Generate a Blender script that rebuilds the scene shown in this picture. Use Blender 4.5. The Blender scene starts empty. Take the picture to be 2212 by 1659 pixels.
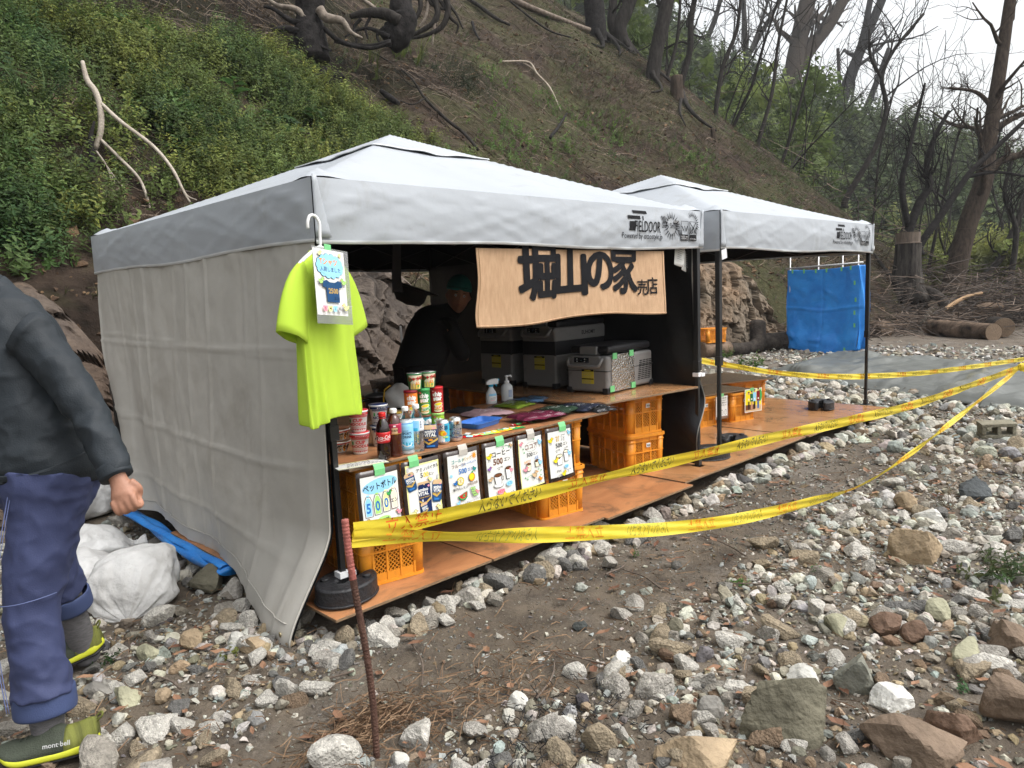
import bpy, bmesh, math, random
import numpy as np
from mathutils import Vector, Matrix, Quaternion
random.seed(7); rng = np.random.default_rng(11)
SC = bpy.context.scene; COL = SC.collection
# ---------------------------------------------------------------- camera
W, H, F = 2212., 1659., 1588.
CP = np.array([-1.658, -2.827, 1.324]); YAW, PIT, ROL = np.radians([45.527, 7.103, -2.32])
_f = np.array([np.cos(YAW)*np.cos(PIT), np.sin(YAW)*np.cos(PIT), -np.sin(PIT)])
_r = np.array([np.sin(YAW), -np.cos(YAW), 0.]); _u = np.cross(_r, _f)
_R = np.cos(ROL)*_r+np.sin(ROL)*_u; _U = -np.sin(ROL)*_r+np.cos(ROL)*_u
cam = bpy.data.cameras.new('camera'); co_ = bpy.data.objects.new('camera', cam); COL.objects.link(co_)
cam.sensor_width = 36; cam.lens = 36*F/W; cam.clip_start = .05; cam.clip_end = 2000
mw = Matrix.Identity(4)
for i in range(3):
    mw[i][0] = _R[i]; mw[i][1] = _U[i]; mw[i][2] = -_f[i]; mw[i][3] = CP[i]
co_.matrix_world = mw; SC.camera = co_
# ---------------------------------------------------------------- sky, sun, exposure (overcast)
SUN_EL, SUN_AZ = math.radians(58), math.radians(-62)      # azimuth from +X towards +Y
wd = bpy.data.worlds.new('World'); SC.world = wd; wd.use_nodes = True
nt = wd.node_tree; nt.nodes.clear()
sky = nt.nodes.new('ShaderNodeTexSky'); sky.sky_type = 'NISHITA'; sky.sun_disc = False
sky.sun_elevation = SUN_EL; sky.sun_rotation = math.pi/2-SUN_AZ
sky.air_density = 1.6; sky.dust_density = 5; sky.ozone_density = 1.0
hs = nt.nodes.new('ShaderNodeHueSaturation'); hs.inputs['Saturation'].default_value = .16
bg = nt.nodes.new('ShaderNodeBackground'); bg.inputs['Strength'].default_value = .15
wo = nt.nodes.new('ShaderNodeOutputWorld')
nt.links.new(sky.outputs[0], hs.inputs['Color']); nt.links.new(hs.outputs[0], bg.inputs['Color']); nt.links.new(bg.outputs[0], wo.inputs['Surface'])
sl = bpy.data.lights.new('sun', 'SUN'); sl.energy = .8; sl.angle = math.radians(35); sl.color = (1, .97, .93)
so = bpy.data.objects.new('sun', sl); COL.objects.link(so)
sdir = Vector((math.cos(SUN_EL)*math.cos(SUN_AZ), math.cos(SUN_EL)*math.sin(SUN_AZ), math.sin(SUN_EL)))
so.rotation_euler = sdir.to_track_quat('Z', 'Y').to_euler(); so.location = (0, 0, 30)
SC.view_settings.view_transform = 'Standard'; SC.view_settings.look = 'None'
SC.view_settings.exposure = 0.95; SC.view_settings.gamma = 1; SC.view_settings.use_curve_mapping = False
SC.render.engine = 'CYCLES'; SC.cycles.use_denoising = True
SC.cycles.max_bounces = 6; SC.cycles.transparent_max_bounces = 12
# ---------------------------------------------------------------- helpers: rays from the camera station to real surfaces
def ray(x, y): return _f+(x-W/2)/F*_R-(y-H/2)/F*_U
def hz(x, y, z): d = ray(x, y); return CP+d*(z-CP[2])/d[2]
def hy(x, y, Y): d = ray(x, y); return CP+d*(Y-CP[1])/d[1]
def hx(x, y, X): d = ray(x, y); return CP+d*(X-CP[0])/d[0]
def hd(x, y, D): return CP+ray(x, y)*D
def project(P):
    d = np.asarray(P, float)-CP; w = d@_f
    return W/2+F*(d@_R)/w, H/2-F*(d@_U)/w, w
# ---------------------------------------------------------------- helpers: materials
MATS = {}
def mat(name, col=(.5, .5, .5), rough=.6, var=.18, scale=6., bump=.0, bscale=40., metal=0., spec=.4, trans=0., alpha=1., coat=0., attr=None, col2=None, detail=6., sss=0., stretch=None, dirt=None):
    if name in MATS: return MATS[name]
    m = bpy.data.materials.new(name); m.use_nodes = True; MATS[name] = m
    n = m.node_tree.nodes; l = m.node_tree.links; p = n['Principled BSDF']
    tc = n.new('ShaderNodeTexCoord'); src = tc.outputs['Object']
    if stretch:
        mp = n.new('ShaderNodeMapping'); mp.inputs['Scale'].default_value = stretch; l.new(src, mp.inputs['Vector']); src = mp.outputs[0]
    nz = n.new('ShaderNodeTexNoise'); nz.inputs['Scale'].default_value = scale; nz.inputs['Detail'].default_value = detail; nz.inputs['Roughness'].default_value = .62
    l.new(src, nz.inputs['Vector'])
    mx = n.new('ShaderNodeMix'); mx.data_type = 'RGBA'
    a = tuple(col)+(1,)
    if col2 is None:
        mx.inputs['A'].default_value = tuple(c*(1-var) for c in col)+(1,); mx.inputs['B'].default_value = tuple(min(1, c*(1+var)) for c in col)+(1,)
    else:
        mx.inputs['A'].default_value = a; mx.inputs['B'].default_value = tuple(col2)+(1,)
    cr = n.new('ShaderNodeMapRange'); cr.inputs['From Min'].default_value = .32; cr.inputs['From Max'].default_value = .68
    l.new(nz.outputs['Fac'], cr.inputs['Value']); l.new(cr.outputs[0], mx.inputs['Factor'])
    out = mx.outputs['Result']
    if dirt:                                                                        # worn-in grime: (colour, scale, amount, coverage)
        dn = n.new('ShaderNodeTexNoise'); dn.inputs['Scale'].default_value = dirt[1]; dn.inputs['Detail'].default_value = 12; dn.inputs['Roughness'].default_value = .75; dn.inputs['Distortion'].default_value = .8; l.new(tc.outputs['Object'], dn.inputs['Vector'])
        dr = n.new('ShaderNodeMapRange'); dr.inputs['From Min'].default_value = .62-dirt[3]*.3; dr.inputs['From Max'].default_value = .72-dirt[3]*.2; dr.inputs['To Max'].default_value = dirt[2]; l.new(dn.outputs['Fac'], dr.inputs['Value'])
        dm = n.new('ShaderNodeMix'); dm.data_type = 'RGBA'; l.new(dr.outputs[0], dm.inputs['Factor']); l.new(out, dm.inputs['A']); dm.inputs['B'].default_value = tuple(dirt[0])+(1,); out = dm.outputs['Result']
    if attr:
        at = n.new('ShaderNodeAttribute'); at.attribute_name = attr
        mu = n.new('ShaderNodeMix'); mu.data_type = 'RGBA'; mu.blend_type = 'MULTIPLY'; mu.inputs['Factor'].default_value = 1
        l.new(out, mu.inputs['A']); l.new(at.outputs['Color'], mu.inputs['B']); out = mu.outputs['Result']
    l.new(out, p.inputs['Base Color'])
    p.inputs['Roughness'].default_value = rough; p.inputs['Metallic'].default_value = metal
    p.inputs['Specular IOR Level'].default_value = spec; p.inputs['Transmission Weight'].default_value = trans
    p.inputs['Alpha'].default_value = alpha; p.inputs['Coat Weight'].default_value = coat
    if bump:
        nb = n.new('ShaderNodeTexNoise'); nb.inputs['Scale'].default_value = bscale; nb.inputs['Detail'].default_value = 5
        l.new(src, nb.inputs['Vector'])
        b = n.new('ShaderNodeBump'); b.inputs['Strength'].default_value = bump; b.inputs['Distance'].default_value = .02
        l.new(nb.outputs['Fac'], b.inputs['Height']); l.new(b.outputs[0], p.inputs['Normal'])
    return m
def crumple(m, scale=3., strength=.3, dist=.03, stretch=(1, 1, 1)):
    """adds crisp crease relief to a cloth material"""
    n = m.node_tree.nodes; l = m.node_tree.links; p = n['Principled BSDF']; tc = n.new('ShaderNodeTexCoord'); mp = n.new('ShaderNodeMapping'); mp.inputs['Scale'].default_value = stretch; l.new(tc.outputs['Object'], mp.inputs['Vector'])
    nz = n.new('ShaderNodeTexNoise'); nz.noise_type = 'RIDGED_MULTIFRACTAL'; nz.inputs['Scale'].default_value = scale; nz.inputs['Detail'].default_value = 4; nz.inputs['Distortion'].default_value = .6; l.new(mp.outputs[0], nz.inputs['Vector'])
    b = n.new('ShaderNodeBump'); b.inputs['Strength'].default_value = strength; b.inputs['Distance'].default_value = dist; l.new(nz.outputs['Fac'], b.inputs['Height'])
    if p.inputs['Normal'].links: l.new(p.inputs['Normal'].links[0].from_socket, b.inputs['Normal'])
    l.new(b.outputs[0], p.inputs['Normal']); return m
def translucent(m, amount=.4):
    n = m.node_tree.nodes; l = m.node_tree.links; p = n['Principled BSDF']; o = n['Material Output']
    t = n.new('ShaderNodeBsdfTranslucent'); mxs = n.new('ShaderNodeMixShader'); mxs.inputs[0].default_value = amount
    s = p.inputs['Base Color'].links[0].from_socket; l.new(s, t.inputs['Color'])
    l.new(p.outputs[0], mxs.inputs[1]); l.new(t.outputs[0], mxs.inputs[2]); l.new(mxs.outputs[0], o.inputs['Surface'])
    return m
def clear_film(name, tint=(.9, .9, .9), gloss=.12, rough=.15):
    if name in MATS: return MATS[name]
    m = bpy.data.materials.new(name); m.use_nodes = True; MATS[name] = m
    n = m.node_tree.nodes; l = m.node_tree.links; n.remove(n['Principled BSDF']); o = n['Material Output']
    t = n.new('ShaderNodeBsdfTransparent'); t.inputs[0].default_value = tuple(tint)+(1,)
    g = n.new('ShaderNodeBsdfGlossy'); g.inputs['Roughness'].default_value = rough
    nz = n.new('ShaderNodeTexNoise'); nz.inputs['Scale'].default_value = 9; tc = n.new('ShaderNodeTexCoord'); l.new(tc.outputs['Object'], nz.inputs['Vector'])
    b = n.new('ShaderNodeBump'); b.inputs['Strength'].default_value = .25; l.new(nz.outputs['Fac'], b.inputs['Height']); l.new(b.outputs[0], g.inputs['Normal'])
    lw = n.new('ShaderNodeLayerWeight'); lw.inputs['Blend'].default_value = .25
    ma = n.new('ShaderNodeMath'); ma.operation = 'MULTIPLY_ADD'; ma.inputs[1].default_value = .6; ma.inputs[2].default_value = gloss; ma.use_clamp = True; l.new(lw.outputs['Fresnel'], ma.inputs[0])
    x = n.new('ShaderNodeMixShader'); l.new(ma.outputs[0], x.inputs[0]); l.new(t.outputs[0], x.inputs[1]); l.new(g.outputs[0], x.inputs[2]); l.new(x.outputs[0], o.inputs['Surface'])
    return m
# ---------------------------------------------------------------- helpers: objects
def tag(o, label=None, cat=None, group=None, kind=None):
    if label: o['label'] = label
    if cat: o['category'] = cat
    if group: o['group'] = group
    if kind: o['kind'] = kind
    return o
def empty(name, loc, label, cat, group=None, rz=0):
    o = bpy.data.objects.new(name, None); COL.objects.link(o); o.location = [float(v) for v in loc]; o.rotation_euler = (0, 0, rz)
    o.empty_display_size = .1
    return tag(o, label, cat, group)
def link(name, me, parent=None):
    o = bpy.data.objects.new(name, me); COL.objects.link(o)
    if parent is not None: o.parent = parent
    return o
def fast_mesh(name, V, Fc, smooth=False, mats=(), tint=None, matidx=None):
    V = np.asarray(V, np.float32); Fc = np.asarray(Fc, np.int32); k = Fc.shape[1]
    me = bpy.data.meshes.new(name); me.vertices.add(len(V)); me.vertices.foreach_set('co', V.ravel())
    me.loops.add(Fc.size); me.loops.foreach_set('vertex_index', Fc.ravel())
    me.polygons.add(len(Fc)); me.polygons.foreach_set('loop_start', np.arange(0, Fc.size, k, dtype=np.int32))
    me.polygons.foreach_set('use_smooth', np.full(len(Fc), smooth))
    for m in mats: me.materials.append(m)
    if matidx is not None: me.polygons.foreach_set('material_index', np.asarray(matidx, np.int32))
    if tint is not None:
        a = me.color_attributes.new('tint', 'FLOAT_COLOR', 'POINT'); t = np.ones((len(V), 4), np.float32); t[:, :3] = tint; a.data.foreach_set('color', t.ravel())
    me.update(calc_edges=True); me.validate()
    return me
class MB:
    """collects shapes, built as one mesh object"""
    def __init__(s): s.v = []; s.f = []; s.mi = []; s.k = 0
    def add(s, V, Fs):
        b = len(s.v); s.v += [tuple(float(c) for c in p) for p in V]; s.f += [tuple(b+i for i in f) for f in Fs]; s.mi += [s.k]*len(Fs); return s
    def box(s, c, d, R=None, bev=0):
        x, y, z = [q/2 for q in d]; P = np.array([(a, b, e) for a in (-x, x) for b in (-y, y) for e in (-z, z)])
        if R is not None: P = P@np.array(R).T
        return s.add(P+np.array(c), [(0, 1, 3, 2), (4, 6, 7, 5), (0, 4, 5, 1), (2, 3, 7, 6), (0, 2, 6, 4), (1, 5, 7, 3)])
    def quad(s, *P): return s.add(P, [tuple(range(len(P)))])
    def tube(s, pts, rad, n=8, cap=True):
        P = np.asarray(pts, float); m = len(P); R = np.broadcast_to(np.asarray(rad, float), (m,)) if np.ndim(rad) < 2 else rad
        T = np.gradient(P, axis=0) if m > 2 else np.repeat((P[1:]-P[:1]), 2, 0)
        T /= np.linalg.norm(T, axis=1)[:, None]+1e-9
        ref = np.array([0, 0, 1.]) if abs(T[0][2]) < .9 else np.array([1., 0, 0])
        V = []; a = np.cross(T[0], ref); a /= np.linalg.norm(a)
        for i in range(m):
            a = a-T[i]*(a@T[i]); a /= np.linalg.norm(a)+1e-9; b = np.cross(T[i], a)
            for j in range(n):
                t = 2*math.pi*j/n; V.append(P[i]+R[i]*(math.cos(t)*a+math.sin(t)*b))
        Fs = [(i*n+j, i*n+(j+1) % n, (i+1)*n+(j+1) % n, (i+1)*n+j) for i in range(m-1) for j in range(n)]
        if cap: Fs += [tuple(range(n))[::-1], tuple((m-1)*n+j for j in range(n))]
        return s.add(V, Fs)
    def lathe(s, prof, n=20, c=(0, 0, 0), sx=1, sy=1, wob=None):
        V = []; m = len(prof)
        for i, (r, z) in enumerate(prof):
            for j in range(n):
                t = 2*math.pi*j/n; k = wob(t, z) if wob else 1
                V.append((c[0]+sx*k*r*math.cos(t), c[1]+sy*k*r*math.sin(t), c[2]+z))
        Fs = [(i*n+j, i*n+(j+1) % n, (i+1)*n+(j+1) % n, (i+1)*n+j) for i in range(m-1) for j in range(n)]
        Fs += [tuple(range(n))[::-1], tuple((m-1)*n+j for j in range(n))]
        return s.add(V, Fs)
    def loft(s, rings, cap=True):
        n = len(rings[0]); V = [p for r in rings for p in r]; m = len(rings)
        Fs = [(i*n+j, i*n+(j+1) % n, (i+1)*n+(j+1) % n, (i+1)*n+j) for i in range(m-1) for j in range(n)]
        if cap: Fs += [tuple(range(n))[::-1], tuple((m-1)*n+j for j in range(n))]
        return s.add(V, Fs)
    def grid(s, fn, nu, nv, flip=False):
        V = [fn(i/nu, j/nv) for j in range(nv+1) for i in range(nu+1)]
        q = lambda j, i: (j*(nu+1)+i, j*(nu+1)+i+1, (j+1)*(nu+1)+i+1, (j+1)*(nu+1)+i)
        Fs = [q(j, i)[::-1] if flip else q(j, i) for j in range(nv) for i in range(nu)]
        return s.add(V, Fs)
    def prism(s, poly, z0, z1):
        n = len(poly); V = [(x, y, z0) for x, y in poly]+[(x, y, z1) for x, y in poly]
        return s.add(V, [(i, (i+1) % n, n+(i+1) % n, n+i) for i in range(n)]+[tuple(range(n))[::-1], tuple(range(n, 2*n))])
    def build(s, name, m, parent=None, smooth=False, bevel=0, bseg=2, at=None, sub=0, solid=0):
        me = bpy.data.meshes.new(name); me.from_pydata(s.v, [], s.f)
        ms = m if isinstance(m, (list, tuple)) else [m]
        for x in ms: me.materials.append(x)
        if s.k: me.polygons.foreach_set('material_index', s.mi)
        if smooth: me.polygons.foreach_set('use_smooth', [True]*len(me.polygons))
        me.validate(); me.update()
        o = link(name, me, parent)
        if at is not None: o.location = at
        if bevel:
            b = o.modifiers.new('bevel', 'BEVEL'); b.width = bevel; b.segments = bseg; b.limit_method = 'ANGLE'; b.angle_limit = math.radians(40)
            me.polygons.foreach_set('use_smooth', [True]*len(me.polygons))
            try: b.harden_normals = True
            except Exception: pass
        if sub:
            d = o.modifiers.new('sub', 'SUBSURF'); d.levels = d.render_levels = sub
        if solid:
            d = o.modifiers.new('thick', 'SOLIDIFY'); d.thickness = solid; d.offset = -1
        return o
def dup(o, loc=None, rz=None, label=None, group=None, parent=None):
    c = o.copy(); COL.objects.link(c)
    if parent is not None: c.parent = parent
    if loc is not None: c.location = [float(v) for v in loc]
    if rz is not None: c.rotation_euler = (0, 0, rz)
    if label: c['label'] = label
    if group: c['group'] = group
    for ch in list(o.children): dup(ch, parent=c)
    return c
def spline(pts, n):
    """smooth curve through control points (Catmull-Rom), n samples"""
    P = np.asarray(pts, float); m = len(P)
    if m < 3: return P[0]+(P[-1]-P[0])*np.linspace(0, 1, n)[:, None]
    Q = np.vstack([2*P[0]-P[1], P, 2*P[-1]-P[-2]]); out = []
    for t in np.linspace(0, m-1-1e-6, n):
        i = int(t); u = t-i; a, b, c, d = Q[i:i+4]
        out.append(.5*(2*b+(c-a)*u+(2*a-5*b+4*c-d)*u*u+(3*b-a-3*c+d)*u**3))
    return np.array(out)
# ---------------------------------------------------------------- helpers: noise
_T = np.random.default_rng(5).random((257, 257)); _T[256] = _T[0]; _T[:, 256] = _T[:, 0]
def vnoise(x, y, s=0):
    x = np.asarray(x, float)+s*17.31; y = np.asarray(y, float)+s*9.77
    i = np.floor(x).astype(int); j = np.floor(y).astype(int); u = x-i; v = y-j; u = u*u*(3-2*u); v = v*v*(3-2*v); i %= 256; j %= 256
    return (_T[i, j]*(1-u)+_T[i+1, j]*u)*(1-v)+(_T[i, j+1]*(1-u)+_T[i+1, j+1]*u)*v
def fbm(x, y, s=0, o=4):
    t = 0; a = .5
    for k in range(o): t = t+a*(vnoise(np.asarray(x)*2**k, np.asarray(y)*2**k, s+k)-.5); a *= .5
    return t
def sstep(a, b, x): t = np.clip((x-a)/(b-a), 0, 1); return t*t*(3-2*t)
# ---------------------------------------------------------------- helpers: lettering and flat print
_TX = {}
def text_vf(body, size=1., bold=0., res=3, align='CENTER'):
    k = (body, bold, res, align)
    if k not in _TX:
        cu = bpy.data.curves.new('t', 'FONT'); cu.body = body; cu.size = 1; cu.offset = bold; cu.resolution_u = res; cu.align_x = align; cu.align_y = 'CENTER'
        o = bpy.data.objects.new('t', cu); COL.objects.link(o); dg = bpy.context.evaluated_depsgraph_get()
        me = bpy.data.meshes.new_from_object(o.evaluated_get(dg), depsgraph=dg)
        V = np.array([v.co[:2] for v in me.vertices]) if len(me.vertices) else np.zeros((0, 2)); Fs = [tuple(p.vertices) for p in me.polygons]
        bpy.data.meshes.remove(me); bpy.data.objects.remove(o); bpy.data.curves.remove(cu); _TX[k] = (V, Fs)
    V, Fs = _TX[k]; return V*size, Fs
class Flat:
    """flat print: coloured 2D shapes laid on a surface through a mapping (u, v, height) -> xyz"""
    def __init__(s): s.items = []; s.lay = 0
    def poly(s, pts, col): s.items.append((np.array(pts, float), [tuple(range(len(pts)))], col, s.lay)); s.lay += 1; return s
    def ell(s, cx, cy, rx, ry, col, n=16, a=0, ring=0):
        t = np.linspace(0, 2*math.pi, n, endpoint=False); c, d = math.cos(a), math.sin(a); x = rx*np.cos(t); y = ry*np.sin(t)
        if ring:
            k = 1-ring/max(rx, ry); X = np.r_[x, x*k]; Y = np.r_[y, y*k]; fs = [(i, (i+1) % n, n+(i+1) % n, n+i) for i in range(n)]
        else: X, Y = x, y; fs = [tuple(range(n))]
        s.items.append((np.c_[cx+c*X-d*Y, cy+d*X+c*Y], fs, col, s.lay)); s.lay += 1; return s
    def rect(s, x0, y0, x1, y1, col): return s.poly([(x0, y0), (x1, y0), (x1, y1), (x0, y1)], col)
    def line(s, pts, w, col, closed=False):
        P = np.array(pts, float)
        if closed: P = np.vstack([P, P[:1]])
        T = np.gradient(P, axis=0); T /= np.linalg.norm(T, axis=1)[:, None]+1e-9; N = np.c_[-T[:, 1], T[:, 0]]*w/2; m = len(P)
        s.items.append((np.vstack([P+N, P-N]), [(i, i+1, m+i+1, m+i) for i in range(m-1)], col, s.lay)); s.lay += 1; return s
    def text(s, body, cx, cy, size, col, bold=.01, rot=0, sx=1., res=2, align='CENTER', shear=0):
        V, Fs = text_vf(body, size, bold, res, align)
        x = V[:, 0]*sx+V[:, 1]*shear; y = V[:, 1]; c, d = math.cos(rot), math.sin(rot)
        s.items.append((np.c_[cx+c*x-d*y, cy+d*x+c*y], Fs, col, s.lay)); s.lay += 1; return s
    def build(s, name, fn, parent, eps=.0004, rough=.6, cut=0):
        cols = []; V = []; Fs = []; mi = []
        for P, fs, col, lay in s.items:
            if cut: P, fs = cut_mesh(P, fs, cut)
            if col not in cols: cols.append(col)
            b = len(V); h = eps*(1+lay); V += [tuple(fn(u, v, h)) for u, v in P]; Fs += [tuple(b+i for i in f) for f in fs]; mi += [cols.index(col)]*len(fs)
        me = bpy.data.meshes.new(name); me.from_pydata(V, [], Fs)
        for c in cols: me.materials.append(ink(c, rough))
        me.polygons.foreach_set('material_index', mi); me.validate(); me.update(); return link(name, me, parent)
def cut_mesh(P, fs, d):
    bm = bmesh.new(); vs = [bm.verts.new((p[0], p[1], 0)) for p in P]
    for f in fs:
        try: bm.faces.new([vs[i] for i in f])
        except ValueError: pass
    bmesh.ops.triangulate(bm, faces=bm.faces[:])
    for _ in range(3):
        es = [e for e in bm.edges if e.calc_length() > d]
        if not es: break
        bmesh.ops.subdivide_edges(bm, edges=es, cuts=1); bmesh.ops.triangulate(bm, faces=bm.faces[:])
    bm.verts.index_update(); r = np.array([v.co[:2] for v in bm.verts]), [tuple(v.index for v in f.verts) for f in bm.faces]; bm.free(); return r
INK = dict(black=(.012, .012, .014), white=(.8, .8, .78), red=(.55, .02, .025), blue=(.03, .17, .5), navy=(.012, .025, .09), lblue=(.3, .62, .85), yellow=(.85, .68, .03),
    pyel=(.85, .82, .35), green=(.05, .35, .1), lgreen=(.4, .7, .2), orange=(.8, .3, .03), brown=(.16, .06, .025), pink=(.8, .3, .38), purple=(.3, .15, .45), grey=(.25, .25, .25),
    lgrey=(.55, .55, .55), gold=(.55, .36, .08), teal=(.03, .3, .3), tan=(.6, .42, .24), dgreen=(.02, .13, .05), cyan=(.05, .4, .6), dblue=(.02, .07, .17), cream=(.8, .74, .55), maroon=(.22, .01, .02), skin=(.55, .3, .2))
def ink(c, rough=.6): return mat('ink_'+c+str(int(rough*100)), INK[c], rough, .06, 30, spec=.12)
def plane_map(o, ex, ey):
    o = np.array(o, float); ex = np.array(ex, float); ey = np.array(ey, float); n = np.cross(ex, ey); n /= np.linalg.norm(n)
    return lambda u, v, h: o+u*ex+v*ey+h*n
def cyl_map(rf, a0=0):
    """wrap u (metres of arc) and v (height) round a vertical lathe; rf(z) is the radius"""
    def fn(u, v, h):
        r = rf(v); t = a0+u/r; r += h; return (r*math.cos(t), r*math.sin(t), v)
    return fn
# ================================================================ THE SETTING
FX = [-40, -8, -2, 6, 12, 15.5, 18.5, 40]; FY = [2.6, 3.2, 3.7, 4.6, 5.2, 5.0, 4.2, 3.8]
def foot(x): return np.interp(x, FX, FY)
def ground_z(x, y):
    x = np.asarray(x, float); y = np.asarray(y, float)
    near = sstep(60, 20, np.hypot(x, y))
    z = -.135+near*(.07*fbm(x*.9, y*.9, 3)+.03*fbm(x*4, y*4, 4))
    z = z+.75*np.exp(-((x-24.5)/3.4)**2-((y+.2)/2.6)**2)                      # brushy mound behind the logs
    z = z+sstep(.15, 0, np.minimum.reduce([x+.3, 6.3-x, y+.25, 3.2-y])*-1)*0
    return z
def hill_z(x, y):
    x = np.asarray(x, float); y = np.asarray(y, float); t = y-foot(x)
    n = fbm(x*.35, y*.35, 8, 5)
    z = -.12+np.where(t < 0, t*1.5, 1.75*np.minimum(t, .8)+.93*np.clip(t-.8, 0, 12)+.45*np.maximum(t-12.8, 0))
    z = z+n*np.clip(t, 0, 3)*.35+.22*fbm(x*1.3, y*1.3, 21, 4)*sstep(.2, 1.2, t)
    xr = 25.7-.35*np.maximum(y-11, 0); q = (x-xr)/.45
    z = z-1.5*.45*np.log1p(np.exp(np.clip(q, -30, 30)))
    # hollow washed out under the burnt tree at the top
    hx_, hy_ = 8.6, 12.4
    z = z-.7*np.exp(-(((x-hx_)/1.6)**2+((y-hy_)/.8)**2))
    return z
def terrain(x, y): return np.maximum(ground_z(x, y), hill_z(x, y))
def hit(px, py, lift=0, dmax=90):
    d = np.arange(1.2, dmax, .01); P = CP+d[:, None]*ray(px, py); g = P[:, 2]-terrain(P[:, 0], P[:, 1]); i = np.argmax(g < 0)
    if g[i] >= 0: i = -1
    p = P[i].copy(); p[2] = terrain(p[0], p[1])+lift; return p, d[i]
def axis(*seg):
    out = []
    for a, b, s in seg: out += list(np.arange(a, b, s))
    return np.array(out+[seg[-1][1]])
def sheet(name, xs, ys, zf, m, smooth=True, tf=None):
    X, Y = np.meshgrid(xs, ys); Z = zf(X, Y); nx = len(xs); ny = len(ys); V = np.c_[X.ravel(), Y.ravel(), Z.ravel()]
    i, j = np.meshgrid(np.arange(nx-1), np.arange(ny-1)); a = (j*nx+i).ravel(); return fast_mesh(name, V, np.c_[a, a+1, a+nx+1, a+nx], smooth, [m], tint=None if tf is None else tf(V[:, 0], V[:, 1]))
def path_mask(x, y):
    """1 on the trodden dark soil in front of the stall"""
    x = np.asarray(x, float); y = np.asarray(y, float)
    c = np.interp(x, [-3, -.5, .5, 1.5, 3, 5, 6.5], [-.9, -.72, -.66, -.66, -.6, -.45, -.45]); w = np.interp(x, [-3, -.6, 0, 1.2, 3, 4.6, 5.6], [.05, .18, .4, .42, .32, .16, .0])
    d = np.abs(y-c)-w+.35*fbm(x*2.2, y*2.2, 31)
    return sstep(.14, -.1, d)
# ground material: dark damp soil, browner and stonier away from the path
def ground_mat():
    m = bpy.data.materials.new('soil'); m.use_nodes = True; n = m.node_tree.nodes; l = m.node_tree.links; p = n['Principled BSDF']; MATS['soil'] = m
    tc = n.new('ShaderNodeTexCoord')
    def noise(s, d=8, r=.65):
        k = n.new('ShaderNodeTexNoise'); k.inputs['Scale'].default_value = s; k.inputs['Detail'].default_value = d; k.inputs['Roughness'].default_value = r; l.new(tc.outputs['Object'], k.inputs['Vector']); return k.outputs['Fac']
    r1 = n.new('ShaderNodeValToRGB'); e = r1.color_ramp.elements; e[0].position = .3; e[0].color = (.044, .032, .022, 1); e[1].position = .72; e[1].color = (.17, .135, .097, 1)
    l.new(noise(5), r1.inputs[0])
    v = n.new('ShaderNodeTexVoronoi'); v.inputs['Scale'].default_value = 70; l.new(tc.outputs['Object'], v.inputs['Vector'])
    r2 = n.new('ShaderNodeValToRGB'); r2.color_ramp.elements[0].color = (.32, .29, .25, 1); r2.color_ramp.elements[1].color = (.05, .04, .03, 1); l.new(v.outputs['Color'], r2.inputs[0])
    mx = n.new('ShaderNodeMix'); mx.data_type = 'RGBA'; cr = n.new('ShaderNodeMapRange'); cr.inputs['From Min'].default_value = .5; cr.inputs['From Max'].default_value = .62; cr.inputs['To Max'].default_value = .45
    l.new(noise(1.6), cr.inputs[0]); l.new(cr.outputs[0], mx.inputs['Factor']); l.new(r1.outputs[0], mx.inputs['A']); l.new(r2.outputs[0], mx.inputs['B'])
    l.new(mx.outputs['Result'], p.inputs['Base Color']); p.inputs['Roughness'].default_value = .85
    b = n.new('ShaderNodeBump'); b.inputs['Strength'].default_value = .9; b.inputs['Distance'].default_value = .02; l.new(noise(60, 6), b.inputs['Height']); l.new(b.outputs[0], p.inputs['Normal'])
    return m
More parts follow.
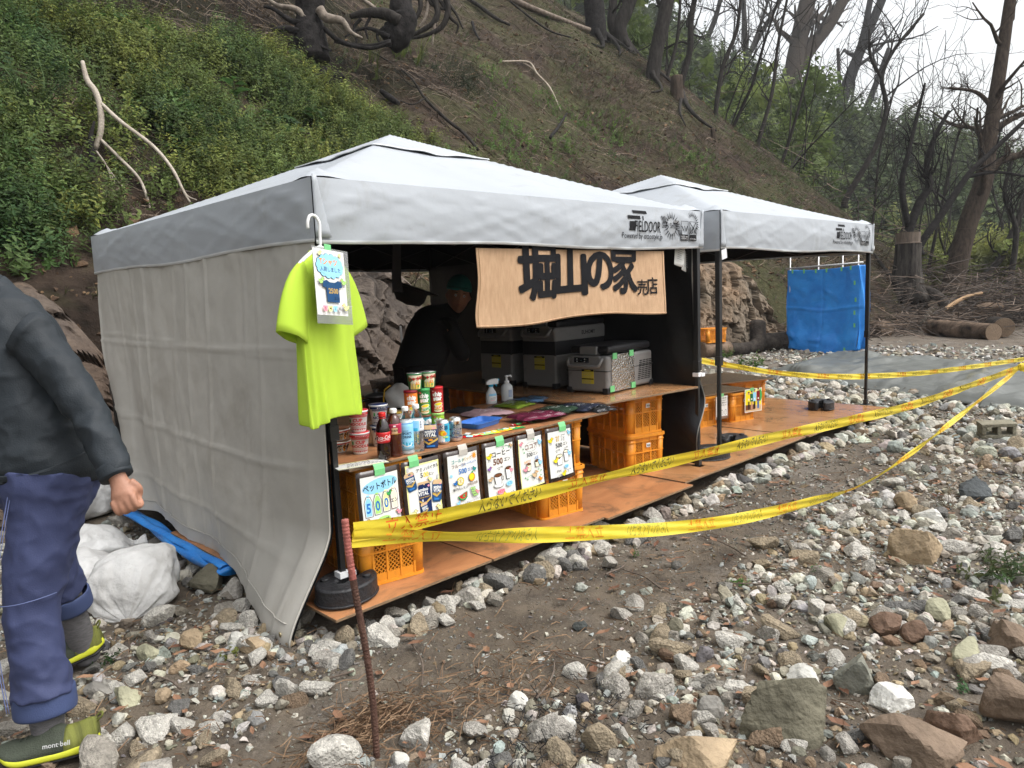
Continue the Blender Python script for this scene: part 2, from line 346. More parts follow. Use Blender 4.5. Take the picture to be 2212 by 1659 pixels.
def hill_mat():
    m = bpy.data.materials.new('hill_soil'); m.use_nodes = True; n = m.node_tree.nodes; l = m.node_tree.links; p = n['Principled BSDF']; MATS['hill_soil'] = m
    tc = n.new('ShaderNodeTexCoord')
    def noise(s, d=8, r=.65):
        k = n.new('ShaderNodeTexNoise'); k.inputs['Scale'].default_value = s; k.inputs['Detail'].default_value = d; k.inputs['Roughness'].default_value = r; l.new(tc.outputs['Object'], k.inputs['Vector']); return k.outputs['Fac']
    r1 = n.new('ShaderNodeValToRGB'); e = r1.color_ramp.elements; e[0].position = .3; e[0].color = (.018, .013, .010, 1); e[1].position = .7; e[1].color = (.078, .056, .042, 1)
    l.new(noise(4.5), r1.inputs[0])
    r2 = n.new('ShaderNodeValToRGB'); e = r2.color_ramp.elements; e[0].position = .35; e[0].color = (.035, .036, .014, 1); e[1].position = .7; e[1].color = (.085, .083, .042, 1); l.new(noise(9), r2.inputs[0])
    cr = n.new('ShaderNodeMapRange'); cr.inputs['From Min'].default_value = .43; cr.inputs['From Max'].default_value = .56; cr.inputs['To Max'].default_value = .85; l.new(noise(.45, 6), cr.inputs[0])
    mx = n.new('ShaderNodeMix'); mx.data_type = 'RGBA'; l.new(cr.outputs[0], mx.inputs['Factor']); l.new(r1.outputs[0], mx.inputs['A']); l.new(r2.outputs[0], mx.inputs['B'])
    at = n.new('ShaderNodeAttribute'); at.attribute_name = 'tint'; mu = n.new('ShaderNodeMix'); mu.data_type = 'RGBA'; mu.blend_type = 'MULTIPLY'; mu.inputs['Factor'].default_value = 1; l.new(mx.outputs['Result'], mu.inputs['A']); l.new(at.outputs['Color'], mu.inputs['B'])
    l.new(mu.outputs['Result'], p.inputs['Base Color']); p.inputs['Roughness'].default_value = .95; p.inputs['Specular IOR Level'].default_value = .1
    b = n.new('ShaderNodeBump'); b.inputs['Strength'].default_value = 1; b.inputs['Distance'].default_value = .06; l.new(noise(18, 8, .7), b.inputs['Height']); l.new(b.outputs[0], p.inputs['Normal'])
    return m
def char_and_shade(x, y):
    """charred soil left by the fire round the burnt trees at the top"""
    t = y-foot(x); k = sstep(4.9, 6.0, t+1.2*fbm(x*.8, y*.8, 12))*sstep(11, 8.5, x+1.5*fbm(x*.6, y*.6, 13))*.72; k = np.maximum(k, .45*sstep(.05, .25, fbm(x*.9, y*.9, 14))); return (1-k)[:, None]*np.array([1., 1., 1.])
g = link('ground', sheet('ground', axis((-400, -60, 40), (-60, -8, 4), (-8, 10, .07), (10, 30, .3), (30, 60, 3), (60, 400, 40)), axis((-400, -60, 40), (-60, -5, 4), (-5, 5, .07), (5, 12, .5), (12, 60, 4), (60, 400, 40)), ground_z, ground_mat()))
tag(g, 'dark damp soil ground in front of the stall', kind='structure')
h = link('hillside', sheet('hillside', axis((-22, -4, .5), (-4, 26, .14), (26, 36, .6)), axis((2.4, 16, .12), (16, 44, .5)), hill_z, hill_mat(), tf=char_and_shade))
tag(h, 'steep brown hillside rising behind the tents', kind='structure')
# ---- rock face at the hill foot: blocks broken along tilted strata
def worley(u, v, seed):
    i = np.floor(u).astype(int); j = np.floor(v).astype(int); best = np.full(u.shape, 9.); sec = np.full(u.shape, 9.); cid = np.zeros(u.shape); cx = np.zeros(u.shape); cy = np.zeros(u.shape)
    for a in (-1, 0, 1):
        for b in (-1, 0, 1):
            ii = i+a; jj = j+b; h1 = _T[(ii*7+seed) % 256, (jj*13+seed*3) % 256]; h2 = _T[(jj*11+seed*5) % 256, (ii*3+seed) % 256]
            px = ii+.15+.7*h1; py = jj+.15+.7*h2; d = np.hypot(u-px, v-py); m = d < best
            sec = np.where(m, best, np.minimum(sec, d)); cid = np.where(m, _T[(ii*5+jj*17+seed) % 256, (ii*19+jj+seed) % 256], cid); cx = np.where(m, px, cx); cy = np.where(m, py, cy); best = np.where(m, d, best)
    return best, sec, cid, u-cx, v-cy
def rock_face(name, x0, x1, z1, tiltdeg, cell, amp, m, off=.25, seed=1, slope=.55, taper=1.2):
    xs = np.arange(x0, x1, .035); vs = np.arange(-.25, 1.0001, .022); X, T = np.meshgrid(xs, vs)
    top = z1*(.75+.5*vnoise(X*.7, X*0, seed)+.25*vnoise(X*2.3, X*0, seed+4))*sstep(0, taper, X-x0)*sstep(0, taper, x1-X)+.05
    Z = T*top; a = math.radians(tiltdeg); u = (X*math.cos(a)+Z*math.sin(a))/cell[0]; v = (-X*math.sin(a)+Z*math.cos(a))/cell[1]
    u = u+.6*fbm(X*1.5, Z*1.5, seed+7); v = v+.6*fbm(X*1.5+4, Z*1.5, seed+9)
    d, s2, c, du, dv = worley(u, v, seed); D = amp*(c-.4)+amp*.5*(du*(c-.5)+dv*(.6-c))
    d2, s3, c2, du2, dv2 = worley(u*2.7, v*2.2, seed+2); D = D+amp*.35*(c2-.5)
    D = D-amp*.5*sstep(.12, 0, s2-d)-amp*.16*sstep(.1, 0, s3-d2)+.04*fbm(X*9, Z*9, seed)
    Y = foot(X)-off+np.maximum(Z, -.3)*slope-D+sstep(.8, 1, T)*.5; V = np.c_[X.ravel(), Y.ravel(), (Z-.12-sstep(.85, 1, T)*.1).ravel()]
    nx = len(xs); ny = len(vs); i, j = np.meshgrid(np.arange(nx-1), np.arange(ny-1)); q = (j*nx+i).ravel()
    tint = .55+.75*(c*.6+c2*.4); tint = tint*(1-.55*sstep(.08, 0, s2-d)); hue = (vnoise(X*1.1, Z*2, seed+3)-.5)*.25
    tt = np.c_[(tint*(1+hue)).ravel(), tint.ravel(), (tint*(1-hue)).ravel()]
    return link(name, fast_mesh(name, V, np.c_[q, q+1, q+nx+1, q+nx], False, [m], tint=tt))
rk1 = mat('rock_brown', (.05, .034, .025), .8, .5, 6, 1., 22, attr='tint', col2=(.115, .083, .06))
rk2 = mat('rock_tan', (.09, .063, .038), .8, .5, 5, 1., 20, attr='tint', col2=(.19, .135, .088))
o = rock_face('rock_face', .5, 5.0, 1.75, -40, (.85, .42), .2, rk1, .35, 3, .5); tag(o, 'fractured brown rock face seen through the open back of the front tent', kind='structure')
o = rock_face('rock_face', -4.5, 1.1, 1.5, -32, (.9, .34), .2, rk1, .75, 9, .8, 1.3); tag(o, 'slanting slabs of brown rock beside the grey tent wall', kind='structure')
o = rock_face('rock_face', 6.5, 15.4, 1.95, 62, (.5, .2), .2, rk2, .12, 17, .42); tag(o, 'tan fractured rock face behind the second tent', kind='structure')
# ---- far wooded hill
def far_z(x, y):
    d = np.asarray(x)*math.cos(math.radians(32))+np.asarray(y)*math.sin(math.radians(32)); s = -np.asarray(x)*math.sin(math.radians(32))+np.asarray(y)*math.cos(math.radians(32))
    top = np.interp(s, [-120, -60, -37, -15, -7, 0, 12, 40, 120], [6, 11, 16.5, 28, 33, 39, 47, 56, 60])
    return -1.5+(top-np.where(s < 5, 2.2, 0))*sstep(38, 105, d)+4*fbm(x*.05, y*.05, 44)*sstep(40, 70, d)
fm = mat('forest_floor', (.02, .028, .01), .95, .4, .3, 1, 2, spec=.1)
o = link('far_hill', sheet('far_hill', axis((10, 170, 2.5)), axis((-60, 150, 2.5)), far_z, fm)); tag(o, 'far green hill rising under the white sky', kind='structure')
# ================================================================ PLATFORM AND TENTS
ply = mat('plywood_face', (.30, .125, .052), .40, .2, 2.2, .06, 60, spec=.5, col2=(.47, .215, .092), detail=10, stretch=(1, 3, 1), dirt=((.12, .07, .04), 3.5, .75, .45))
plyw = mat('plywood_wet', (.38, .175, .07), .16, .2, 2.5, .05, 30, spec=.55, col2=(.47, .25, .115), stretch=(1.5, 1, 1), dirt=((.14, .08, .045), 3, .7, .4))
plye = mat('plywood_edge', (.3, .2, .11), .8, .5, 30, .2, 80, stretch=(1, 1, 14), col2=(.1, .06, .035))
def board(name, x0, x1, y0, y1, z1, th, label, cat, group=None, m=ply, rz=0):
    b = MB(); c = ((x0+x1)/2, (y0+y1)/2, z1-th/2); w, d = x1-x0, y1-y0
    b.box((0, 0, 0), (w, d, th)); o = b.build(name, [m, plye], bevel=.0015, at=c); o.rotation_euler = (0, 0, rz)
    for p in o.data.polygons: p.material_index = 0 if abs(p.normal.z) > .5 else 1
    return tag(o, label, cat, group)
GP = 'plywood panels laid as a platform on the stones'
seams = [-.17, .735, 1.62, 2.55, 3.5, 4.45, 5.4, 6.32]
pl = ['orange plywood floor panel under the near corner pole and its foot weight', 'orange plywood floor panel below the two middle menu sheets', 'orange plywood floor panel under the crates at the right end of the drinks counter', 'orange plywood floor panel under the cooler table crates and twin middle poles', 'wet plywood floor panel carrying the foot weight right of the middle poles', 'wet plywood floor panel in front of the low bench with the running photo', 'wet plywood floor panel carrying the second tent right pole']
for i in range(7):
    dy = [0, -.015, -.035, .02, .03, .01, .0][i]; dz = [0, .006, -.002, .008, .002, .006, 0][i]
    board('plywood_panel', seams[i]+.003, seams[i+1]-.003, -.2+dy, 1.62+dy, dz-.001, .013, pl[i], 'floor panel', GP, plyw if i > 2 else ply, math.radians([.3, -.4, .2, -.5, .3, .4, -.3][i]))
for i in range(7):
    dz = [.002, -.003, .004, .0, .006, .002, .004][i]
    board('plywood_panel', seams[i]+(.003 if i else .13), seams[i+1]-.003, 1.66, 3.3, dz-.002, .013, ['plywood floor panel in the shade behind the drinks and cup noodles', 'plywood floor panel in the shade behind the snack cans', 'plywood floor panel in the shade at the feet of the shopkeeper', 'plywood floor panel in the shade beside the black side wall', 'wet plywood floor panel behind the twin middle poles', 'wet plywood floor panel under the rear low bench', 'wet plywood floor panel at the far rear corner of the platform'][i], 'floor panel', GP, plyw if i > 2 else ply)
tent_out = mat('tent_fabric', (.375, .40, .43), .5, .05, 1.2, .12, 9, spec=.35, dirt=((.27, .27, .26), 2.2, .5, .25))
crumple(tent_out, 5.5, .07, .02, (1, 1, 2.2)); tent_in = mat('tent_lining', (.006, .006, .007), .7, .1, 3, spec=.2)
tent_hem = mat('tent_hem', (.66, .68, .69), .6, .05, 5)
steel = mat('black_steel', (.012, .012, .013), .38, .15, 8, spec=.5)
strap = mat('white_strap', (.75, .75, .76), .7, .05)
side_grey = mat('side_wall_fabric', (.41, .392, .355), .55, .07, 1.3, .1, 14, spec=.3, dirt=((.27, .24, .20), 1.8, .35, .3))
crumple(side_grey, 2.2, .28, .03)
def roof_z(a, b, zt, za):
    r = max(abs(a), abs(b)); s = min(abs(a), abs(b)); z = zt+(za-zt)*(1-r)**1.04
    z -= .028*math.sin(math.pi*min(1, r))*(1-s/max(r, 1e-6))                     # the panels sag between the hips
    z += .03*math.exp(-((abs(a)-.955)**2+(abs(b)-.955)**2)/.0016)                # knuckles over the corner poles
    return z
def wr(u, v, s): return float(fbm(np.array(u*3.1), np.array(v*9.), s, 4))
def valance(fn, L, h, seed, parent, name='valance', m=None, hem=True):
    """fn(s, d, z) -> xyz : s along the edge 0..1, d outwards, z down from the eave 0..1"""
    b = MB(); ph = seed*1.7
    def g(i, j):
        s = i; z = j; k = min(s, 1-s)
        d = .004*fbm(np.array(s*3.5+z*1.0), np.array(z*1.5+s*2), seed, 2)*2+.002*fbm(np.array(s*13-z*3), np.array(z*5), seed+5, 3)*2+.005*(1-abs(2*float(vnoise(s*9+z*2.6, z*1.1+s*3, seed))-1))**9+.004*(1-abs(2*float(vnoise(s*13-z*3.4, z*1.4, seed+3))-1))**9+.003*(1-abs(2*float(vnoise(s*6, z*3.5+s*2, seed+6))-1))**9
        for q, sg in ((s, 1), (1-s, -1)):                                         # drag creases running down from the corners
            d += .012*math.exp(-q*6)*math.sin(40*q+18*z*(.4+q*2)+ph)*(.25+z)*.22
        d += .004*math.exp(-((s-.52)/.006)**2)-.004*math.exp(-((s-.57)/.006)**2)
        d = (d*sstep(0, .18, z)+.012*math.sin(math.pi*z))*sstep(-.002, .03, k)+.003
        zz = z+(.014*math.sin(s*9+ph)+.02*float(fbm(np.array(s*6), np.array(.0), seed+8, 3)))*z/h*.6
        return fn(s, float(d), zz)
    b.grid(g, 120, 16); o = b.build(name, m or tent_out, parent, smooth=True)
    if hem:
        hb = MB(); N = 90; ins = []; 
        P0 = [np.array(g(i/N, .955)) for i in range(N+1)]; P1 = [np.array(g(i/N, 1.012)) for i in range(N+1)]
        n = np.array(fn(.5, 1, .5))-np.array(fn(.5, 0, .5)); V = [p+n*.003 for p in P0]+[p+n*.003 for p in P1]+[p-n*.003 for p in P1]
        M = N+1; hb.add(V, [(i, i+1, M+i+1, M+i) for i in range(N)]+[(M+i, M+i+1, 2*M+i+1, 2*M+i) for i in range(N)]); hb.build('hem', tent_hem, o, smooth=True)
    return o
def pole(x, y, z0, z1, parent, straps=()):
    b = MB(); zc = .78
    b.box((x, y, (z0+zc)/2), (.027, .027, zc-z0)); b.box((x, y, (zc-.03+z1)/2), (.038, .038, z1-zc+.03)); b.box((x, y, zc-.035), (.046, .046, .07))
    b.box((x, y, z0+.004), (.085, .085, .006)); b.box((x, y, z0+.03), (.04, .04, .05))
    o = b.build('pole', steel, parent, bevel=.003)
    for z in straps:
        k = MB(); k.box((x, y, z), (.05, .05, .028)); k.box((x+.035, y-.028, z-.003), (.04, .003, .026)); k.build('strap', strap, o, bevel=.003)
    return o
def tent(x0, y0, T, ov, zb, zt, za, label, seed, walls):
    t = empty('canopy_tent', (x0, y0, 0), label, 'canopy tent', 'pop-up canopy tents standing end to end')
    h = T/2+ov; cx = T/2; N = 72
    def P(a, b, dz=0, k=1): return (cx+a*h*k, cx+b*h*k, roof_z(a, b, zt, za)+dz)
    rb = MB(); rb.grid(lambda u, v: (lambda a, b: P(a, b, .010*float(fbm(np.array(a*4.), np.array(b*4.), seed, 4))*(1-max(abs(a), abs(b))**6)))(2*u-1, 2*v-1), N, N)
    roof = rb.build('canopy', tent_out, t, smooth=True)
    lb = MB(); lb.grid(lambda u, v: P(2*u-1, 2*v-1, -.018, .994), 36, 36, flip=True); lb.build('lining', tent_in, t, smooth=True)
    # vent cap: a smaller pyramid tied down at its corners, its edges lifting between them
    cb = MB(); K = .315
    def cap(u, v):
        a, b = 2*u-1, 2*v-1; r = max(abs(a), abs(b)); s = min(abs(a), abs(b))/max(r, 1e-6)
        lift = .008+.011*r*r*(1-s**4)*(.75+.5*vnoise(a*2+5, b*2+5, seed))+.006*r*math.sin(9*(a+b))*(1-s)
        return (cx+a*h*K, cx+b*h*K, roof_z(a*K, b*K, zt, za)+lift)
    cb.grid(cap, 40, 40); vc = cb.build('vent_cap', tent_out, t, smooth=True, solid=.003)
    eb = MB(); M = 40
    for e in (lambda q: cap(q, 0), lambda q: cap(0, q), lambda q: cap(1, q), lambda q: cap(q, 1)):
        eb.tube([np.array(e(i/M))+np.array([0, 0, .001]) for i in range(M+1)], .0045, 5)
    eb.build('edge_binding', tent_hem, vc, smooth=True)
    hh = zt-zb; c0, c1 = cx-h, cx+h
    vf = valance(lambda s, d, z: (c0+s*2*h, c0-d, zt-z*hh), 2*h, hh, seed, t)
    vl = valance(lambda s, d, z: (c0-d, c1-s*2*h, zt-z*hh), 2*h, hh, seed+1, t)
    vr = valance(lambda s, d, z: (c1+d, c0+s*2*h, zt-z*hh), 2*h, hh, seed+2, t)
    vb = valance(lambda s, d, z: (c1-s*2*h, c1+d, zt-z*hh), 2*h, hh, seed+3, t)
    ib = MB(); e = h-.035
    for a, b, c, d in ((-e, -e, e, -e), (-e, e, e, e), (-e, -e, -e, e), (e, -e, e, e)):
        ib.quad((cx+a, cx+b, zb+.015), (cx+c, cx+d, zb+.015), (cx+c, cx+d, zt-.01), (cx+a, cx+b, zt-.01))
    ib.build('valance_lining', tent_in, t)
    pk = MB()                                                                       # corner seam pockets
    for sx, sy in ((-1, -1), (1, -1)):
        pk = MB(); pk.grid(lambda u, v: (cx+sx*(h+.004-.0*v)-sx*(u*.055*(.35+v)), cx+sy*(h+.010+.004*math.sin(u*3.1)), zt+.01-v*hh*.98), 4, 8)
        pk.build('corner_patch', tent_out, t, smooth=True, solid=.002)
    for i, (px, py) in enumerate(((0, 0), (T, 0), (0, T), (T, T))): pole(px, py, 0, zt-.03, t, (.1,) if px == 0 and py == 0 and seed < 5 else ((.095, .68) if px == T and py == 0 and seed < 5 else ()))
    tb = MB()
    def xbar(p, q):
        p = np.array(p); q = np.array(q); m = 4
        for k in range(m):
            a = p+(q-p)*k/m; b = p+(q-p)*(k+1)/m; tb.tube([a+[0, 0, .0], b+[0, 0, -.22]], .010, 4); tb.tube([a+[0, 0, -.22], b], .010, 4)
    z = zt-.04
    xbar((0, 0, z), (T, 0, z)); xbar((0, T, z), (T, T, z)); xbar((0, 0, z), (0, T, z)); xbar((T, 0, z), (T, T, z))
    for p in ((0, cx), (T, cx), (cx, 0), (cx, T)): tb.tube([(p[0], p[1], z), (cx, cx, za-.12)], .011, 4)
    tb.tube([(cx, cx, za-.5), (cx, cx, za-.05)], .018, 6); tb.build('truss', steel, t)
    return t, vf, (c0, c1, h, hh)
def logo(vf, x0, z0, s, y):
    """printed marks on the front valance; x0,z0 is the lower left corner, s the scale (1 = 0.8 m wide)"""
    f = Flat(); k = 'black'
    f.poly([(.06, .15), (.21, .15), (.20, .168), (.055, .168)], k); f.poly([(.0, .115), (.135, .115), (.13, .135), (-.0, .135)], k); f.poly([(.155, .11), (.155, .135), (.165, .135), (.165, .11)], k)
    f.poly([(.012, .045), (.075, .045), (.085, .10), (.018, .10)], k)
    f.text('FIELDOOR', .205, .068, .098, k, .004, sx=.62); f.text('Powered by ottostyle.jp', .155, .012, .05, k, .0, sx=.9)
    def burst(cx, cy, r0, r1, n, lo=0, hi=2*math.pi):
        for i in range(n):
            a = lo+(hi-lo)*i/n; w = .10; f.poly([(cx+r0*math.cos(a-w), cy+r0*math.sin(a-w)), (cx+r1*math.cos(a), cy+r1*math.sin(a)), (cx+r0*math.cos(a+w), cy+r0*math.sin(a+w))], k)
    burst(.475, .085, .05, .10, 18); f.text('SUN SHIELD', .47, .085, .05, k, .006, sx=.78)
    f.rect(.50, .098, .56, .122, k); f.text('PRO', .53, .11, .028, 'lgrey', .0)
    for i in range(3): f.line([(.36+.016*i, .145), (.38+.016*i, .10)], .008, k)
    for i in range(3): f.line([(.55+.016*i, .065), (.565+.016*i, .025)], .008, k)
    burst(.73, .11, .05, .085, 12, -.6, 2.4)
    for cx, a, b in ((.625, '16,000mm', 'WATERPROOF'), (.725, 'UV', 'PROTECTION')):
        f.rect(cx-.042, -.005, cx+.042, .03, k); f.rect(cx-.042, .03, cx+.042, .034, k); f.line([(cx-.042, .0), (cx-.042, .12), (cx+.042, .12), (cx+.042, .0)], .005, k)
        if a == 'UV': f.text('UV', cx, .06, .06, k, .01); f.line([(cx-.038, .04), (cx+.038, .115)], .006, k); f.line([(cx-.038, .115), (cx+.038, .04)], .006, k)
        else:
            f.line([(cx-.035, .09), (cx-.012, .06), (cx+.0, .09), (cx+.018, .055), (cx+.035, .09)], .01, k); f.text(a, cx, .020, .02, 'lgrey', 0)
        f.text(b, cx, .005, .013, 'lgrey', 0)
    bv = bpy.data.meshes.new('x')
    from mathutils.bvhtree import BVHTree
    me = vf.data; bt = BVHTree.FromPolygons([v.co for v in me.vertices], [p.vertices[:] for p in me.polygons])
    def fn(u, v, h_):
        x = x0+u*s; z = z0+v*s; r = bt.ray_cast(Vector((x, y-.5, z)), Vector((0, 1, 0))); yy = r[0].y if r[0] else y
        return (x, yy-.0035-h_*.2, z)
    f.build('logo_print', fn, vf, cut=.025, rough=.6)
t1, v1, g1 = tent(0, 0, 3.0, .03, 1.57, 1.834, 2.44, 'nearer silver grey pop-up tent with the shop counter under it', 1, True)
logo(v1, 2.13, 1.632, 1.02, -.03)
t2, v2, g2 = tent(3.35, .026, 3.0, .03, 1.58, 1.86, 2.44, 'farther silver grey pop-up tent over the empty wet platform', 6, False)
logo(v2, 5.40-3.35, 1.655, 1.06, -.03)
# corner tie tabs hanging from the second tent
tb = MB(); tb.grid(lambda u, v: (-.02+.055*u+.01*v, -.035-.01*u, 1.57-.07*v+.015*u), 3, 3); tb.build('tie_tab', strap, t2, solid=.002); tb = MB(); tb.grid(lambda u, v: (3.03+.03*u, -.035, 1.62+.03*u-.03*v), 2, 2); tb.build('tie_tab', strap, t2, solid=.002)
# side wall on the left, grey outside and black inside, hanging in fold creases
def wallpt(s, t, off=0):
    y = -.02+s*(3.03-.42*t)+.0; z = 1.60-t*1.60
    x = -.03-(.13*t*t*(1-.55*s)+.03*math.sin(math.pi*t))*sstep(-.03, .2, s)-.02*t
    c = 0
    for i, q in enumerate(np.arange(.05, 1, .103)): c += (.009-.005*((i*7) % 3)/2)*math.exp(-((s-q-.03*math.sin(i*2.3)-.006*math.sin(7*t+i))/.0045)**2)          # vertical fold lines
    for i, q in enumerate((.30, .62, .86)): c += .006*math.exp(-((t-q-.02*math.sin(2.6*s+i))/.006)**2)
    for q in (.305, .625): c += .005*math.exp(-((t-q-.03*math.sin(2.2*s+2))/.004)**2)
    c += .035*float(fbm(np.array(s*5.), np.array(t*2.2), 51, 4))+.018*float(fbm(np.array(s*26.), np.array(t*9.), 53, 3))
    c += .02*t*math.sin(s*21+2*t)*sstep(.55, .95, t)+.03*math.sin(s*34+3*t)*sstep(.5, 1, s)*sstep(.2, .8, t)
    c += .02*math.sin(50*s+8*t)*sstep(.12, .0, s)*t
    x -= float(c)*sstep(-.02, .1, s)
    if s < .30:                                                                     # loose front corner spread over the stones
        k = sstep(.30, .02, s)*sstep(.80, 1., t); x -= .235*k*(1-.2*s); z -= .13*k; y -= .02*k
        y += .20*k*(1-sstep(0, .12, s))*0
    z += .05*sstep(.3, 1, s)*sstep(.9, 1, t)*(.5+.5*math.sin(s*11))
    return (x+off, y, z)
wb = MB(); wb.grid(lambda u, v: wallpt(1-u, v), 190, 110); o = wb.build('side_wall', side_grey, t1, smooth=True)
lb = MB(); lb.grid(lambda u, v: wallpt(u, v, .012), 60, 40); lb.build('wall_lining', tent_in, o, smooth=True)
hb = MB(); hb.tube([np.array(wallpt(s, .955))+[-.004, 0, 0] for s in np.linspace(.02, 1, 90)], .003, 4); hb.tube([np.array(wallpt(.004, t))+[-.0, -.003, 0] for t in np.linspace(.1, 1, 60)], .005, 4); hb.build('seam', side_grey, o, smooth=True)
gb = MB(); p = np.array(wallpt(.025, .975)); gb.lathe([(.008, -.002), (.012, 0), (.008, .002)], 12); go = gb.build('grommet', mat('brass', (.5, .42, .25), .35, metal=.9), o, smooth=True, at=p+[-.006, 0, .0]); go.rotation_euler = (0, math.pi/2, 0)
# black side wall on the right, its free edge bunched at the foot of the pole
def wallr(s, t, off=0):
    y = .02+s*2.97; z = 1.6-t*1.58; x = 2.97+.03*t
    c = .03*float(fbm(np.array(s*6), np.array(t*3), 71, 4))+.02*math.sin(s*30)*t+.01*math.sin(70*s+9*t)*sstep(.25, 0, s)
    k = sstep(.14, 0, s)*sstep(.45, .75, t)*sstep(1.02, .85, t); c += .06*k*math.sin(16*t+20*s); y -= .05*k
    return (x-float(c)+off, y, z)
vinyl = mat('black_vinyl', (.008, .008, .009), .42, .1, 4, .25, 12, spec=.35)
wb = MB(); wb.grid(lambda u, v: wallr(u, v), 110, 60); o = wb.build('side_wall', vinyl, t1, smooth=True); o['label'] = 'black inside of the right side wall'
wb = MB(); wb.grid(lambda u, v: wallr(1-u, v, .015), 60, 30); wb.build('wall_backing', side_grey, o, smooth=True)
# foot weights
wm = mat('weight_plastic', (.016, .016, .018), .5, .3, 10, .35, 70, spec=.4)
def weight(x, y, rz, label):
    t = empty('foot_weight', (x, y, 0), label, 'tent weight', 'black foot weights on the platform', rz)
    out = [(.155*math.cos(a), .125*math.sin(a)) for a in np.linspace(-2.75, 2.75, 36)]
    out = [p for p in out]+[(-.13, .02), (.045, .022), (.06, .0), (.045, -.022), (-.13, -.02)]
    b = MB(); b.prism(out, .002, .088); b.build('body', wm, t, bevel=.014, bseg=3)
    for sx, sy in ((-.05, .075), (.06, -.07)):
        k = MB(); k.lathe([(.021, 0), (.021, .012), (.016, .016)], 14, (sx, sy, .085)); k.build('filler_cap', wm, t, bevel=.002)
    r = MB(); r.tube([(.143*math.cos(a)*1.085, .118*math.sin(a)*1.06, .012) for a in np.linspace(-2.5, 2.5, 30)], .006, 5); r.build('rim', wm, t, smooth=True)
    return t
weight(0, -.03, math.radians(200), 'black foot weight clamped round the near corner pole')
weight(3.28, .06, math.radians(160), 'black foot weight behind the pair of middle poles')
weight(3.74, .13, math.radians(25), 'loose black foot weight just right of the middle poles')
weight(5.86, .29, math.radians(20), 'lone black foot weight near the second tent right pole')
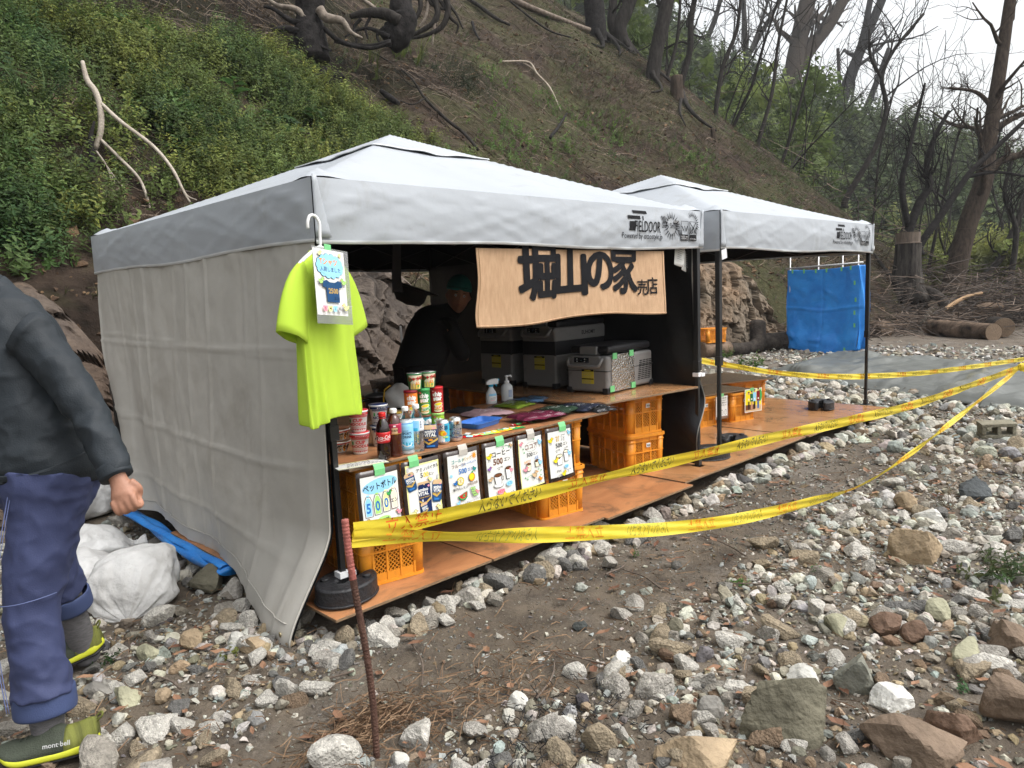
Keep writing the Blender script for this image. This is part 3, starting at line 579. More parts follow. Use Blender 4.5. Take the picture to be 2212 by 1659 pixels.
# ================================================================ CRATES AND COUNTERS
cr_m = mat('crate_plastic', (.72, .27, .02), .42, .12, 2.2, .04, 40, spec=.45, dirt=((.36, .13, .02), 7, .7, .4))
cr_l = mat('paper_label', (.7, .7, .68), .7, .05)
dark_in = mat('print_dark', (.03, .03, .03), .6)
CW, CD, CH = .33, .49, .285
def make_crate(loc, rz, label, group='orange plastic crates', tag_on=True, sx=1.):
    """lattice-sided stacking crate, short side to the front (-y)"""
    t = empty('plastic_crate', loc, label, 'crate', group, rz)
    b = MB(); w, d, h = CW, CD, CH; r = .03
    tp = lambda z: .955+.045*z/h                                                   # walls taper to the foot
    # rounded corner posts
    for sx_ in (-1, 1):
        for sy_ in (-1, 1):
            V = []; ring = 6
            for z in (.004, h-.02):
                k = tp(z)
                for i in range(ring+1):
                    a = math.pi/2*i/ring; V.append((sx_*(w/2*k-r+r*math.cos(a)), sy_*(d/2*k-r+r*math.sin(a)), z))
                V.append((sx_*(w/2*k-r-.03), sy_*(d/2*k), z)); V.insert(len(V)-ring-2, (sx_*(w/2*k), sy_*(d/2*k-r-.03), z))
            m = ring+3; b = MB(); b.add(V, [(i, i+1, m+i+1, m+i) for i in range(m-1)]); b.build('corner_post', cr_m, t, smooth=True, solid=.004)
    pass
    def ring(z0, z1, out):
        q = MB(); V = []
        for z, o_ in ((z0, out), (z1, out), (z1, 0), (z0, 0)):
            k = tp((z0+z1)/2); W2, D2 = w/2*k+o_, d/2*k+o_
            for cx, cy, a0 in ((1, 1, 0), (-1, 1, 1), (-1, -1, 2), (1, -1, 3)):
                for i in range(5):
                    a = math.pi/2*(a0+i/4); V.append((cx*(W2-r)+r*math.cos(a), cy*(D2-r)+r*math.sin(a), z))
        q.add(V, [(k*20+i, k*20+(i+1) % 20, ((k+1) % 4)*20+(i+1) % 20, ((k+1) % 4)*20+i) for k in range(4) for i in range(20)]); return q
    ring(h-.022, h, .010).build('rim', cr_m, t, smooth=False, bevel=.002)
    ring(h-.05, h-.046, .007).build('upper_rib', cr_m, t); ring(.0, .016, .006).build('foot_rim', cr_m, t); ring(.155, .160, .006).build('middle_rib', cr_m, t)
    def side(L, nb, front):
        """panel in local x (along), z; returns slats grouped as one lattice"""
        q = MB(); x0 = -L/2+.055; x1 = L/2-.055; n = nb; cw = (x1-x0)/n
        for i in range(n+1): q.box((x0+cw*i, 0, h/2), (.010, .012, h-.03))
        q.box((0, 0, .034), (x1-x0, .006, .04)); q.box((0, 0, h-.030), (x1-x0, .006, .03)); q.box((0, 0, .157), (x1-x0, .01, .008))
        solid = [(n//2)] if n % 2 else [n//2-1, n//2]
        for i in range(n):
            for z0, z1 in ((.054, .154), (.160, h-.045)):
                if i in solid and z0 > .1:
                    q.box((x0+cw*(i+.5), 0, (z0+z1)/2-.0), (cw, .004, z1-z0)); continue
                a = x0+cw*i+.004; e = a+cw-.008; st = .021
                for sgn in (1, -1):                                                # diamond lattice
                    c = -(z1-z0)
                    k = 0
                    while True:
                        s0 = a-(z1-z0)+k*st; k += 1
                        if s0 > e: break
                        xa, xb = max(a, s0), min(e, s0+(z1-z0))
                        if xb-xa < .006: continue
                        za, zb = z0+(xa-s0), z0+(xb-s0)
                        if sgn < 0: za, zb = z1-(xa-s0), z1-(xb-s0)
                        nx = .0019*1.4; q.add([(xa, -.002, za-nx), (xb, -.002, zb-nx), (xb, -.002, zb+nx), (xa, -.002, za+nx), (xa, .002, za-nx), (xb, .002, zb-nx), (xb, .002, zb+nx), (xa, .002, za+nx)], [(0, 1, 2, 3), (7, 6, 5, 4), (3, 2, 6, 7), (1, 0, 4, 5)])
        return q
    for L, nb, rot, off in ((w, 3, 0, -d/2), (w, 3, math.pi, d/2), (d, 5, math.pi/2, w/2), (d, 5, -math.pi/2, -w/2)):
        o = side(L*.97, nb, True).build('lattice_side', cr_m, t)
        if abs(rot) in (0, math.pi): o.location = (0, off*.975+(.004 if off < 0 else -.004), 0)
        else: o.location = (off*.975+(-.004 if off > 0 else .004), 0, 0)
        o.rotation_euler = (0, 0, rot)
    f = MB(); f.box((0, 0, .012), (w*.93, d*.93, .006)); f.build('bottom', cr_m, t)
    if tag_on:
        k = MB(); k.box((.01, -d/2*.985-.006, .205), (.036, .0015, .03)); l = k.build('paper_label', cr_l, t)
        fl = Flat(); rngl = random.Random(3); x = -.012
        while x < .012: wd_ = rngl.choice([.0008, .0015, .002]); fl.rect(x, -.006, x+wd_, .008, 'black'); x += wd_+.0014
        fl.build('barcode', plane_map((.01, -d/2*.985-.0068, .203), (1, 0, 0), (0, 0, 1)), l)
    return t
CG = 'orange plastic crates propping up the boards'
RZ = math.radians(-9)
c0 = make_crate((.29, .19, .0), RZ, 'orange crate behind the drinks price sheet, lower of its stack', CG)
dup(c0, (.29, .19, CH), RZ+.02, 'orange crate right under the drinks end of the front counter', CG)
dup(c0, (1.53, .225, .0), RZ, 'orange lattice crate on the floor under the front counter right end', CG)
dup(c0, (1.52, .225, CH), RZ-.01, 'orange lattice crate directly under the bagged shirts', CG)
dup(c0, (2.68, .42, .0), math.radians(-14), 'orange crate on the floor below the big cooler, lower of two', CG)
dup(c0, (2.67, .42, CH), math.radians(-12), 'orange crate right under the cooler table, upper of two', CG)
dup(c0, (2.6, 1.9, .0), math.radians(80), 'orange crate in deep shade under the rear end of the cooler table', CG)
dup(c0, (2.6, 1.9, CH), math.radians(80), 'orange crate in deep shade touching the rear of the cooler table', CG)
dup(c0, (1.65, 2.2, .0), math.radians(10), 'orange crate in the dark behind the tub of noodles', CG)
dup(c0, (1.65, 2.2, CH), math.radians(10), 'orange crate holding up the dark preparation table', CG)
dup(c0, (.35, .95, .0), math.radians(3), 'orange crate in the shade behind the cup noodles, lower one', CG)
dup(c0, (.35, .95, CH), math.radians(1), 'orange crate in the shade behind the cup noodles, upper one', CG)
dup(c0, (4.42, .98, .0), math.radians(-14), 'orange crate carrying the low bench with the handwritten notice', CG)
dup(c0, (4.88, .84, .0), math.radians(-14), 'orange crate behind the running group photo', CG)
dup(c0, (5.68, 1.12, .0), math.radians(68), 'orange crate side on under the rear low bench', CG)
CT = 2*CH+.016
board('counter_board', .03, 1.84, -.085, .83, CT, .013, 'orange plywood counter top carrying the drinks, noodles and shirts', 'counter board', None, ply, math.radians(-.5))
board('counter_board', 2.0, 3.1, .03, 2.35, CT+.012, .014, 'orange plywood top under the portable coolers', 'counter board', None, plyw, math.radians(-6))
board('counter_board', .9, 2.1, 1.95, 2.5, CT, .013, 'dark plywood table where the shopkeeper works', 'counter board', None, ply)
plyd = mat('bench_face', (.11, .07, .035), .25, .25, 3, .05, 40, spec=.5, stretch=(1, 3, 1), col2=(.16, .1, .055))
board('bench_board', 4.12, 5.1, .70, 1.5, CH+.016, .013, 'brown plywood bench top carrying the notice and photo', 'bench board', None, plyd, math.radians(-14))
board('bench_board', 4.7, 6.0, 1.0, 1.75, CH+.018, .013, 'long brown plywood bench top at the platform rear', 'bench board', None, plyd, math.radians(-22))
# ================================================================ NOREN BANNER
hemp = mat('noren_cloth', (.48, .30, .175), .85, .22, 10, .2, 220, col2=(.60, .40, .245), stretch=(5, 1, 1.2), detail=12)
def noren(u, v, h=0):
    """u metres along from the left end, v metres down from the top"""
    L = 1.68; s = u/L
    y = -.012+.016*math.sin(s*17+v*2.2)*(.4+v*2.2)+.02*math.sin(s*5.3+1)*v*2+.012*float(fbm(np.array(u*4), np.array(v*5), 81, 4))
    y -= .03*math.exp(-s*9)*v*2
    return (.885+u-.012*math.sin(v*9)*(1-s)*0+.02*(v/.4)*math.exp(-s*14)*math.sin(v*14), y-h, 1.555-v*(1+.04*math.sin(s*7.5+.4)))
crumple(hemp, 3, .12, .02); t = empty('noren', (.9, 0, 1.55), 'tan cloth shop banner with big black brush characters', 'shop banner')
inv = lambda p: (p[0]-.9, p[1], p[2]-1.55)
b = MB(); b.grid(lambda s, v: inv(noren(s*1.68, v*.4)), 110, 40); b.build('cloth', translucent(hemp, .12), t, smooth=True, solid=.0012)
f = Flat()
for ch, x, w in (('堀', .455, .30), ('山', .735, .30), ('の', .985, .28), ('家', 1.235, .28)):
    for k in range(9): q = k*math.pi/4; rr0 = .0125 if k < 8 else 0; f.text(ch, x+rr0*math.cos(q), -.13+rr0*.7*math.sin(q), .33 if ch != 'の' else .30, 'black', 0, sx=w/.30*.98, res=4)
f.text('売', 1.43, -.225, .105, 'black', .012); f.text('店', 1.53, -.215, .115, 'black', .012)
f.build('brush_lettering', lambda u, v, h: inv(noren(u, -v+.012, .006+h*.12)), t, cut=.025, rough=.8)
hb = MB()
for s in (.012, .988): hb.tube([np.array(inv(noren(1.68*s, v, .002))) for v in np.linspace(0, .4, 24)], .004, 4)
hb.tube([np.array(inv(noren(u, .392, .002))) for u in np.linspace(0, 1.68, 60)], .004, 4); hb.build('hem', MATS['noren_cloth'], t, smooth=True)
# slips of paper clipped near the middle pole
pm = mat('paper', (.72, .72, .69), .75, .04, 8)
for (px, py), lab, lines in (((1468, 553), 'printed slip of paper clipped up beside the right pole', 6), ((1484, 566), 'greyer paper slip hanging behind the printed slip', 7)):
    p = hy(px, py, .03 if lines == 6 else .06); t = empty('paper_slip', p, lab, 'paper slip', 'slips pinned beside the pole'); t.rotation_euler = (0, math.radians(12 if lines == 6 else 16), 0)
    b = MB(); b.grid(lambda u, v: (-.055+.11*u, .006*math.sin(u*4+v*2), -.07+.14*v), 6, 6); b.build('sheet', pm, t, smooth=True, solid=.0006)
    f = Flat(); rr = random.Random(lines)
    for i in range(lines): f.line([(-.04, .045-i*.014), (.0+.04*rr.random(), .045-i*.014)], .003, 'grey')
    f.build('print', plane_map((0, -.008, 0), (1, 0, 0), (0, 0, 1)), t)
# ================================================================ MENU SHEETS along the counter front
lam = mat('laminate_border', (.03, .02, .016), .18, .3, 4, .12, 14, spec=.5)  # see-through sleeve border; the dark behind it is put into its colour
sheet_m = mat('menu_paper', (.74, .74, .71), .4, .03, 6, coat=.3)
tape_g = mat('green_tape', (.16, .5, .2), .5, .08, 8); tape_c = mat('clear_tape', (.45, .42, .38), .2, .1, 8)
MG = 'handwritten menu sheets taped along the counter edge'
def bird(f, x, y, s, c, d=1):
    f.ell(x, y, .013*s, .010*s, 'black', 12); f.ell(x, y, .0115*s, .0085*s, c, 12); f.ell(x+d*.010*s, y+.011*s, .0085*s, .0085*s, 'black', 10); f.ell(x+d*.010*s, y+.011*s, .0072*s, .0072*s, c, 10)
    f.poly([(x+d*.018*s, y+.013*s), (x+d*.026*s, y+.010*s), (x+d*.018*s, y+.008*s)], 'orange'); f.ell(x+d*.012*s, y+.013*s, .0016*s, .0016*s, 'black', 6)
    f.line([(x-.003*s, y-.010*s), (x-.004*s, y-.02*s)], .002*s, 'black'); f.line([(x+.004*s, y-.010*s), (x+.004*s, y-.02*s)], .002*s, 'black'); f.poly([(x-d*.003*s, y+.004*s), (x-d*.018*s, y+.012*s), (x-d*.012*s, y-.004*s)], c)
def cup(f, x, y, w, h, liquid, body='white'):
    f.poly([(x-w/2-.002, y+h/2), (x+w/2+.002, y+h/2), (x+w*.36+.002, y-h/2-.002), (x-w*.36-.002, y-h/2-.002)], 'black'); f.poly([(x-w/2, y+h/2), (x+w/2, y+h/2), (x+w*.36, y-h/2), (x-w*.36, y-h/2)], body)
    f.ell(x, y+h/2, w/2+.002, w*.2+.001, 'black', 16); f.ell(x, y+h/2, w/2-.001, w*.2-.002, liquid, 16)
def sprig(f, x, y, n, c, d=1):
    f.line([(x, y), (x+d*.02*n*.5, y+.005), (x+d*.02*n, y)], .0014, 'black')
    for i in range(n): f.ell(x+d*(.012+.02*i), y+(.006 if i % 2 else -.006), .005, .003, c, 8, a=.6)
def menu(x, z1, w, h, label, draw, tape, lean=0, yo=0, rot=0, bord=.022, top=.022):
    """x,z1: top left corner of the sleeve on the counter front"""
    t = empty('menu_sheet', (x+w/2, -.108+yo, z1), label, 'menu sheet', MG); t.rotation_euler = (lean, rot, 0)
    bend = lambda u, v: -.010*math.sin(math.pi*u)-.018*(v)**2
    b = MB(); b.grid(lambda u, v: (-w/2+w*u, bend(u, v), -h*v), 8, 10); b.build('sleeve', lam, t, smooth=True, solid=.0008)
    fn = lambda a, c, hh: (a, bend(a/w+.5, -c/h)-.0014-hh, c)
    b = MB(); pw, ph = w-2*bord, h-2*top; b.grid(lambda u, v: fn(-pw/2+pw*u, -top-ph*v, 0), 8, 10); b.build('paper', sheet_m, t, smooth=True)
    f = Flat(); draw(f, pw, ph, -top); f.build('drawing_and_lettering', lambda a, c, hh: fn(a, c, .0006+hh), t, eps=.00012, cut=.05, rough=.4)
    b = MB(); b.grid(lambda u, v: (-.0+(u-.5)*.055+tape[1], (-.0035 if v > .4 else .012*(1-v/.4)-.0035)-.010*math.sin(math.pi*(.5+tape[1]/w))*1.05, .016-.045*v+(.007 if v < .4 else 0)), 2, 5); b.build('tape', tape[0], t, solid=.0006)
def m1(f, w, h, y0):
    f.ell(0, y0-.047, w*.47, .033, 'lblue', 24, .1); f.ell(.02, y0-.04, w*.38, .02, 'lblue', 24)
    f.text('ペットボトル', 0, y0-.05, .036, 'black', .022, .06, sx=.84)
    for i, (c, d) in enumerate((('lblue', '5'), ('lgreen', '0'), ('pyel', '0'), ('cream', ''))):
        x = -w/2+.03+i*.0455; y = y0-.135+.004*i
        for k, col in ((.0012, 'black' if i < 3 else 'brown'), (-.0012, 'white'), (-.004, c)): f.poly([(x-.018-k, y-.045-k), (x+.018+k, y-.045-k), (x+.020+k, y+.02), (x+.010+k, y+.045+k), (x-.010-k, y+.045+k), (x-.020-k, y+.02)], col)
        f.rect(x-.007, y+.046, x+.007, y+.054, c)
        if d: f.text(d, x, y-.008, .06, 'blue', .03, sx=.8)
        else: f.text('エン', x, y-.008, .022, 'navy', .03)
    bird(f, .04, y0-.095, .9, 'green'); bird(f, -w/2+.012, y0-.20, .9, 'tan'); bird(f, w/2-.012, y0-.19, .9, 'pink', -1)
    f.ell(-.055, y0-.212, .016, .013, 'lblue', 14); f.ell(0, y0-.20, .035, .014, 'lgreen', 16); f.ell(-.005, y0-.228, .06, .013, 'pyel', 20)
    f.text('水･お茶類', -.018, y0-.208, .020, 'black', .012, .06); f.text('スポーツドリンク･コーラ', .0, y0-.230, .0165, 'black', .012, .05, sx=.95)
    bird(f, -w/2+.016, y0-.262, .8, 'lgrey'); bird(f, -w/2+.045, y0-.258, .8, 'lgrey')
def pouch2(f, x, y, s, a):
    c, d = math.cos(a), math.sin(a); T = lambda u, v: (x+s*(c*u-d*v), y+s*(d*u+c*v)); P = lambda pts, col: f.poly([T(*p) for p in pts], col)
    P([(-.007, .055), (.007, .055), (.007, .075), (-.007, .075)], 'lgrey'); P([(-.024, .05), (.024, .05), (.032, .04), (.03, -.045), (.022, -.055), (-.022, -.055), (-.03, -.045), (-.032, .04)], 'dblue')
    P([(-.03, .028), (.03, .028), (.031, .04), (.022, .05), (-.022, .05), (-.031, .04)], 'tan'); P([(-.029, -.02), (.0, -.032), (.029, -.01), (.029, -.0), (.0, -.022), (-.029, -.01)], 'gold')
    f.ell(*T(.018, .03), .006*s, .004*s, 'pink', 8); f.text('amino', *T(0, .015), .022*s, 'white', .03, a, .9); f.text('VITAL', *T(0, -.002), .021*s, 'white', .03, a, .9); f.text('SUPER SPORTS', *T(0, -.015), .009*s, 'gold', .01, a, .9)
    P([(-.02, -.035), (.015, -.038), (.012, -.046), (-.016, -.046)], 'blue')
def m2(f, w, h, y0):
    f.rect(-w/2, y0-h, -w/2+.007, y0, 'pyel'); f.rect(w/2-.007, y0-h, w/2, y0, 'pyel'); f.rect(-w/2, y0-.007, w/2, y0, 'pyel'); f.rect(-w/2, y0-h, w/2, y0-h+.007, 'pyel')
    f.text('アミノバイタル', .027, y0-.03, .020, 'black', .012, .05); f.text('5', -.012, y0-.058, .032, 'black', .01); f.text('00', .014, y0-.058, .032, 'yellow', .02); f.text('エン', .045, y0-.06, .018, 'black', .01)
    f.rect(-.038, y0-.245, .033, y0-.09, 'navy'); f.rect(-.038, y0-.105, .033, y0-.088, 'tan'); f.ell(.024, y0-.112, .007, .005, 'pink', 8); f.text('amino', -.01, y0-.125, .023, 'white', .03); f.text('VITAL', -.01, y0-.145, .023, 'white', .03); f.text('SUPER SPORTS', -.004, y0-.162, .0095, 'gold', .01)
    f.poly([(-.038, y0-.17), (-.01, y0-.19), (.033, y0-.165), (.033, y0-.175), (-.01, y0-.20), (-.038, y0-.18)], 'gold')
    pouch2(f, -w/2+.022, y0-.075, .85, .22); pouch2(f, w/2-.024, y0-.145, 1.0, -.18); pouch2(f, -.012, y0-.215, .62, .2)
    bird(f, .035, y0-.085, .8, 'pyel', -1); bird(f, -w/2+.022, y0-.225, 1, 'pyel'); bird(f, w/2-.022, y0-.228, 1, 'pyel', -1)
def m3(f, w, h, y0):
    for i in range(10):
        a = i*.628; f.poly([(w/2-.022+.011*math.cos(a-.25), y0-.02+.011*math.sin(a-.25)), (w/2-.022+.021*math.cos(a), y0-.02+.021*math.sin(a)), (w/2-.022+.011*math.cos(a+.25), y0-.02+.011*math.sin(a+.25))], 'orange')
    f.ell(w/2-.022, y0-.02, .010, .010, 'orange', 12)
    f.text('ゴールド', -.035, y0-.032, .021, 'teal', .008, .05); f.text('パック', .025, y0-.03, .021, 'gold', .008, .05); f.text('フルーツ', -.035, y0-.056, .021, 'brown', .008, .04); f.text('シャーベット', .035, y0-.053, .018, 'blue', .008, .05)
    f.text('500', -.01, y0-.086, .035, 'blue', .02); f.text('エン', .042, y0-.085, .02, 'blue', .015); bird(f, .07, y0-.09, .8, 'teal', -1); f.ell(-w/2+.014, y0-.098, .008, .008, 'lblue', 8)
    f.ell(-.03, y0-.132, .022, .021, 'black'); f.ell(-.03, y0-.132, .0205, .0195, 'yellow'); f.ell(-.03, y0-.132, .016, .015, 'cream')
    for i in range(4): a = i*.785; f.line([(-.03-.017*math.cos(a), y0-.132-.017*math.sin(a)), (-.03+.017*math.cos(a), y0-.132+.017*math.sin(a))], .0025, 'gold')
    bird(f, -.062, y0-.14, .8, 'blue'); f.ell(.045, y0-.125, .0225, .0215, 'black'); f.ell(.045, y0-.125, .021, .02, 'orange'); f.ell(.042, y0-.122, .017, .016, 'yellow'); f.ell(.05, y0-.10, .008, .004, 'green', 8, .5)
    f.text('瀬戸内レモン', -.035, y0-.168, .0155, 'black', .006, .04); f.text('宮崎日向夏', .045, y0-.158, .015, 'brown', .006, .03)
    f.poly([(-.058, y0-.205), (.005, y0-.185), (.002, y0-.215), (-.015, y0-.228), (-.04, y0-.226)], 'black'); f.poly([(-.056, y0-.205), (.003, y0-.187), (0, y0-.214), (-.016, y0-.226), (-.039, y0-.224)], 'green'); f.poly([(-.050, y0-.204), (.001, y0-.189), (-.004, y0-.211), (-.017, y0-.219), (-.037, y0-.217)], 'red')
    for i in range(7): f.ell(-.04+.007*i, y0-.203-.004*(i % 3), .0012, .0022, 'black', 6)
    for i in range(12): f.ell(.032+.011*(i % 3)+.004*(i//3), y0-.180-.012*(i//3), .0062, .0062, 'black', 10); f.ell(.032+.011*(i % 3)+.004*(i//3), y0-.180-.012*(i//3), .005, .005, 'lgreen', 10)
    bird(f, .072, y0-.205, .8, 'pink', -1); bird(f, -.06, y0-.235, .7, 'lblue'); f.text('北海道スイカ', -.03, y0-.248, .0145, 'black', .006, .04); f.text('山梨シャインマスカット', .04, y0-.238, .0115, 'black', .004, .05)
def m4(f, w, h, y0):
    f.text('コーヒー', .005, y0-.045, .034, 'black', .02, .04); f.text('500', -.02, y0-.085, .044, 'brown', .03); f.text('エン', .047, y0-.083, .024, 'black', .02)
    bird(f, -w/2+.018, y0-.055, 1.1, 'yellow'); sprig(f, .01, y0-.015, 3, 'green'); bird(f, w/2-.014, y0-.018, .8, 'tan', -1); sprig(f, -.03, y0-.118, 2, 'grey'); bird(f, -w/2+.014, y0-.115, .8, 'purple')
    f.ell(-.03, y0-.205, .034, .013, 'black', 20); f.ell(-.03, y0-.204, .032, .0115, 'white', 20); cup(f, -.03, y0-.175, .05, .045, 'brown'); f.ell(-.002, y0-.172, .010, .012, 'black', 12, ring=.003)
    cup(f, .045, y0-.155, .04, .055, 'brown'); bird(f, .068, y0-.145, .9, 'pink', -1); bird(f, -w/2+.012, y0-.17, .9, 'tan')
    f.ell(-.02, y0-.238, .026, .014, 'pink', 20); f.text('HOT', -.02, y0-.238, .022, 'red', .01, .05); f.ell(.045, y0-.208, .025, .013, 'lblue', 20); f.text('ICE', .045, y0-.208, .021, 'blue', .01, .05)
    sprig(f, -.045, y0-.268, 2, 'grey'); bird(f, .01, y0-.262, 1, 'yellow', -1); sprig(f, .035, y0-.258, 2, 'grey')
def m5(f, w, h, y0):
    f.rect(-w/2, y0-h, w/2, y0-h+.006, 'pyel'); f.rect(-w/2, y0-h, -w/2+.005, y0, 'pyel')
    f.ell(.0, y0-.05, .045, .026, 'black', 20, ring=.0015); f.text('ココア', -.0, y0-.05, .033, 'brown', .016, .04); f.text('500', -.015, y0-.093, .030, 'black', .008); f.text('エン', .03, y0-.092, .02, 'black', .008)
    bird(f, -w/2+.015, y0-.03, .8, 'pink'); bird(f, w/2-.018, y0-.04, 1.1, 'lblue', -1)
    for x, y in ((-.06, -.055), (-.055, -.075), (.02, -.012), (-.06, -.21), (-.045, -.22), (.065, -.19), (.06, -.215), (.045, -.18)): f.poly([(x+.006*math.cos(k*1.2566+1.57), y0+y+.006*math.sin(k*1.2566+1.57)) if q == 0 else (x+.003*math.cos(k*1.2566+2.2), y0+y+.003*math.sin(k*1.2566+2.2)) for k in range(5) for q in (0, 1)], 'green')
    f.text('HOT', -.035, y0-.128, .022, 'orange', .006, .05); f.text('ICE', .035, y0-.115, .022, 'blue', .006)
    cup(f, -.03, y0-.158, .03, .036, 'brown', 'cream'); cup(f, .035, y0-.148, .034, .032, 'brown', 'cream'); bird(f, -.055, y0-.168, 1, 'pink'); bird(f, .06, y0-.148, 1.1, 'lblue', -1)
    f.line([(-.06, y0-.215), (-.03, y0-.20), (.03, y0-.21), (.065, y0-.185)], .0013, 'green'); bird(f, .005, y0-.205, 1.3, 'tan'); bird(f, .05, y0-.235, .9, 'orange', -1)
def m6(f, w, h, y0):
    f.text('甘', -.025, y0-.045, .036, 'gold', .014); f.text('酒', .022, y0-.045, .040, 'grey', .018); f.text('500', -.015, y0-.083, .036, 'black', .02, .03); f.text('エン', .04, y0-.08, .021, 'black', .016)
    bird(f, -w/2+.016, y0-.05, 1.1, 'yellow'); bird(f, w/2-.018, y0-.025, 1, 'lblue', -1); sprig(f, -.05, y0-.11, 2, 'grey'); sprig(f, .02, y0-.105, 2, 'grey')
    cup(f, -.02, y0-.165, .048, .05, 'cream'); cup(f, .038, y0-.15, .042, .055, 'cream'); bird(f, -.052, y0-.165, 1.1, 'yellow'); bird(f, .066, y0-.14, 1.1, 'lblue', -1)
    f.text('Hot', -.035, y0-.222, .022, 'black', .005, .05); f.ell(.03, y0-.205, .02, .011, 'lblue', 16); f.text('Ice', .03, y0-.205, .02, 'blue', .008); sprig(f, -.055, y0-.25, 2, 'grey'); bird(f, .0, y0-.245, 1.1, 'yellow'); sprig(f, .025, y0-.23, 2, 'grey')
ZT = CT-.016
menu(.035, ZT, .235, .30, 'bottled drinks price sheet with four coloured bottles spelling 500', m1, (tape_g, 0), bord=.018, top=.026)
menu(.275, ZT, .235, .295, 'jelly drink price sheet pasted with dark blue pouches', m2, (tape_g, -.05), yo=-.002, bord=.02, top=.02)
menu(.525, ZT, .235, .315, 'fruit sherbet price sheet with lemon, watermelon and grapes', m3, (tape_c, 0), yo=-.001)
menu(.775, ZT, .235, .335, 'coffee price sheet with two cups and red and blue ovals', m4, (tape_g, .0), yo=-.003)
menu(1.02, ZT, .205, .31, 'cocoa price sheet with green ivy leaves and pink birds', m5, (tape_c, .0), yo=-.001, bord=.014)
menu(1.245, ZT-.0, .225, .30, 'sweet rice drink price sheet farthest from the corner pole', m6, (tape_g, .02), yo=-.003, bord=.018)
# handwritten card lying on the counter
t = empty('notice_card', hz(778, 1003, CT+.001), 'handwritten notice lying flat at the counter left end', 'notice card', rz=math.radians(-12))
b = MB(); b.box((0, 0, .0005), (.26, .12, .001)); b.build('sleeve', clear_film('film'), t); b = MB(); b.box((0, 0, .0015), (.235, .10, .0008)); b.build('paper', sheet_m, t)
f = Flat()
for i, s in enumerate(('ペットボトルは', '冷えています', 'お声がけください', 'ありがとうございます')): f.text(s, -.01+.01*i, .033-.02*i, .019, 'black', .004, .02)
f.rect(-.117, .044, .117, .049, 'pyel'); f.rect(-.117, -.049, .117, -.044, 'pyel'); f.build('handwriting', plane_map((0, 0, .0022), (1, 0, 0), (0, 1, 0)), t, eps=.0002)
# notices on the low bench in the second tent
p = hy(1545, 865, .66); t = empty('bench_notice', (4.50, .655, CH+.012), 'handwritten notice with three drawn faces hanging off the low bench', 'notice', None, math.radians(-14))
b = MB(); b.box((0, 0, -.115), (.17, .0012, .23)); b.build('sleeve', clear_film('film'), t); b = MB(); b.box((.0, -.0014, -.11), (.145, .0008, .19)); b.build('paper', sheet_m, t)
f = Flat()
for i, s in enumerate(('テントは登山者', 'のみなさまより', 'ご支援の募金より', 'いただきました')): f.text(s, 0, -.035-.022*i, .017, 'black', .01)
for i in range(3): f.ell(-.045+.045*i, -.17, .018, .022, 'black', 16, ring=.0018); f.ell(-.051+.045*i, -.166, .002, .003, 'black', 6); f.ell(-.039+.045*i, -.166, .002, .003, 'black', 6); f.line([(-.05+.045*i, -.178), (-.045+.045*i, -.181), (-.04+.045*i, -.178)], .0015, 'black'); f.line([(-.055+.045*i, -.152), (-.045+.045*i, -.143), (-.035+.045*i, -.152)], .003, 'black')
f.build('handwriting', plane_map((0, -.0022, 0), (1, 0, 0), (0, 0, 1)), t, eps=.0002); b = MB(); b.box((.0, -.002, -.005), (.05, .002, .03)); b.build('tape', tape_g, t)
t = empty('bench_photo', (4.92, .555, CH+.012), 'colour photo print of four runners hanging off the low bench', 'photo print', None, math.radians(-14))
b = MB(); b.box((0, 0, -.10), (.235, .0012, .225)); b.build('print_sheet', sheet_m, t); f = Flat(); f.rect(-.11, -.205, .11, .005, 'yellow')
f.rect(-.11, -.07, .11, .005, 'lgreen'); f.ell(-.06, -.05, .05, .05, 'yellow', 14); f.ell(.06, -.03, .05, .04, 'pyel', 14); f.ell(.09, -.06, .03, .06, 'green', 12); f.rect(-.11, -.205, .11, -.15, 'tan'); f.rect(-.11, -.19, .02, -.14, 'brown')
for x, c, hh, lg in ((-.065, 'yellow', 0, 'black'), (-.025, 'dgreen', .01, 'skin'), (.015, 'lblue', .02, 'black'), (.065, 'maroon', .03, 'blue')):
    f.rect(x-.011, -.185, x-.001, -.10, lg); f.rect(x+.002, -.185, x+.012, -.10, lg); f.poly([(x-.02, -.11), (x+.02, -.11), (x+.023, -.045+hh), (x-.023, -.045+hh)], c); f.ell(x, -.03+hh, .011, .014, 'skin', 10); f.ell(x, -.02+hh, .011, .007, 'black', 10); f.rect(x-.008, -.095, x+.008, -.08, 'white')
f.build('picture', plane_map((0, -.0012, 0), (1, 0, 0), (0, 0, 1)), t, eps=.0001); b = MB(); b.box((-.02, -.002, .008), (.05, .002, .03)); b.build('tape', tape_g, t)
# ================================================================ GOODS ON THE COUNTER
TZ = CT+.0005
def face(p, turn=0): return math.atan2(CP[1]-p[1], CP[0]-p[0])+math.pi/2+turn
gloss_w = mat('glossy_white', (.78, .78, .76), .35, .03, 10, coat=.2)
def cyl_item(name, p, label, cat, prof, m, draw, group=None, turn=0, part='body', n=28, lid=None, rough=.4):
    t = empty(name, p, label, cat, group, face(p, turn)); b = MB(); b.lathe(prof, n); b.build(part, m, t, smooth=True, bevel=0)
    R = lambda z: float(np.interp(z, [q[1] for q in prof], [q[0] for q in prof]))
    if draw:
        f = Flat(); draw(f); f.build('label_print', cyl_map(R, -math.pi/2), t, eps=.0002, cut=.012, rough=rough)
    if lid: q = MB(); q.lathe(lid[0], n); q.build(lid[2], lid[1], t, smooth=True)
    return t
def shade(o):
    for p in o.data.polygons: p.use_smooth = True
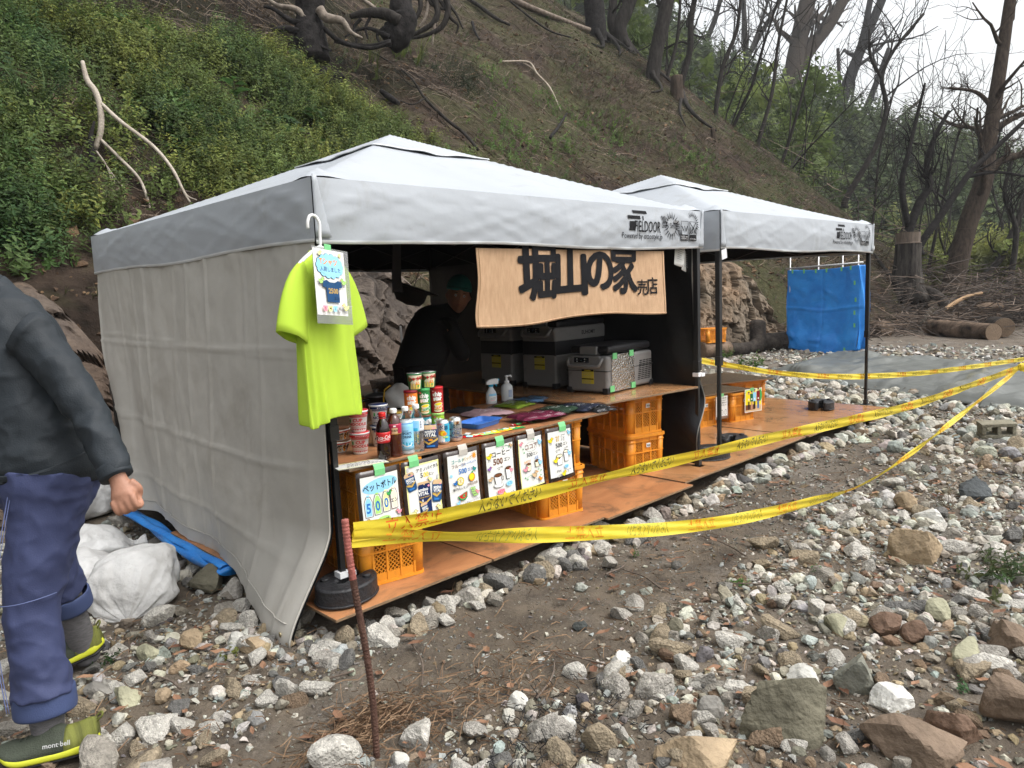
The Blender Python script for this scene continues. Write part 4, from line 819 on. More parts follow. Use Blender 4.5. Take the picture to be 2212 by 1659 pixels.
# cup noodles
CNP = [(.031, 0), (.033, .002), (.034, .006), (.0455, .096), (.048, .098), (.048, .104), (.044, .105)]
def cn(c):
    def d(f):
        f.rect(-.045, .012, .045, .016, c)
        for i in range(28): x = -.048+.0035*i; f.rect(x, .074, x+.0022, .083, c)
        f.rect(-.055, .085, .055, .0955, c); f.text('あっさりおいしい', .014, .0905, .0085, 'white', .01)
        f.text('CUP', .002, .060, .021, c, .03); f.text('NOODLE', .0, .041, .0185, c, .03); f.text('あっさりおいしいカップヌードル', .0, .026, .0055, c, .01); f.rect(-.035, .018, .035, .020, c)
        f.rect(-.034, .05, -.027, .066, 'green')
    return d
lidm = {c: mat('lid_'+c, INK[c], .3, .25, 60, coat=.2) for c in ('red', 'navy', 'gold', 'yellow', 'maroon', 'green', 'lgreen', 'teal', 'brown')}
def cupn(px, py, c, label, z=0, lc=None, turn=0):
    p = hz(px, py, TZ); p[2] += z; return cyl_item('noodle_cup', p, label, 'noodle cup', CNP, gloss_w, cn(c), 'instant noodle cups on the counter', turn, lid=([(.0478, .104), (.0478, .1055), (.0, .1055)], lidm[lc or c], 'lid'))
cupn(779, 979, 'red', 'red and white noodle cup at the bottom of the red stack'); cupn(779, 979, 'red', 'red and white noodle cup on top of the red stack', .1065, turn=-.15)
cupn(822, 962, 'navy', 'blue banded noodle cup at the bottom of the blue stack', turn=.4); cupn(822, 962, 'navy', 'blue banded noodle cup on top of the blue stack', .1065, turn=.3)
p_ = hz(858, 928, TZ); cyl_item('noodle_cup', p_, 'yellow noodle cup behind the drink bottles', 'noodle cup', CNP, mat('cup_yellow', (.75, .5, .04), .4, .05), lambda f: (cn('white')(f), f.text('CURRY', 0, .045, .02, 'brown', .02)), 'instant noodle cups on the counter', .1, lid=([(.0478, .104), (.0478, .1055), (.0, .1055)], lidm['gold'], 'lid'))
# fried noodle bowls
BWP = [(.04, 0), (.043, .003), (.060, .048), (.066, .05), (.066, .056), (.06, .057)]
def bowl(f):
    for i in range(9):
        x = -.09+.0225*i; f.poly([(x, .006), (x+.012, .006), (x+.017, .03+.008*(i % 3)), (x+.006, .04), (x-.003, .03)], ['brown', 'tan', 'orange'][i % 3])
    f.text('焼そば', .03, .025, .025, 'black', .03); f.rect(-.09, .043, .09, .0475, 'red')
for k, lab in enumerate(('brown and white noodle bowl under another bowl beside the pole', 'brown and white noodle bowl stacked on its twin beside the pole')):
    p = hz(730, 975, TZ); p[2] += .058*k; cyl_item('noodle_bowl', p, lab, 'noodle bowl', BWP, gloss_w, bowl, 'noodle bowls beside the pole', .1+.2*k, lid=([(.0655, .056), (.0655, .0575), (0, .0575)], lidm['brown'], 'lid'))
# bottles
pet = mat('clear_plastic', (.9, .93, .95), .08, .02, 5, trans=1., spec=.5); pet.node_tree.nodes['Principled BSDF'].inputs['IOR'].default_value = 1.15
capw = mat('cap_white', (.8, .8, .8), .4, .03); capr = mat('cap_red', (.6, .02, .02), .4, .05)
cola = mat('cola', (.012, .004, .003), .08, .1, spec=.6, coat=.5); oolong = mat('oolong_tea', (.06, .012, .006), .1, .1, spec=.6, coat=.5)
def bottle(px, py, label, prof, m, lab, draw, h, cap, liquid=None, group='plastic drink bottles in a row', turn=0):
    p = hz(px, py, TZ); t = empty('drink_bottle', p, label, 'drink bottle', group, face(p, turn)); b = MB(); b.lathe(prof, 28, wob=(lambda a, z: 1-.10*max(0, 1-z/.02)*(.5+.5*math.cos(5*a))) if m is cola else None); b.build('bottle_body', m, t, smooth=True)
    if liquid: q = MB(); q.lathe([(r*.95, z) for r, z in prof if z < liquid[1]], 24); q.build('drink', liquid[0], t, smooth=True)
    R = lambda z: float(np.interp(z, [q[1] for q in prof], [q[0] for q in prof]))
    z0, z1, lm = lab; q = MB(); q.lathe([(R(z)+.0006, z) for z in np.linspace(z0, z1, 8)], 28); lo = q.build('label', lm, t, smooth=True)
    f = Flat(); draw(f); f.build('label_print', cyl_map(lambda z: R(z)+.0008, -math.pi/2), lo, eps=.0002, cut=.012, rough=.4)
    zt_ = prof[-1][1]; q = MB(); q.lathe([(.0155, zt_-.003), (.0165, zt_), (.0165, zt_+.014), (.014, zt_+.0175), (0, zt_+.0175)], 20, wob=lambda a, z: 1+.012*math.cos(24*a)); q.build('cap', cap, t, smooth=False)
    n = MB(); n.lathe([(.0165, zt_-.010), (.0165, zt_-.007)], 16); n.build('neck_ring', cap if m in (cola,) else m, t)
    return t
L = lambda c: mat('label_'+c, INK[c], .35, .04, 10)
bottle(831, 991, 'cola bottle with red cap and red label', [(.024, 0), (.030, .006), (.0325, .02), (.0325, .05), (.0295, .075), (.031, .09), (.0325, .115), (.0325, .14), (.027, .165), (.016, .186), (.0135, .19), (.0135, .2)], cola, (.078, .128, L('red')), lambda f: (f.text('Coca-Cola', 0, .104, .026, 'white', .012, .06, .75, shear=.25), f.line([(-.03, .093), (-.01, .089), (.012, .094), (.03, .091)], .002, 'white'), f.rect(-.036, .094, -.029, .108, 'black')), .2, capr)
bottle(855, 985, 'dark tea bottle with crimson label and white cap', [(.03, 0), (.034, .005), (.034, .012), (.0325, .016), (.034, .02), (.0325, .03), (.034, .034), (.0325, .045), (.034, .05), (.033, .1), (.034, .15), (.031, .17), (.022, .188), (.0135, .198), (.0135, .208)], oolong, (.108, .156, mat('label_crimson', (.38, .02, .06), .35, .05)), lambda f: (f.rect(-.012, .112, .016, .138, 'tan'), f.text('烏龍茶', .002, .125, .011, 'black', .01), f.rect(-.004, .143, .008, .150, 'white'), f.rect(-.05, .109, .05, .111, 'gold')), .21, capw)
bottle(880, 979, 'sports drink bottle with pale blue label', [(.03, 0), (.034, .005), (.034, .02), (.0325, .03), (.034, .04), (.034, .145), (.032, .16), (.022, .185), (.0135, .195), (.0135, .207)], pet, (.02, .15, L('lblue')), lambda f: (f.rect(-.06, .025, .06, .06, 'cyan'), f.poly([(-.06, .06), (.06, .06), (.06, .07), (.01, .055), (-.02, .066)], 'lblue'), f.text('SPORTS', 0.004, .10, .017, 'navy', .02, sx=.8), f.text('DRINK', 0.004, .084, .017, 'navy', .02, sx=.85), f.text('SAURUS', -.002, .113, .007, 'navy', .01), f.line([(-.02, .05), (-.01, .042), (.005, .039), (.02, .044), (.028, .055)], .005, 'white'), f.rect(-.05, .146, .05, .149, 'blue')), .21, capw, liquid=(mat('pale_drink', (.6, .64, .66), .1, .03, spec=.5), .17))
bottle(903, 973, 'clear water bottle with ribbed body and white cap', [(.03, 0), (.0335, .004), (.031, .012), (.0335, .02), (.031, .028), (.0335, .036), (.031, .044), (.0335, .052), (.031, .06), (.0335, .068), (.031, .078), (.0335, .09), (.0335, .15), (.031, .168), (.02, .19), (.0135, .197), (.0135, .208)], pet, (.098, .152, mat('label_frost', (.72, .78, .84), .3, .03)), lambda f: (f.rect(-.05, .1, .012, .15, 'lblue'), f.rect(-.05, .1, .004, .115, 'cyan'), f.text('天', .021, .142, .010, 'navy', .01), f.text('然', .021, .13, .010, 'navy', .01), f.text('水', .021, .118, .010, 'navy', .01)), .21, capw, liquid=(mat('water', (.8, .82, .83), .05, .02, trans=.9, spec=.5), .16))
# jelly pouch
p = hz(931, 967, TZ); t = empty('jelly_pouch', p, 'dark blue jelly drink pouch with a white spout', 'jelly pouch', None, face(p))
b = MB(); rings = []
for i, z in enumerate(np.linspace(0, .115, 12)):
    k = z/.115; w = .036+.003*math.sin(k*3.1)-.006*max(0, k-.85)/.15; d = .020*(1-k)**.6+.0015
    rings.append([(w*math.copysign(abs(math.cos(a))**.6, math.cos(a)), d*math.copysign(abs(math.sin(a))**.8, math.sin(a)), z+.001) for a in np.linspace(0, 2*math.pi, 20, endpoint=False)])
b.loft(rings); b.build('pouch_body', mat('pouch_navy', (.012, .03, .10), .25, .2, 8, .1, 30, coat=.4), t, smooth=True)
q = MB(); q.lathe([(.006, .112), (.006, .122), (.009, .123), (.009, .14), (.006, .142)], 14); q.build('spout', capw, t, smooth=True)
f = Flat(); f.poly([(-.034, .092), (.034, .092), (.03, .113), (-.03, .113)], 'tan'); f.ell(.018, .098, .007, .005, 'pink', 8); f.text('amino', 0, .083, .022, 'white', .03); f.text('VITAL', 0, .065, .022, 'white', .03); f.text('SUPER SPORTS', .0, .052, .0095, 'gold', .012)
f.poly([(-.036, .045), (-.01, .028), (.036, .05), (.036, .04), (-.01, .018), (-.036, .036)], 'gold'); f.ell(.0, .042, .012, .005, 'orange', 10); f.rect(-.02, .008, .02, .016, 'blue')
f.build('label_print', lambda u, v, h: (u, -(.020*(1-v/.115)**.6+.003)*max(.1, (1-(abs(u)/.04)**2))**.5-.001-h, v), t, eps=.0002, cut=.01, rough=.3)
# drink cans
CANP = [(.024, 0), (.027, .002), (.032, .010), (.033, .014), (.033, .105), (.0305, .113), (.0275, .117), (.0275, .121), (.025, .121), (.024, .118)]
alu = mat('can_aluminium', (.62, .63, .64), .28, .04, 8, metal=.85)
def can1(f):
    f.rect(-.1, .03, -.0, .105, 'lgrey'); f.rect(.012, .014, .1, .105, 'cyan'); f.poly([(-.06, .014), (.012, .014), (.012, .10), (-.01, .06), (-.06, .03)], 'white'); f.rect(-.1, .012, .1, .016, 'blue')
    for k in (0, 1, 2): f.ell(.0+.006*k, .058-.002*k, .019-.004*k, .015-.003*k, ['orange', 'yellow', 'orange'][k], 14)
    f.text('氷', -.006, .086, .026, 'white', .05); f.text('氷', -.006, .086, .026, 'navy', .02); f.text('結', .02, .084, .022, 'navy', .02); f.text('NEW', -.014, .102, .012, 'red', .02, .1); f.rect(.002, .034, .03, .042, 'lgreen')
def can2(f):
    f.poly([(-.04, .105), (-.02, .105), (-.03, .09), (-.04, .092)], 'blue'); f.ell(.008, .098, .014, .011, 'tan', 12, .4); f.ell(.012, .098, .008, .007, 'brown', 10); f.text('淡麗', .002, .079, .024, 'black', .015); f.rect(-.034, .06, .034, .068, 'navy'); f.text('PLATINUM DOUBLE', 0, .064, .007, 'white', .01, sx=.8)
    for x in (-.010, .012): f.ell(x, .046, .009, .009, 'navy', 14); f.ell(x, .046, .0075, .0075, 'lgrey', 14, ring=.0008); f.text('0', x, .046, .010, 'white', .015)
    f.poly([(-.034, .036), (-.015, .030), (.01, .029), (.034, .034), (.034, .026), (.01, .021), (-.015, .022), (-.034, .028)], 'navy'); f.text('BREWED FOR SMOOTH', 0, .0265, .005, 'white', .01)
def can(px, py, lab, d, turn=0): return cyl_item('drink_can', hz(px, py, TZ), lab, 'drink can', CANP, alu, d, 'drink cans on the counter', turn)
can(958, 958, 'drink can with an orange fruit picture and blue side', can1, -.1); can(985, 952, 'silver beer can with a navy band', can2)
# snack canisters in two tiers, cups on top
TBP = [(.033, 0), (.0345, .003), (.0335, .006), (.0335, .122), (.0335, .124)]
def canister(c, sub, oc=None):
    def d(f):
        f.text('chip', .002, .098, .030, 'white', .05, .05); f.text('star', .003, .076, .030, 'white', .05, .05); f.ell(-.02, .114, .009, .005, 'red', 10); f.text('YBC', -.02, .114, .006, 'white', .01); f.text('POTATO CHIPS', .004, .062, .006, 'yellow', .01)
        for k in range(5): f.ell(.004, .014+.006*k, .022-.001*k, .007, 'gold' if k % 2 else 'cream', 14)
        f.ell(.006, .046, .022, .010, 'cream', 16, .15); f.ell(.006, .047, .018, .007, 'yellow', 14, .15); f.poly([(-.01, .02), (.028, .028), (.028, .04), (-.01, .032)], oc or 'green'); f.text(sub, .009, .030, .0105, 'white', .02, .18)
    return d
cm = lambda n, c: mat('canister_'+n, c, .32, .08, 6, coat=.25)
stk = [(893, 956, cm('orange', (.75, .2, .02)), 'maroon', 'スパイシー', 'orange chip canister at the left of the upper tier', cm('teal', (.07, .3, .36)), 'brown', 'しお', 'canister hidden under the orange one behind the bottles', 'red'),
       (920, 950, cm('green', (.02, .2, .045)), 'green', 'のりしお', 'green chip canister in the middle of the upper tier', cm('tealb', (.06, .32, .4)), 'brown', 'ガーリック', 'teal chip canister with brown lid below the green one', 'green'),
       (948, 945, cm('red', (.38, .012, .015)), 'red', 'うすしお', 'dark red chip canister at the right of the upper tier', cm('lime', (.3, .52, .04)), 'lgreen', 'わさび', 'lime green chip canister below the dark red one', 'orange')]
for px, py, m_, lc, sub, lab, m2_, lc2, sub2, lab2, oc in stk:
    p = hz(px, py, TZ); lid = lambda c: ([(.0335, .122), (.0355, .123), (.0355, .133), (.034, .1345), (0, .1345)], lidm[c], 'lid')
    cyl_item('chip_canister', p, lab2, 'chip canister', TBP, m2_, canister(None, sub2), 'chip canisters stacked in two tiers', .1, lid=lid(lc2))
    q = p.copy(); q[2] += .1347; cyl_item('chip_canister', q, lab, 'chip canister', TBP, m_, canister(None, sub, oc), 'chip canisters stacked in two tiers', .05, lid=lid(lc))
JP = [(.030, 0), (.032, .002), (.038, .076), (.0405, .078), (.0405, .082), (.037, .083)]
jg = mat('snack_cup_green', (.02, .2, .06), .4, .1, 6)
def jag(f):
    f.poly([(-.028, .004), (.026, .004), (.034, .05), (.0, .058), (-.024, .04)], 'cream'); f.poly([(-.04, .074), (-.02, .060), (.0, .066), (.02, .058), (.042, .07), (.042, .0745), (-.04, .0745)], 'cream')
    for i in range(7): f.poly([(-.02+.006*i, .006), (-.015+.006*i, .006), (-.022+.008*i, .034), (-.026+.008*i, .034)], 'gold' if i % 2 else 'yellow')
    f.text('じゃがり', .005, .056, .022, 'red', .04, .06); f.ell(.012, .034, .015, .008, 'orange', 12); f.text('サラダ', .012, .034, .011, 'white', .03); f.ell(.015, .02, .005, .004, 'green', 8)
pA = np.array(hz(893, 956, TZ)); pB = np.array(hz(920, 950, TZ)); pC = np.array(hz(948, 945, TZ))
for q, lab in (((pA*.62+pB*.38), 'green snack cup standing on the orange and green canisters'), ((pB*.55+pC*.45), 'green snack cup standing on the green and red canisters')):
    q = q.copy(); q[2] = TZ+.2695; cyl_item('snack_cup', q, lab, 'snack cup', JP, jg, jag, 'green snack cups on the canisters', .05, lid=([(.0403, .082), (.0403, .0835), (0, .0835)], mat('foil', (.6, .6, .6), .25, .05, metal=.8), 'lid'))
# blue money tray
t = empty('money_tray', hz(1037, 919, TZ), 'shallow blue plastic money tray', 'money tray', None, math.radians(12)); blm = mat('tray_blue', (.06, .2, .62), .45, .06)
b = MB(); rr = lambda w, d, z: [(w*math.copysign(abs(math.cos(a))**.25, math.cos(a)), d*math.copysign(abs(math.sin(a))**.25, math.sin(a)), z) for a in np.linspace(0, 2*math.pi, 40, endpoint=False)]
b.loft([rr(.105, .065, 0), rr(.118, .078, .03), rr(.124, .084, .032), rr(.124, .084, .029), rr(.121, .081, .03), rr(.116, .076, .028), rr(.103, .063, .004)], cap=True); b.build('tray_body', blm, t, smooth=False, bevel=.002)
# stick sachets fanned along the counter edge
sc = [('red', 'lblue'), ('lgreen', 'pyel'), ('lgreen', 'lblue'), ('yellow', 'lblue'), ('orange', 'yellow'), ('yellow', 'green'), ('green', 'lblue'), ('green', 'orange'), ('red', 'green'), ('dgreen', 'red')]
nmc = ['dark red', 'pale lime', 'lime and blue', 'yellow and blue', 'orange', 'yellow and green', 'green and blue', 'green and orange', 'red and green', 'deep green']
for i, (a, c) in enumerate(sc):
    p = hz(1018+13.2*i, 943-2.6*i-(6 if i in (8, 9) else 0), TZ+.0015+.0012*(i % 3)); t = empty('drink_sachet', p, nmc[i]+' stick sachet in the fan at the counter edge', 'sachet', 'stick sachets fanned at the counter edge', math.radians(-22+rng.uniform(-7, 7)))
    b = MB(); b.grid(lambda u, v: ((u-.5)*.125, (v-.5)*.036, .001+.006*math.sin(math.pi*v)*math.sin(math.pi*u)**.4+.001*math.sin(9*u+i)), 12, 6); b.build('foil', mat('sachet_'+a, INK[a], .22, .12, 20, .2, 60, coat=.5), t, smooth=True)
    f = Flat(); f.rect(-.03, -.0165, .005, .0165, c); f.rect(-.055, -.017, -.05, .017, 'white'); f.ell(.025, 0, .014, .010, ['cream', 'orange', 'pyel'][i % 3], 10); f.line([(-.02, 0), (.0, 0)], .007, 'white')
    f.build('print', lambda u, v, h: (u, v, .0016+.006*math.sin(math.pi*(v/.036+.5))*math.sin(math.pi*(u/.125+.5))**.4+.001*math.sin(9*(u/.125+.5)+i)+h), t, eps=.0002, cut=.008, rough=.3)
t = empty('price_chip', hz(1008, 939, TZ), 'small white folded price slip beside the blue tray', 'price slip', None, .4); b = MB(); b.grid(lambda u, v: ((u-.5)*.05, (v-.5)*.03, .002+.008*abs(u-.5)), 4, 2); b.build('slip', sheet_m, t, solid=.0005); f = Flat(); f.rect(-.02, -.01, .0, .01, 'cyan'); f.build('print', lambda u, v, h: (u, v, .0025+.008*abs(u/.05)+h), t, cut=.01)
# shirts folded in clear bags
film = clear_film('bag_film', (.93, .93, .94), .10, .12)
def bagged(px, py, name, col, w, d, rz, lab, k, bag=True, logo_=True):
    p = hz(px, py, TZ+.012*k); t = empty('folded_shirt', p, lab, 'folded shirt', 'folded shirts on the counter right end', math.radians(rz)); m_ = mat('jersey_'+name, col, .9, .1, 12, .25, 300)
    hh = lambda u, v: .016*min(1, 9*min(u, 1-u, v, 1-v))**.6+.010*float(fbm(np.array(u*4+k*3), np.array(v*4), 90+k, 4))*2+.003*math.sin(20*u+6*v+k)*math.sin(math.pi*u)
    b = MB(); b.grid(lambda u, v: ((u-.5)*w, (v-.5)*d, hh(u, v)), 26, 22); b.build('shirt', m_, t, smooth=True)
    if logo_:
        f = Flat(); f.text('堀山の家', .02, .0, .02, 'white', .0); f.line([(-.04, .02), (-.02, .035), (0, .022), (.02, .034), (.05, .02)], .002, 'white'); f.ell(.07, -.05, .008, .008, 'white', 10)
        f.build('print', lambda u, v, h: (u, v, hh(u/w+.5, v/d+.5)+.002+h), t, cut=.012)
    if bag:
        b = MB(); b.grid(lambda u, v: ((u-.5)*(w+.07), (v-.5)*(d+.06), .003+(hh(min(1, max(0, (u-.5)*1.2+.5)), min(1, max(0, (v-.5)*1.2+.5)))+.004)*sstep(0, .12, min(u, 1-u, v, 1-v))+.004*float(fbm(np.array(u*14.), np.array(v*14.), 60+k, 3))), 30, 26); b.build('clear_bag', film, t, smooth=True)
    return t
bagged(1000, 888, 'black', (.015, .015, .018), .2, .16, 20, 'dark shirt with orange stripes crumpled near the snack canisters', 0, False, False)
bagged(1052, 893, 'pink', (.42, .27, .29), .27, .22, -8, 'dusty pink shirt spread behind the blue tray', 1, False, True)
bagged(1112, 876, 'lime', (.35, .5, .05), .22, .2, 12, 'lime green folded shirt in a clear bag', 0)
bagged(1150, 865, 'sky', (.16, .3, .5), .24, .2, -4, 'pale blue folded shirt in a bag by the pump bottle', 0)
bagged(1252, 880, 'navy', (.018, .025, .05), .26, .22, 8, 'navy folded shirt in a bag near the counter right end', 1)
bagged(1288, 885, 'charcoal', (.02, .022, .025), .17, .2, -6, 'charcoal folded shirt in a bag at the very end of the counter', 0)
bagged(1198, 888, 'forest', (.02, .05, .025), .26, .2, 14, 'dark green folded shirt in a bag behind the maroon one', 2)
bagged(1158, 899, 'maroon', (.16, .012, .045), .30, .2, -12, 'maroon folded shirt in a clear bag at the counter edge', 2)
# spray bottle and pump bottle
hdpe = mat('milky_plastic', (.62, .64, .65), .35, .04, 6, sss=.1); pump = mat('pump_white', (.78, .78, .78), .4, .03); sblue = mat('spray_blue', (.03, .4, .65), .4, .05)
p = hz(1062, 872, TZ); t = empty('spray_bottle', p, 'white trigger spray bottle with blue trigger', 'spray bottle', None, face(p, .5))
b = MB(); b.lathe([(.036, 0), (.04, .004), (.041, .05), (.036, .075), (.02, .10), (.014, .112), (.014, .118)], 24, sy=.65); b.build('bottle_body', hdpe, t, smooth=True)
b = MB(); b.lathe([(.017, .116), (.017, .13)], 18); b.build('collar', sblue, t)
b = MB(); b.loft([[(x, y, z) for y, z in ((-.010, .13), (.010, .13), (.010, zt), (-.010, zt))] for x, zt in ((-.036, .15), (-.02, .163), (.01, .168), (.04, .168), (.055, .164))]); b.build('spray_head', pump, t, bevel=.004)
b = MB(); b.box((.057, 0, .158), (.012, .014, .014)); b.build('nozzle', sblue, t, bevel=.002); b = MB(); b.tube([(.03, 0, .145), (.036, 0, .13), (.045, 0, .115)], [.006, .006, .004], 8); b.build('trigger', sblue, t, smooth=True)
b = MB(); f = Flat(); f.rect(-.028, .02, .028, .07, 'white'); f.rect(-.028, .055, .028, .07, 'lblue'); f.rect(-.02, .04, .02, .043, 'grey'); f.rect(-.02, .032, .02, .035, 'grey'); f.rect(-.02, .024, .01, .027, 'pink'); f.build('label_print', lambda u, v, h: (u, -.0275*math.sqrt(max(0, 1-(u/.042)**2))-h, v), t, cut=.01)
p = hz(1096, 867, TZ); t = empty('pump_bottle', p, 'tall milky pump bottle of hand sanitiser', 'pump bottle', None, face(p, .2))
b = MB(); b.lathe([(.036, 0), (.04, .004), (.041, .09), (.038, .108), (.022, .122), (.016, .126), (.016, .13)], 26, sy=.8); b.build('bottle_body', hdpe, t, smooth=True)
b = MB(); b.lathe([(.018, .128), (.018, .142), (.008, .143), (.007, .168), (.012, .169), (.012, .178), (.004, .18)], 18); b.tube([(0, 0, .174), (.03, 0, .176), (.034, 0, .166)], .006, 8); b.build('pump', pump, t, smooth=True)
f = Flat(); f.rect(.0, .03, .034, .085, 'lgrey')
for i in range(6): f.rect(.004, .036+.008*i, .03, .039+.008*i, 'blue')
f.build('label_print', lambda u, v, h: (u, -.0335*math.sqrt(max(0, 1-(u/.042)**2))-h, v), t, cut=.01)
# cooking pot and pale bag behind the noodles
p = hz(817, 888, CT+.01); p = np.array([.62, 1.12, CT]); board('counter_board', -.0+.08, 1.0, .9, 1.45, CT-.0, .013, 'shaded plywood shelf behind the cup noodles', 'counter board', None, ply)
p = hz(814, 880, CT); t = empty('cooking_pot', p, 'black lidded camping pot behind the cup noodles', 'cooking pot', None, .3); potm = mat('pot_black', (.015, .014, .013), .35, .2, 8); alum = mat('lid_grey', (.22, .22, .23), .3, .1, metal=.7)
b = MB(); b.lathe([(.07, 0), (.078, .006), (.08, .075), (.084, .078)], 28); b.build('pot_body', potm, t, smooth=True); b = MB(); b.lathe([(.083, .078), (.084, .082), (.06, .096), (.015, .104), (.012, .112), (.02, .118), (.018, .126), (0, .128)], 28); b.build('lid', alum, t, smooth=True)
b = MB(); b.tube([(-.08, 0, .06), (-.12, 0, .066), (-.17, 0, .064)], [.009, .011, .010], 8); b.build('handle', potm, t, smooth=True)
p = hz(862, 880, CT); t = empty('cloth_bag', p, 'crumpled white bag with yellow piping behind the noodle cups', 'cloth bag', None, face(p))
cl = mat('bag_white', (.62, .62, .6), .8, .06, 5, .2, 30); b = MB(); rings = []
for z in np.linspace(0, .17, 12):
    k = z/.17; rings.append([((.095*(1-.25*k**3)+.012*math.sin(3*a+5*k))*math.cos(a)*(1-.55*max(0, k-.75)/.25), (.06*(1-.5*k)+.01*math.sin(4*a+7*k))*math.sin(a)*(1-.6*max(0, k-.75)/.25), z-.03*(max(0, math.cos(a+2.6)))*k) for a in np.linspace(0, 2*math.pi, 28, endpoint=False)])
b.loft(rings); b.build('bag_body', cl, t, smooth=True, sub=1); b = MB(); b.tube([(-.1, -.03, 0), (-.098, -.035, .07), (-.088, -.03, .13), (-.05, -.02, .155)], .005, 6); b.build('piping', mat('piping_yellow', (.6, .36, .03), .6, .1), t, smooth=True)
# clear tub of noodles in the dark
p = np.array([1.72, 2.05, CT]); t = empty('plastic_tub', p, 'clear plastic tub on the dark table by the shopkeeper', 'plastic tub', None, .2); b = MB(); b.loft([rr(.10, .07, 0), rr(.12, .085, .09), rr(.125, .09, .09), rr(.117, .082, .088), rr(.098, .068, .003)]); b.build('tub', film, t, smooth=True); b = MB(); b.lathe([(.06, .005), (.075, .03), (.06, .055), (.02, .065)], 20); b.build('food', mat('noodle_lump', (.5, .45, .36), .7, .2, 20, .5, 60), t, smooth=True)
# ================================================================ PORTABLE COOLERS
cg = mat('cooler_grey', (.2, .195, .19), .5, .05, 5, .05, 200, dirt=((.09, .085, .08), 6, .5, .3)); cd = mat('cooler_black', (.016, .016, .018), .45, .1, 6); cpan = mat('cooler_panel', (.008, .009, .012), .15, .05, coat=.6)
foilm = mat('silver_foil', (.6, .58, .54), .22, .12, 14, .6, 70, metal=1.); vent_d = mat('vent_dark', (.01, .01, .01), .7)
def cooler(x, y, z, Wd, L, hb, rz, lab, kind):
    """short face with the handle looks to -x, long side to -y"""
    t = empty('portable_cooler', (x, y, z), lab, 'portable cooler', 'portable electric coolers on the rear counter', math.radians(rz)); tall = kind != 'low'
    b = MB()
    if tall:
        b.box((L/2, 0, hb*.27+.012), (L, Wd, hb*.54)); b.build('lower_body', cg, t, bevel=.02, bseg=3); b = MB(); b.box((L/2, 0, hb*.65), (L-.008, Wd-.008, hb*.25)); b.build('middle_band', cd, t, bevel=.006); b = MB(); b.box((L/2, 0, hb*.87), (L, Wd, hb*.24)); b.build('upper_body', cg, t, bevel=.02, bseg=3)
    else:
        b.box((L/2, 0, hb*.44+.012), (L, Wd, hb*.88)); b.build('lower_body', cg, t, bevel=.022, bseg=3); b = MB(); b.box((L/2, 0, hb*.56), (L+.003, Wd+.003, .005)); b.build('seam', cd, t)
    b = MB(); b.box((L/2+.01, 0, hb+.018), (L-.05, Wd-.01, .055)); b.build('lid', cd, t, bevel=.022, bseg=4)
    b = MB(); b.box((.05, 0, hb+.012), (.06, Wd*.42, .062)); b.build('lid_latch', cg, t, bevel=.01)
    zh = hb*.93 if tall else hb*.80
    b = MB(); b.box((-.006, 0, zh), (.016, Wd*.72, .075)); b.build('handle_bezel', cg, t, bevel=.008, bseg=3); b = MB(); b.box((-.016, .03, zh+.008), (.004, Wd*.36, .036)); o = b.build('control_panel', cpan, t, bevel=.001)
    f = Flat()
    for i in range(2):
        for j in range(2): f.rect(-.04+.065*i, .004-.016*j, -.032+.065*i, .010-.016*j, 'lgrey')
    f.text('.:', 0, 0, .014, 'lblue', .02); f.build('indicator_print', plane_map((-.0185, .03, zh+.008), (0, -1, 0), (0, 0, 1)), o)
    b = MB(); a = Wd*.40
    b.tube([(-.006, a, zh+.02), (-.03, a, zh-.005), (-.04, a-.01, zh-.028), (-.042, a-.04, zh-.033), (-.042, -a+.04, zh-.033), (-.04, -a+.01, zh-.028), (-.03, -a, zh-.005), (-.006, -a, zh+.02)], [.010, .011, .012, .012, .012, .012, .011, .010], 8); b.build('handle', cg, t, smooth=True)
    b = MB(); b.box((-.0012, -.01, hb*.42), (.002, .10, .10)); o = b.build('warning_label', mat('warn_yellow', (.55, .45, .03), .5, .05), t); f = Flat(); f.rect(-.05, .036, .05, .05, 'black'); f.text('WARNING', 0, .043, .011, 'yellow', .01); f.rect(-.05, -.02, .05, -.012, 'black')
    for i in range(4): f.line([(-.045, .03-.011*i), (.03+.015*(i % 2), .03-.011*i)], .002, 'grey')
    for i in range(3): f.line([(-.045, -.025-.009*i), (.03, -.025-.009*i)], .002, 'grey')
    f.build('label_print', plane_map((-.0026, -.01, hb*.42), (0, -1, 0), (0, 0, 1)), o)
    for sx in (.022, L-.022):
        for sy in (-1, 1):
            k = MB(); k.box((sx, sy*(Wd/2-.02), .022), (.05, .048, .044)); k.build('corner_guard', cd, t, bevel=.008)
    if kind == 'low':
        b = MB(); b.grid(lambda u, v: (.055+.30*u, -Wd/2-.0035-.004*float(fbm(np.array(u*7), np.array(v*9), 5, 4)), .012+(hb-.03)*v), 20, 24); o = b.build('foil_sheet', foilm, t, smooth=True); o['label'] = 'crinkled silver foil sheet taped on the side'
        for x, zz in ((.09, hb-.025), (.31, hb-.022), (.05, .035), (.33, .03)): k = MB(); k.box((x, -Wd/2-.008, zz), (.055, .002, .042)); k.build('tape', tape_g, t)
        b = MB()
        for i in range(11):
            for j in range(4): b.box((L-.2+.046*j+.003*i, -Wd/2-.0005, .06+.0135*i), (.036, .003, .0065))
        b.build('vent_slots', vent_d, t); t.children[-1]['kind'] = 'stuff'
    if kind == 'word':
        f = Flat(); f.text('EUHOMY', 0, 0, .042, 'black', .02); f.build('brand_lettering', plane_map((L*.62, -Wd/2-.001, hb*.87), (1, 0, 0), (0, 0, 1)), t)
    return t
CZ = CT+.0125
cooler(2.30, .455, CZ, .34, .62, .285, 5, 'low grey cooler with a silver foil sheet taped on its side', 'low')
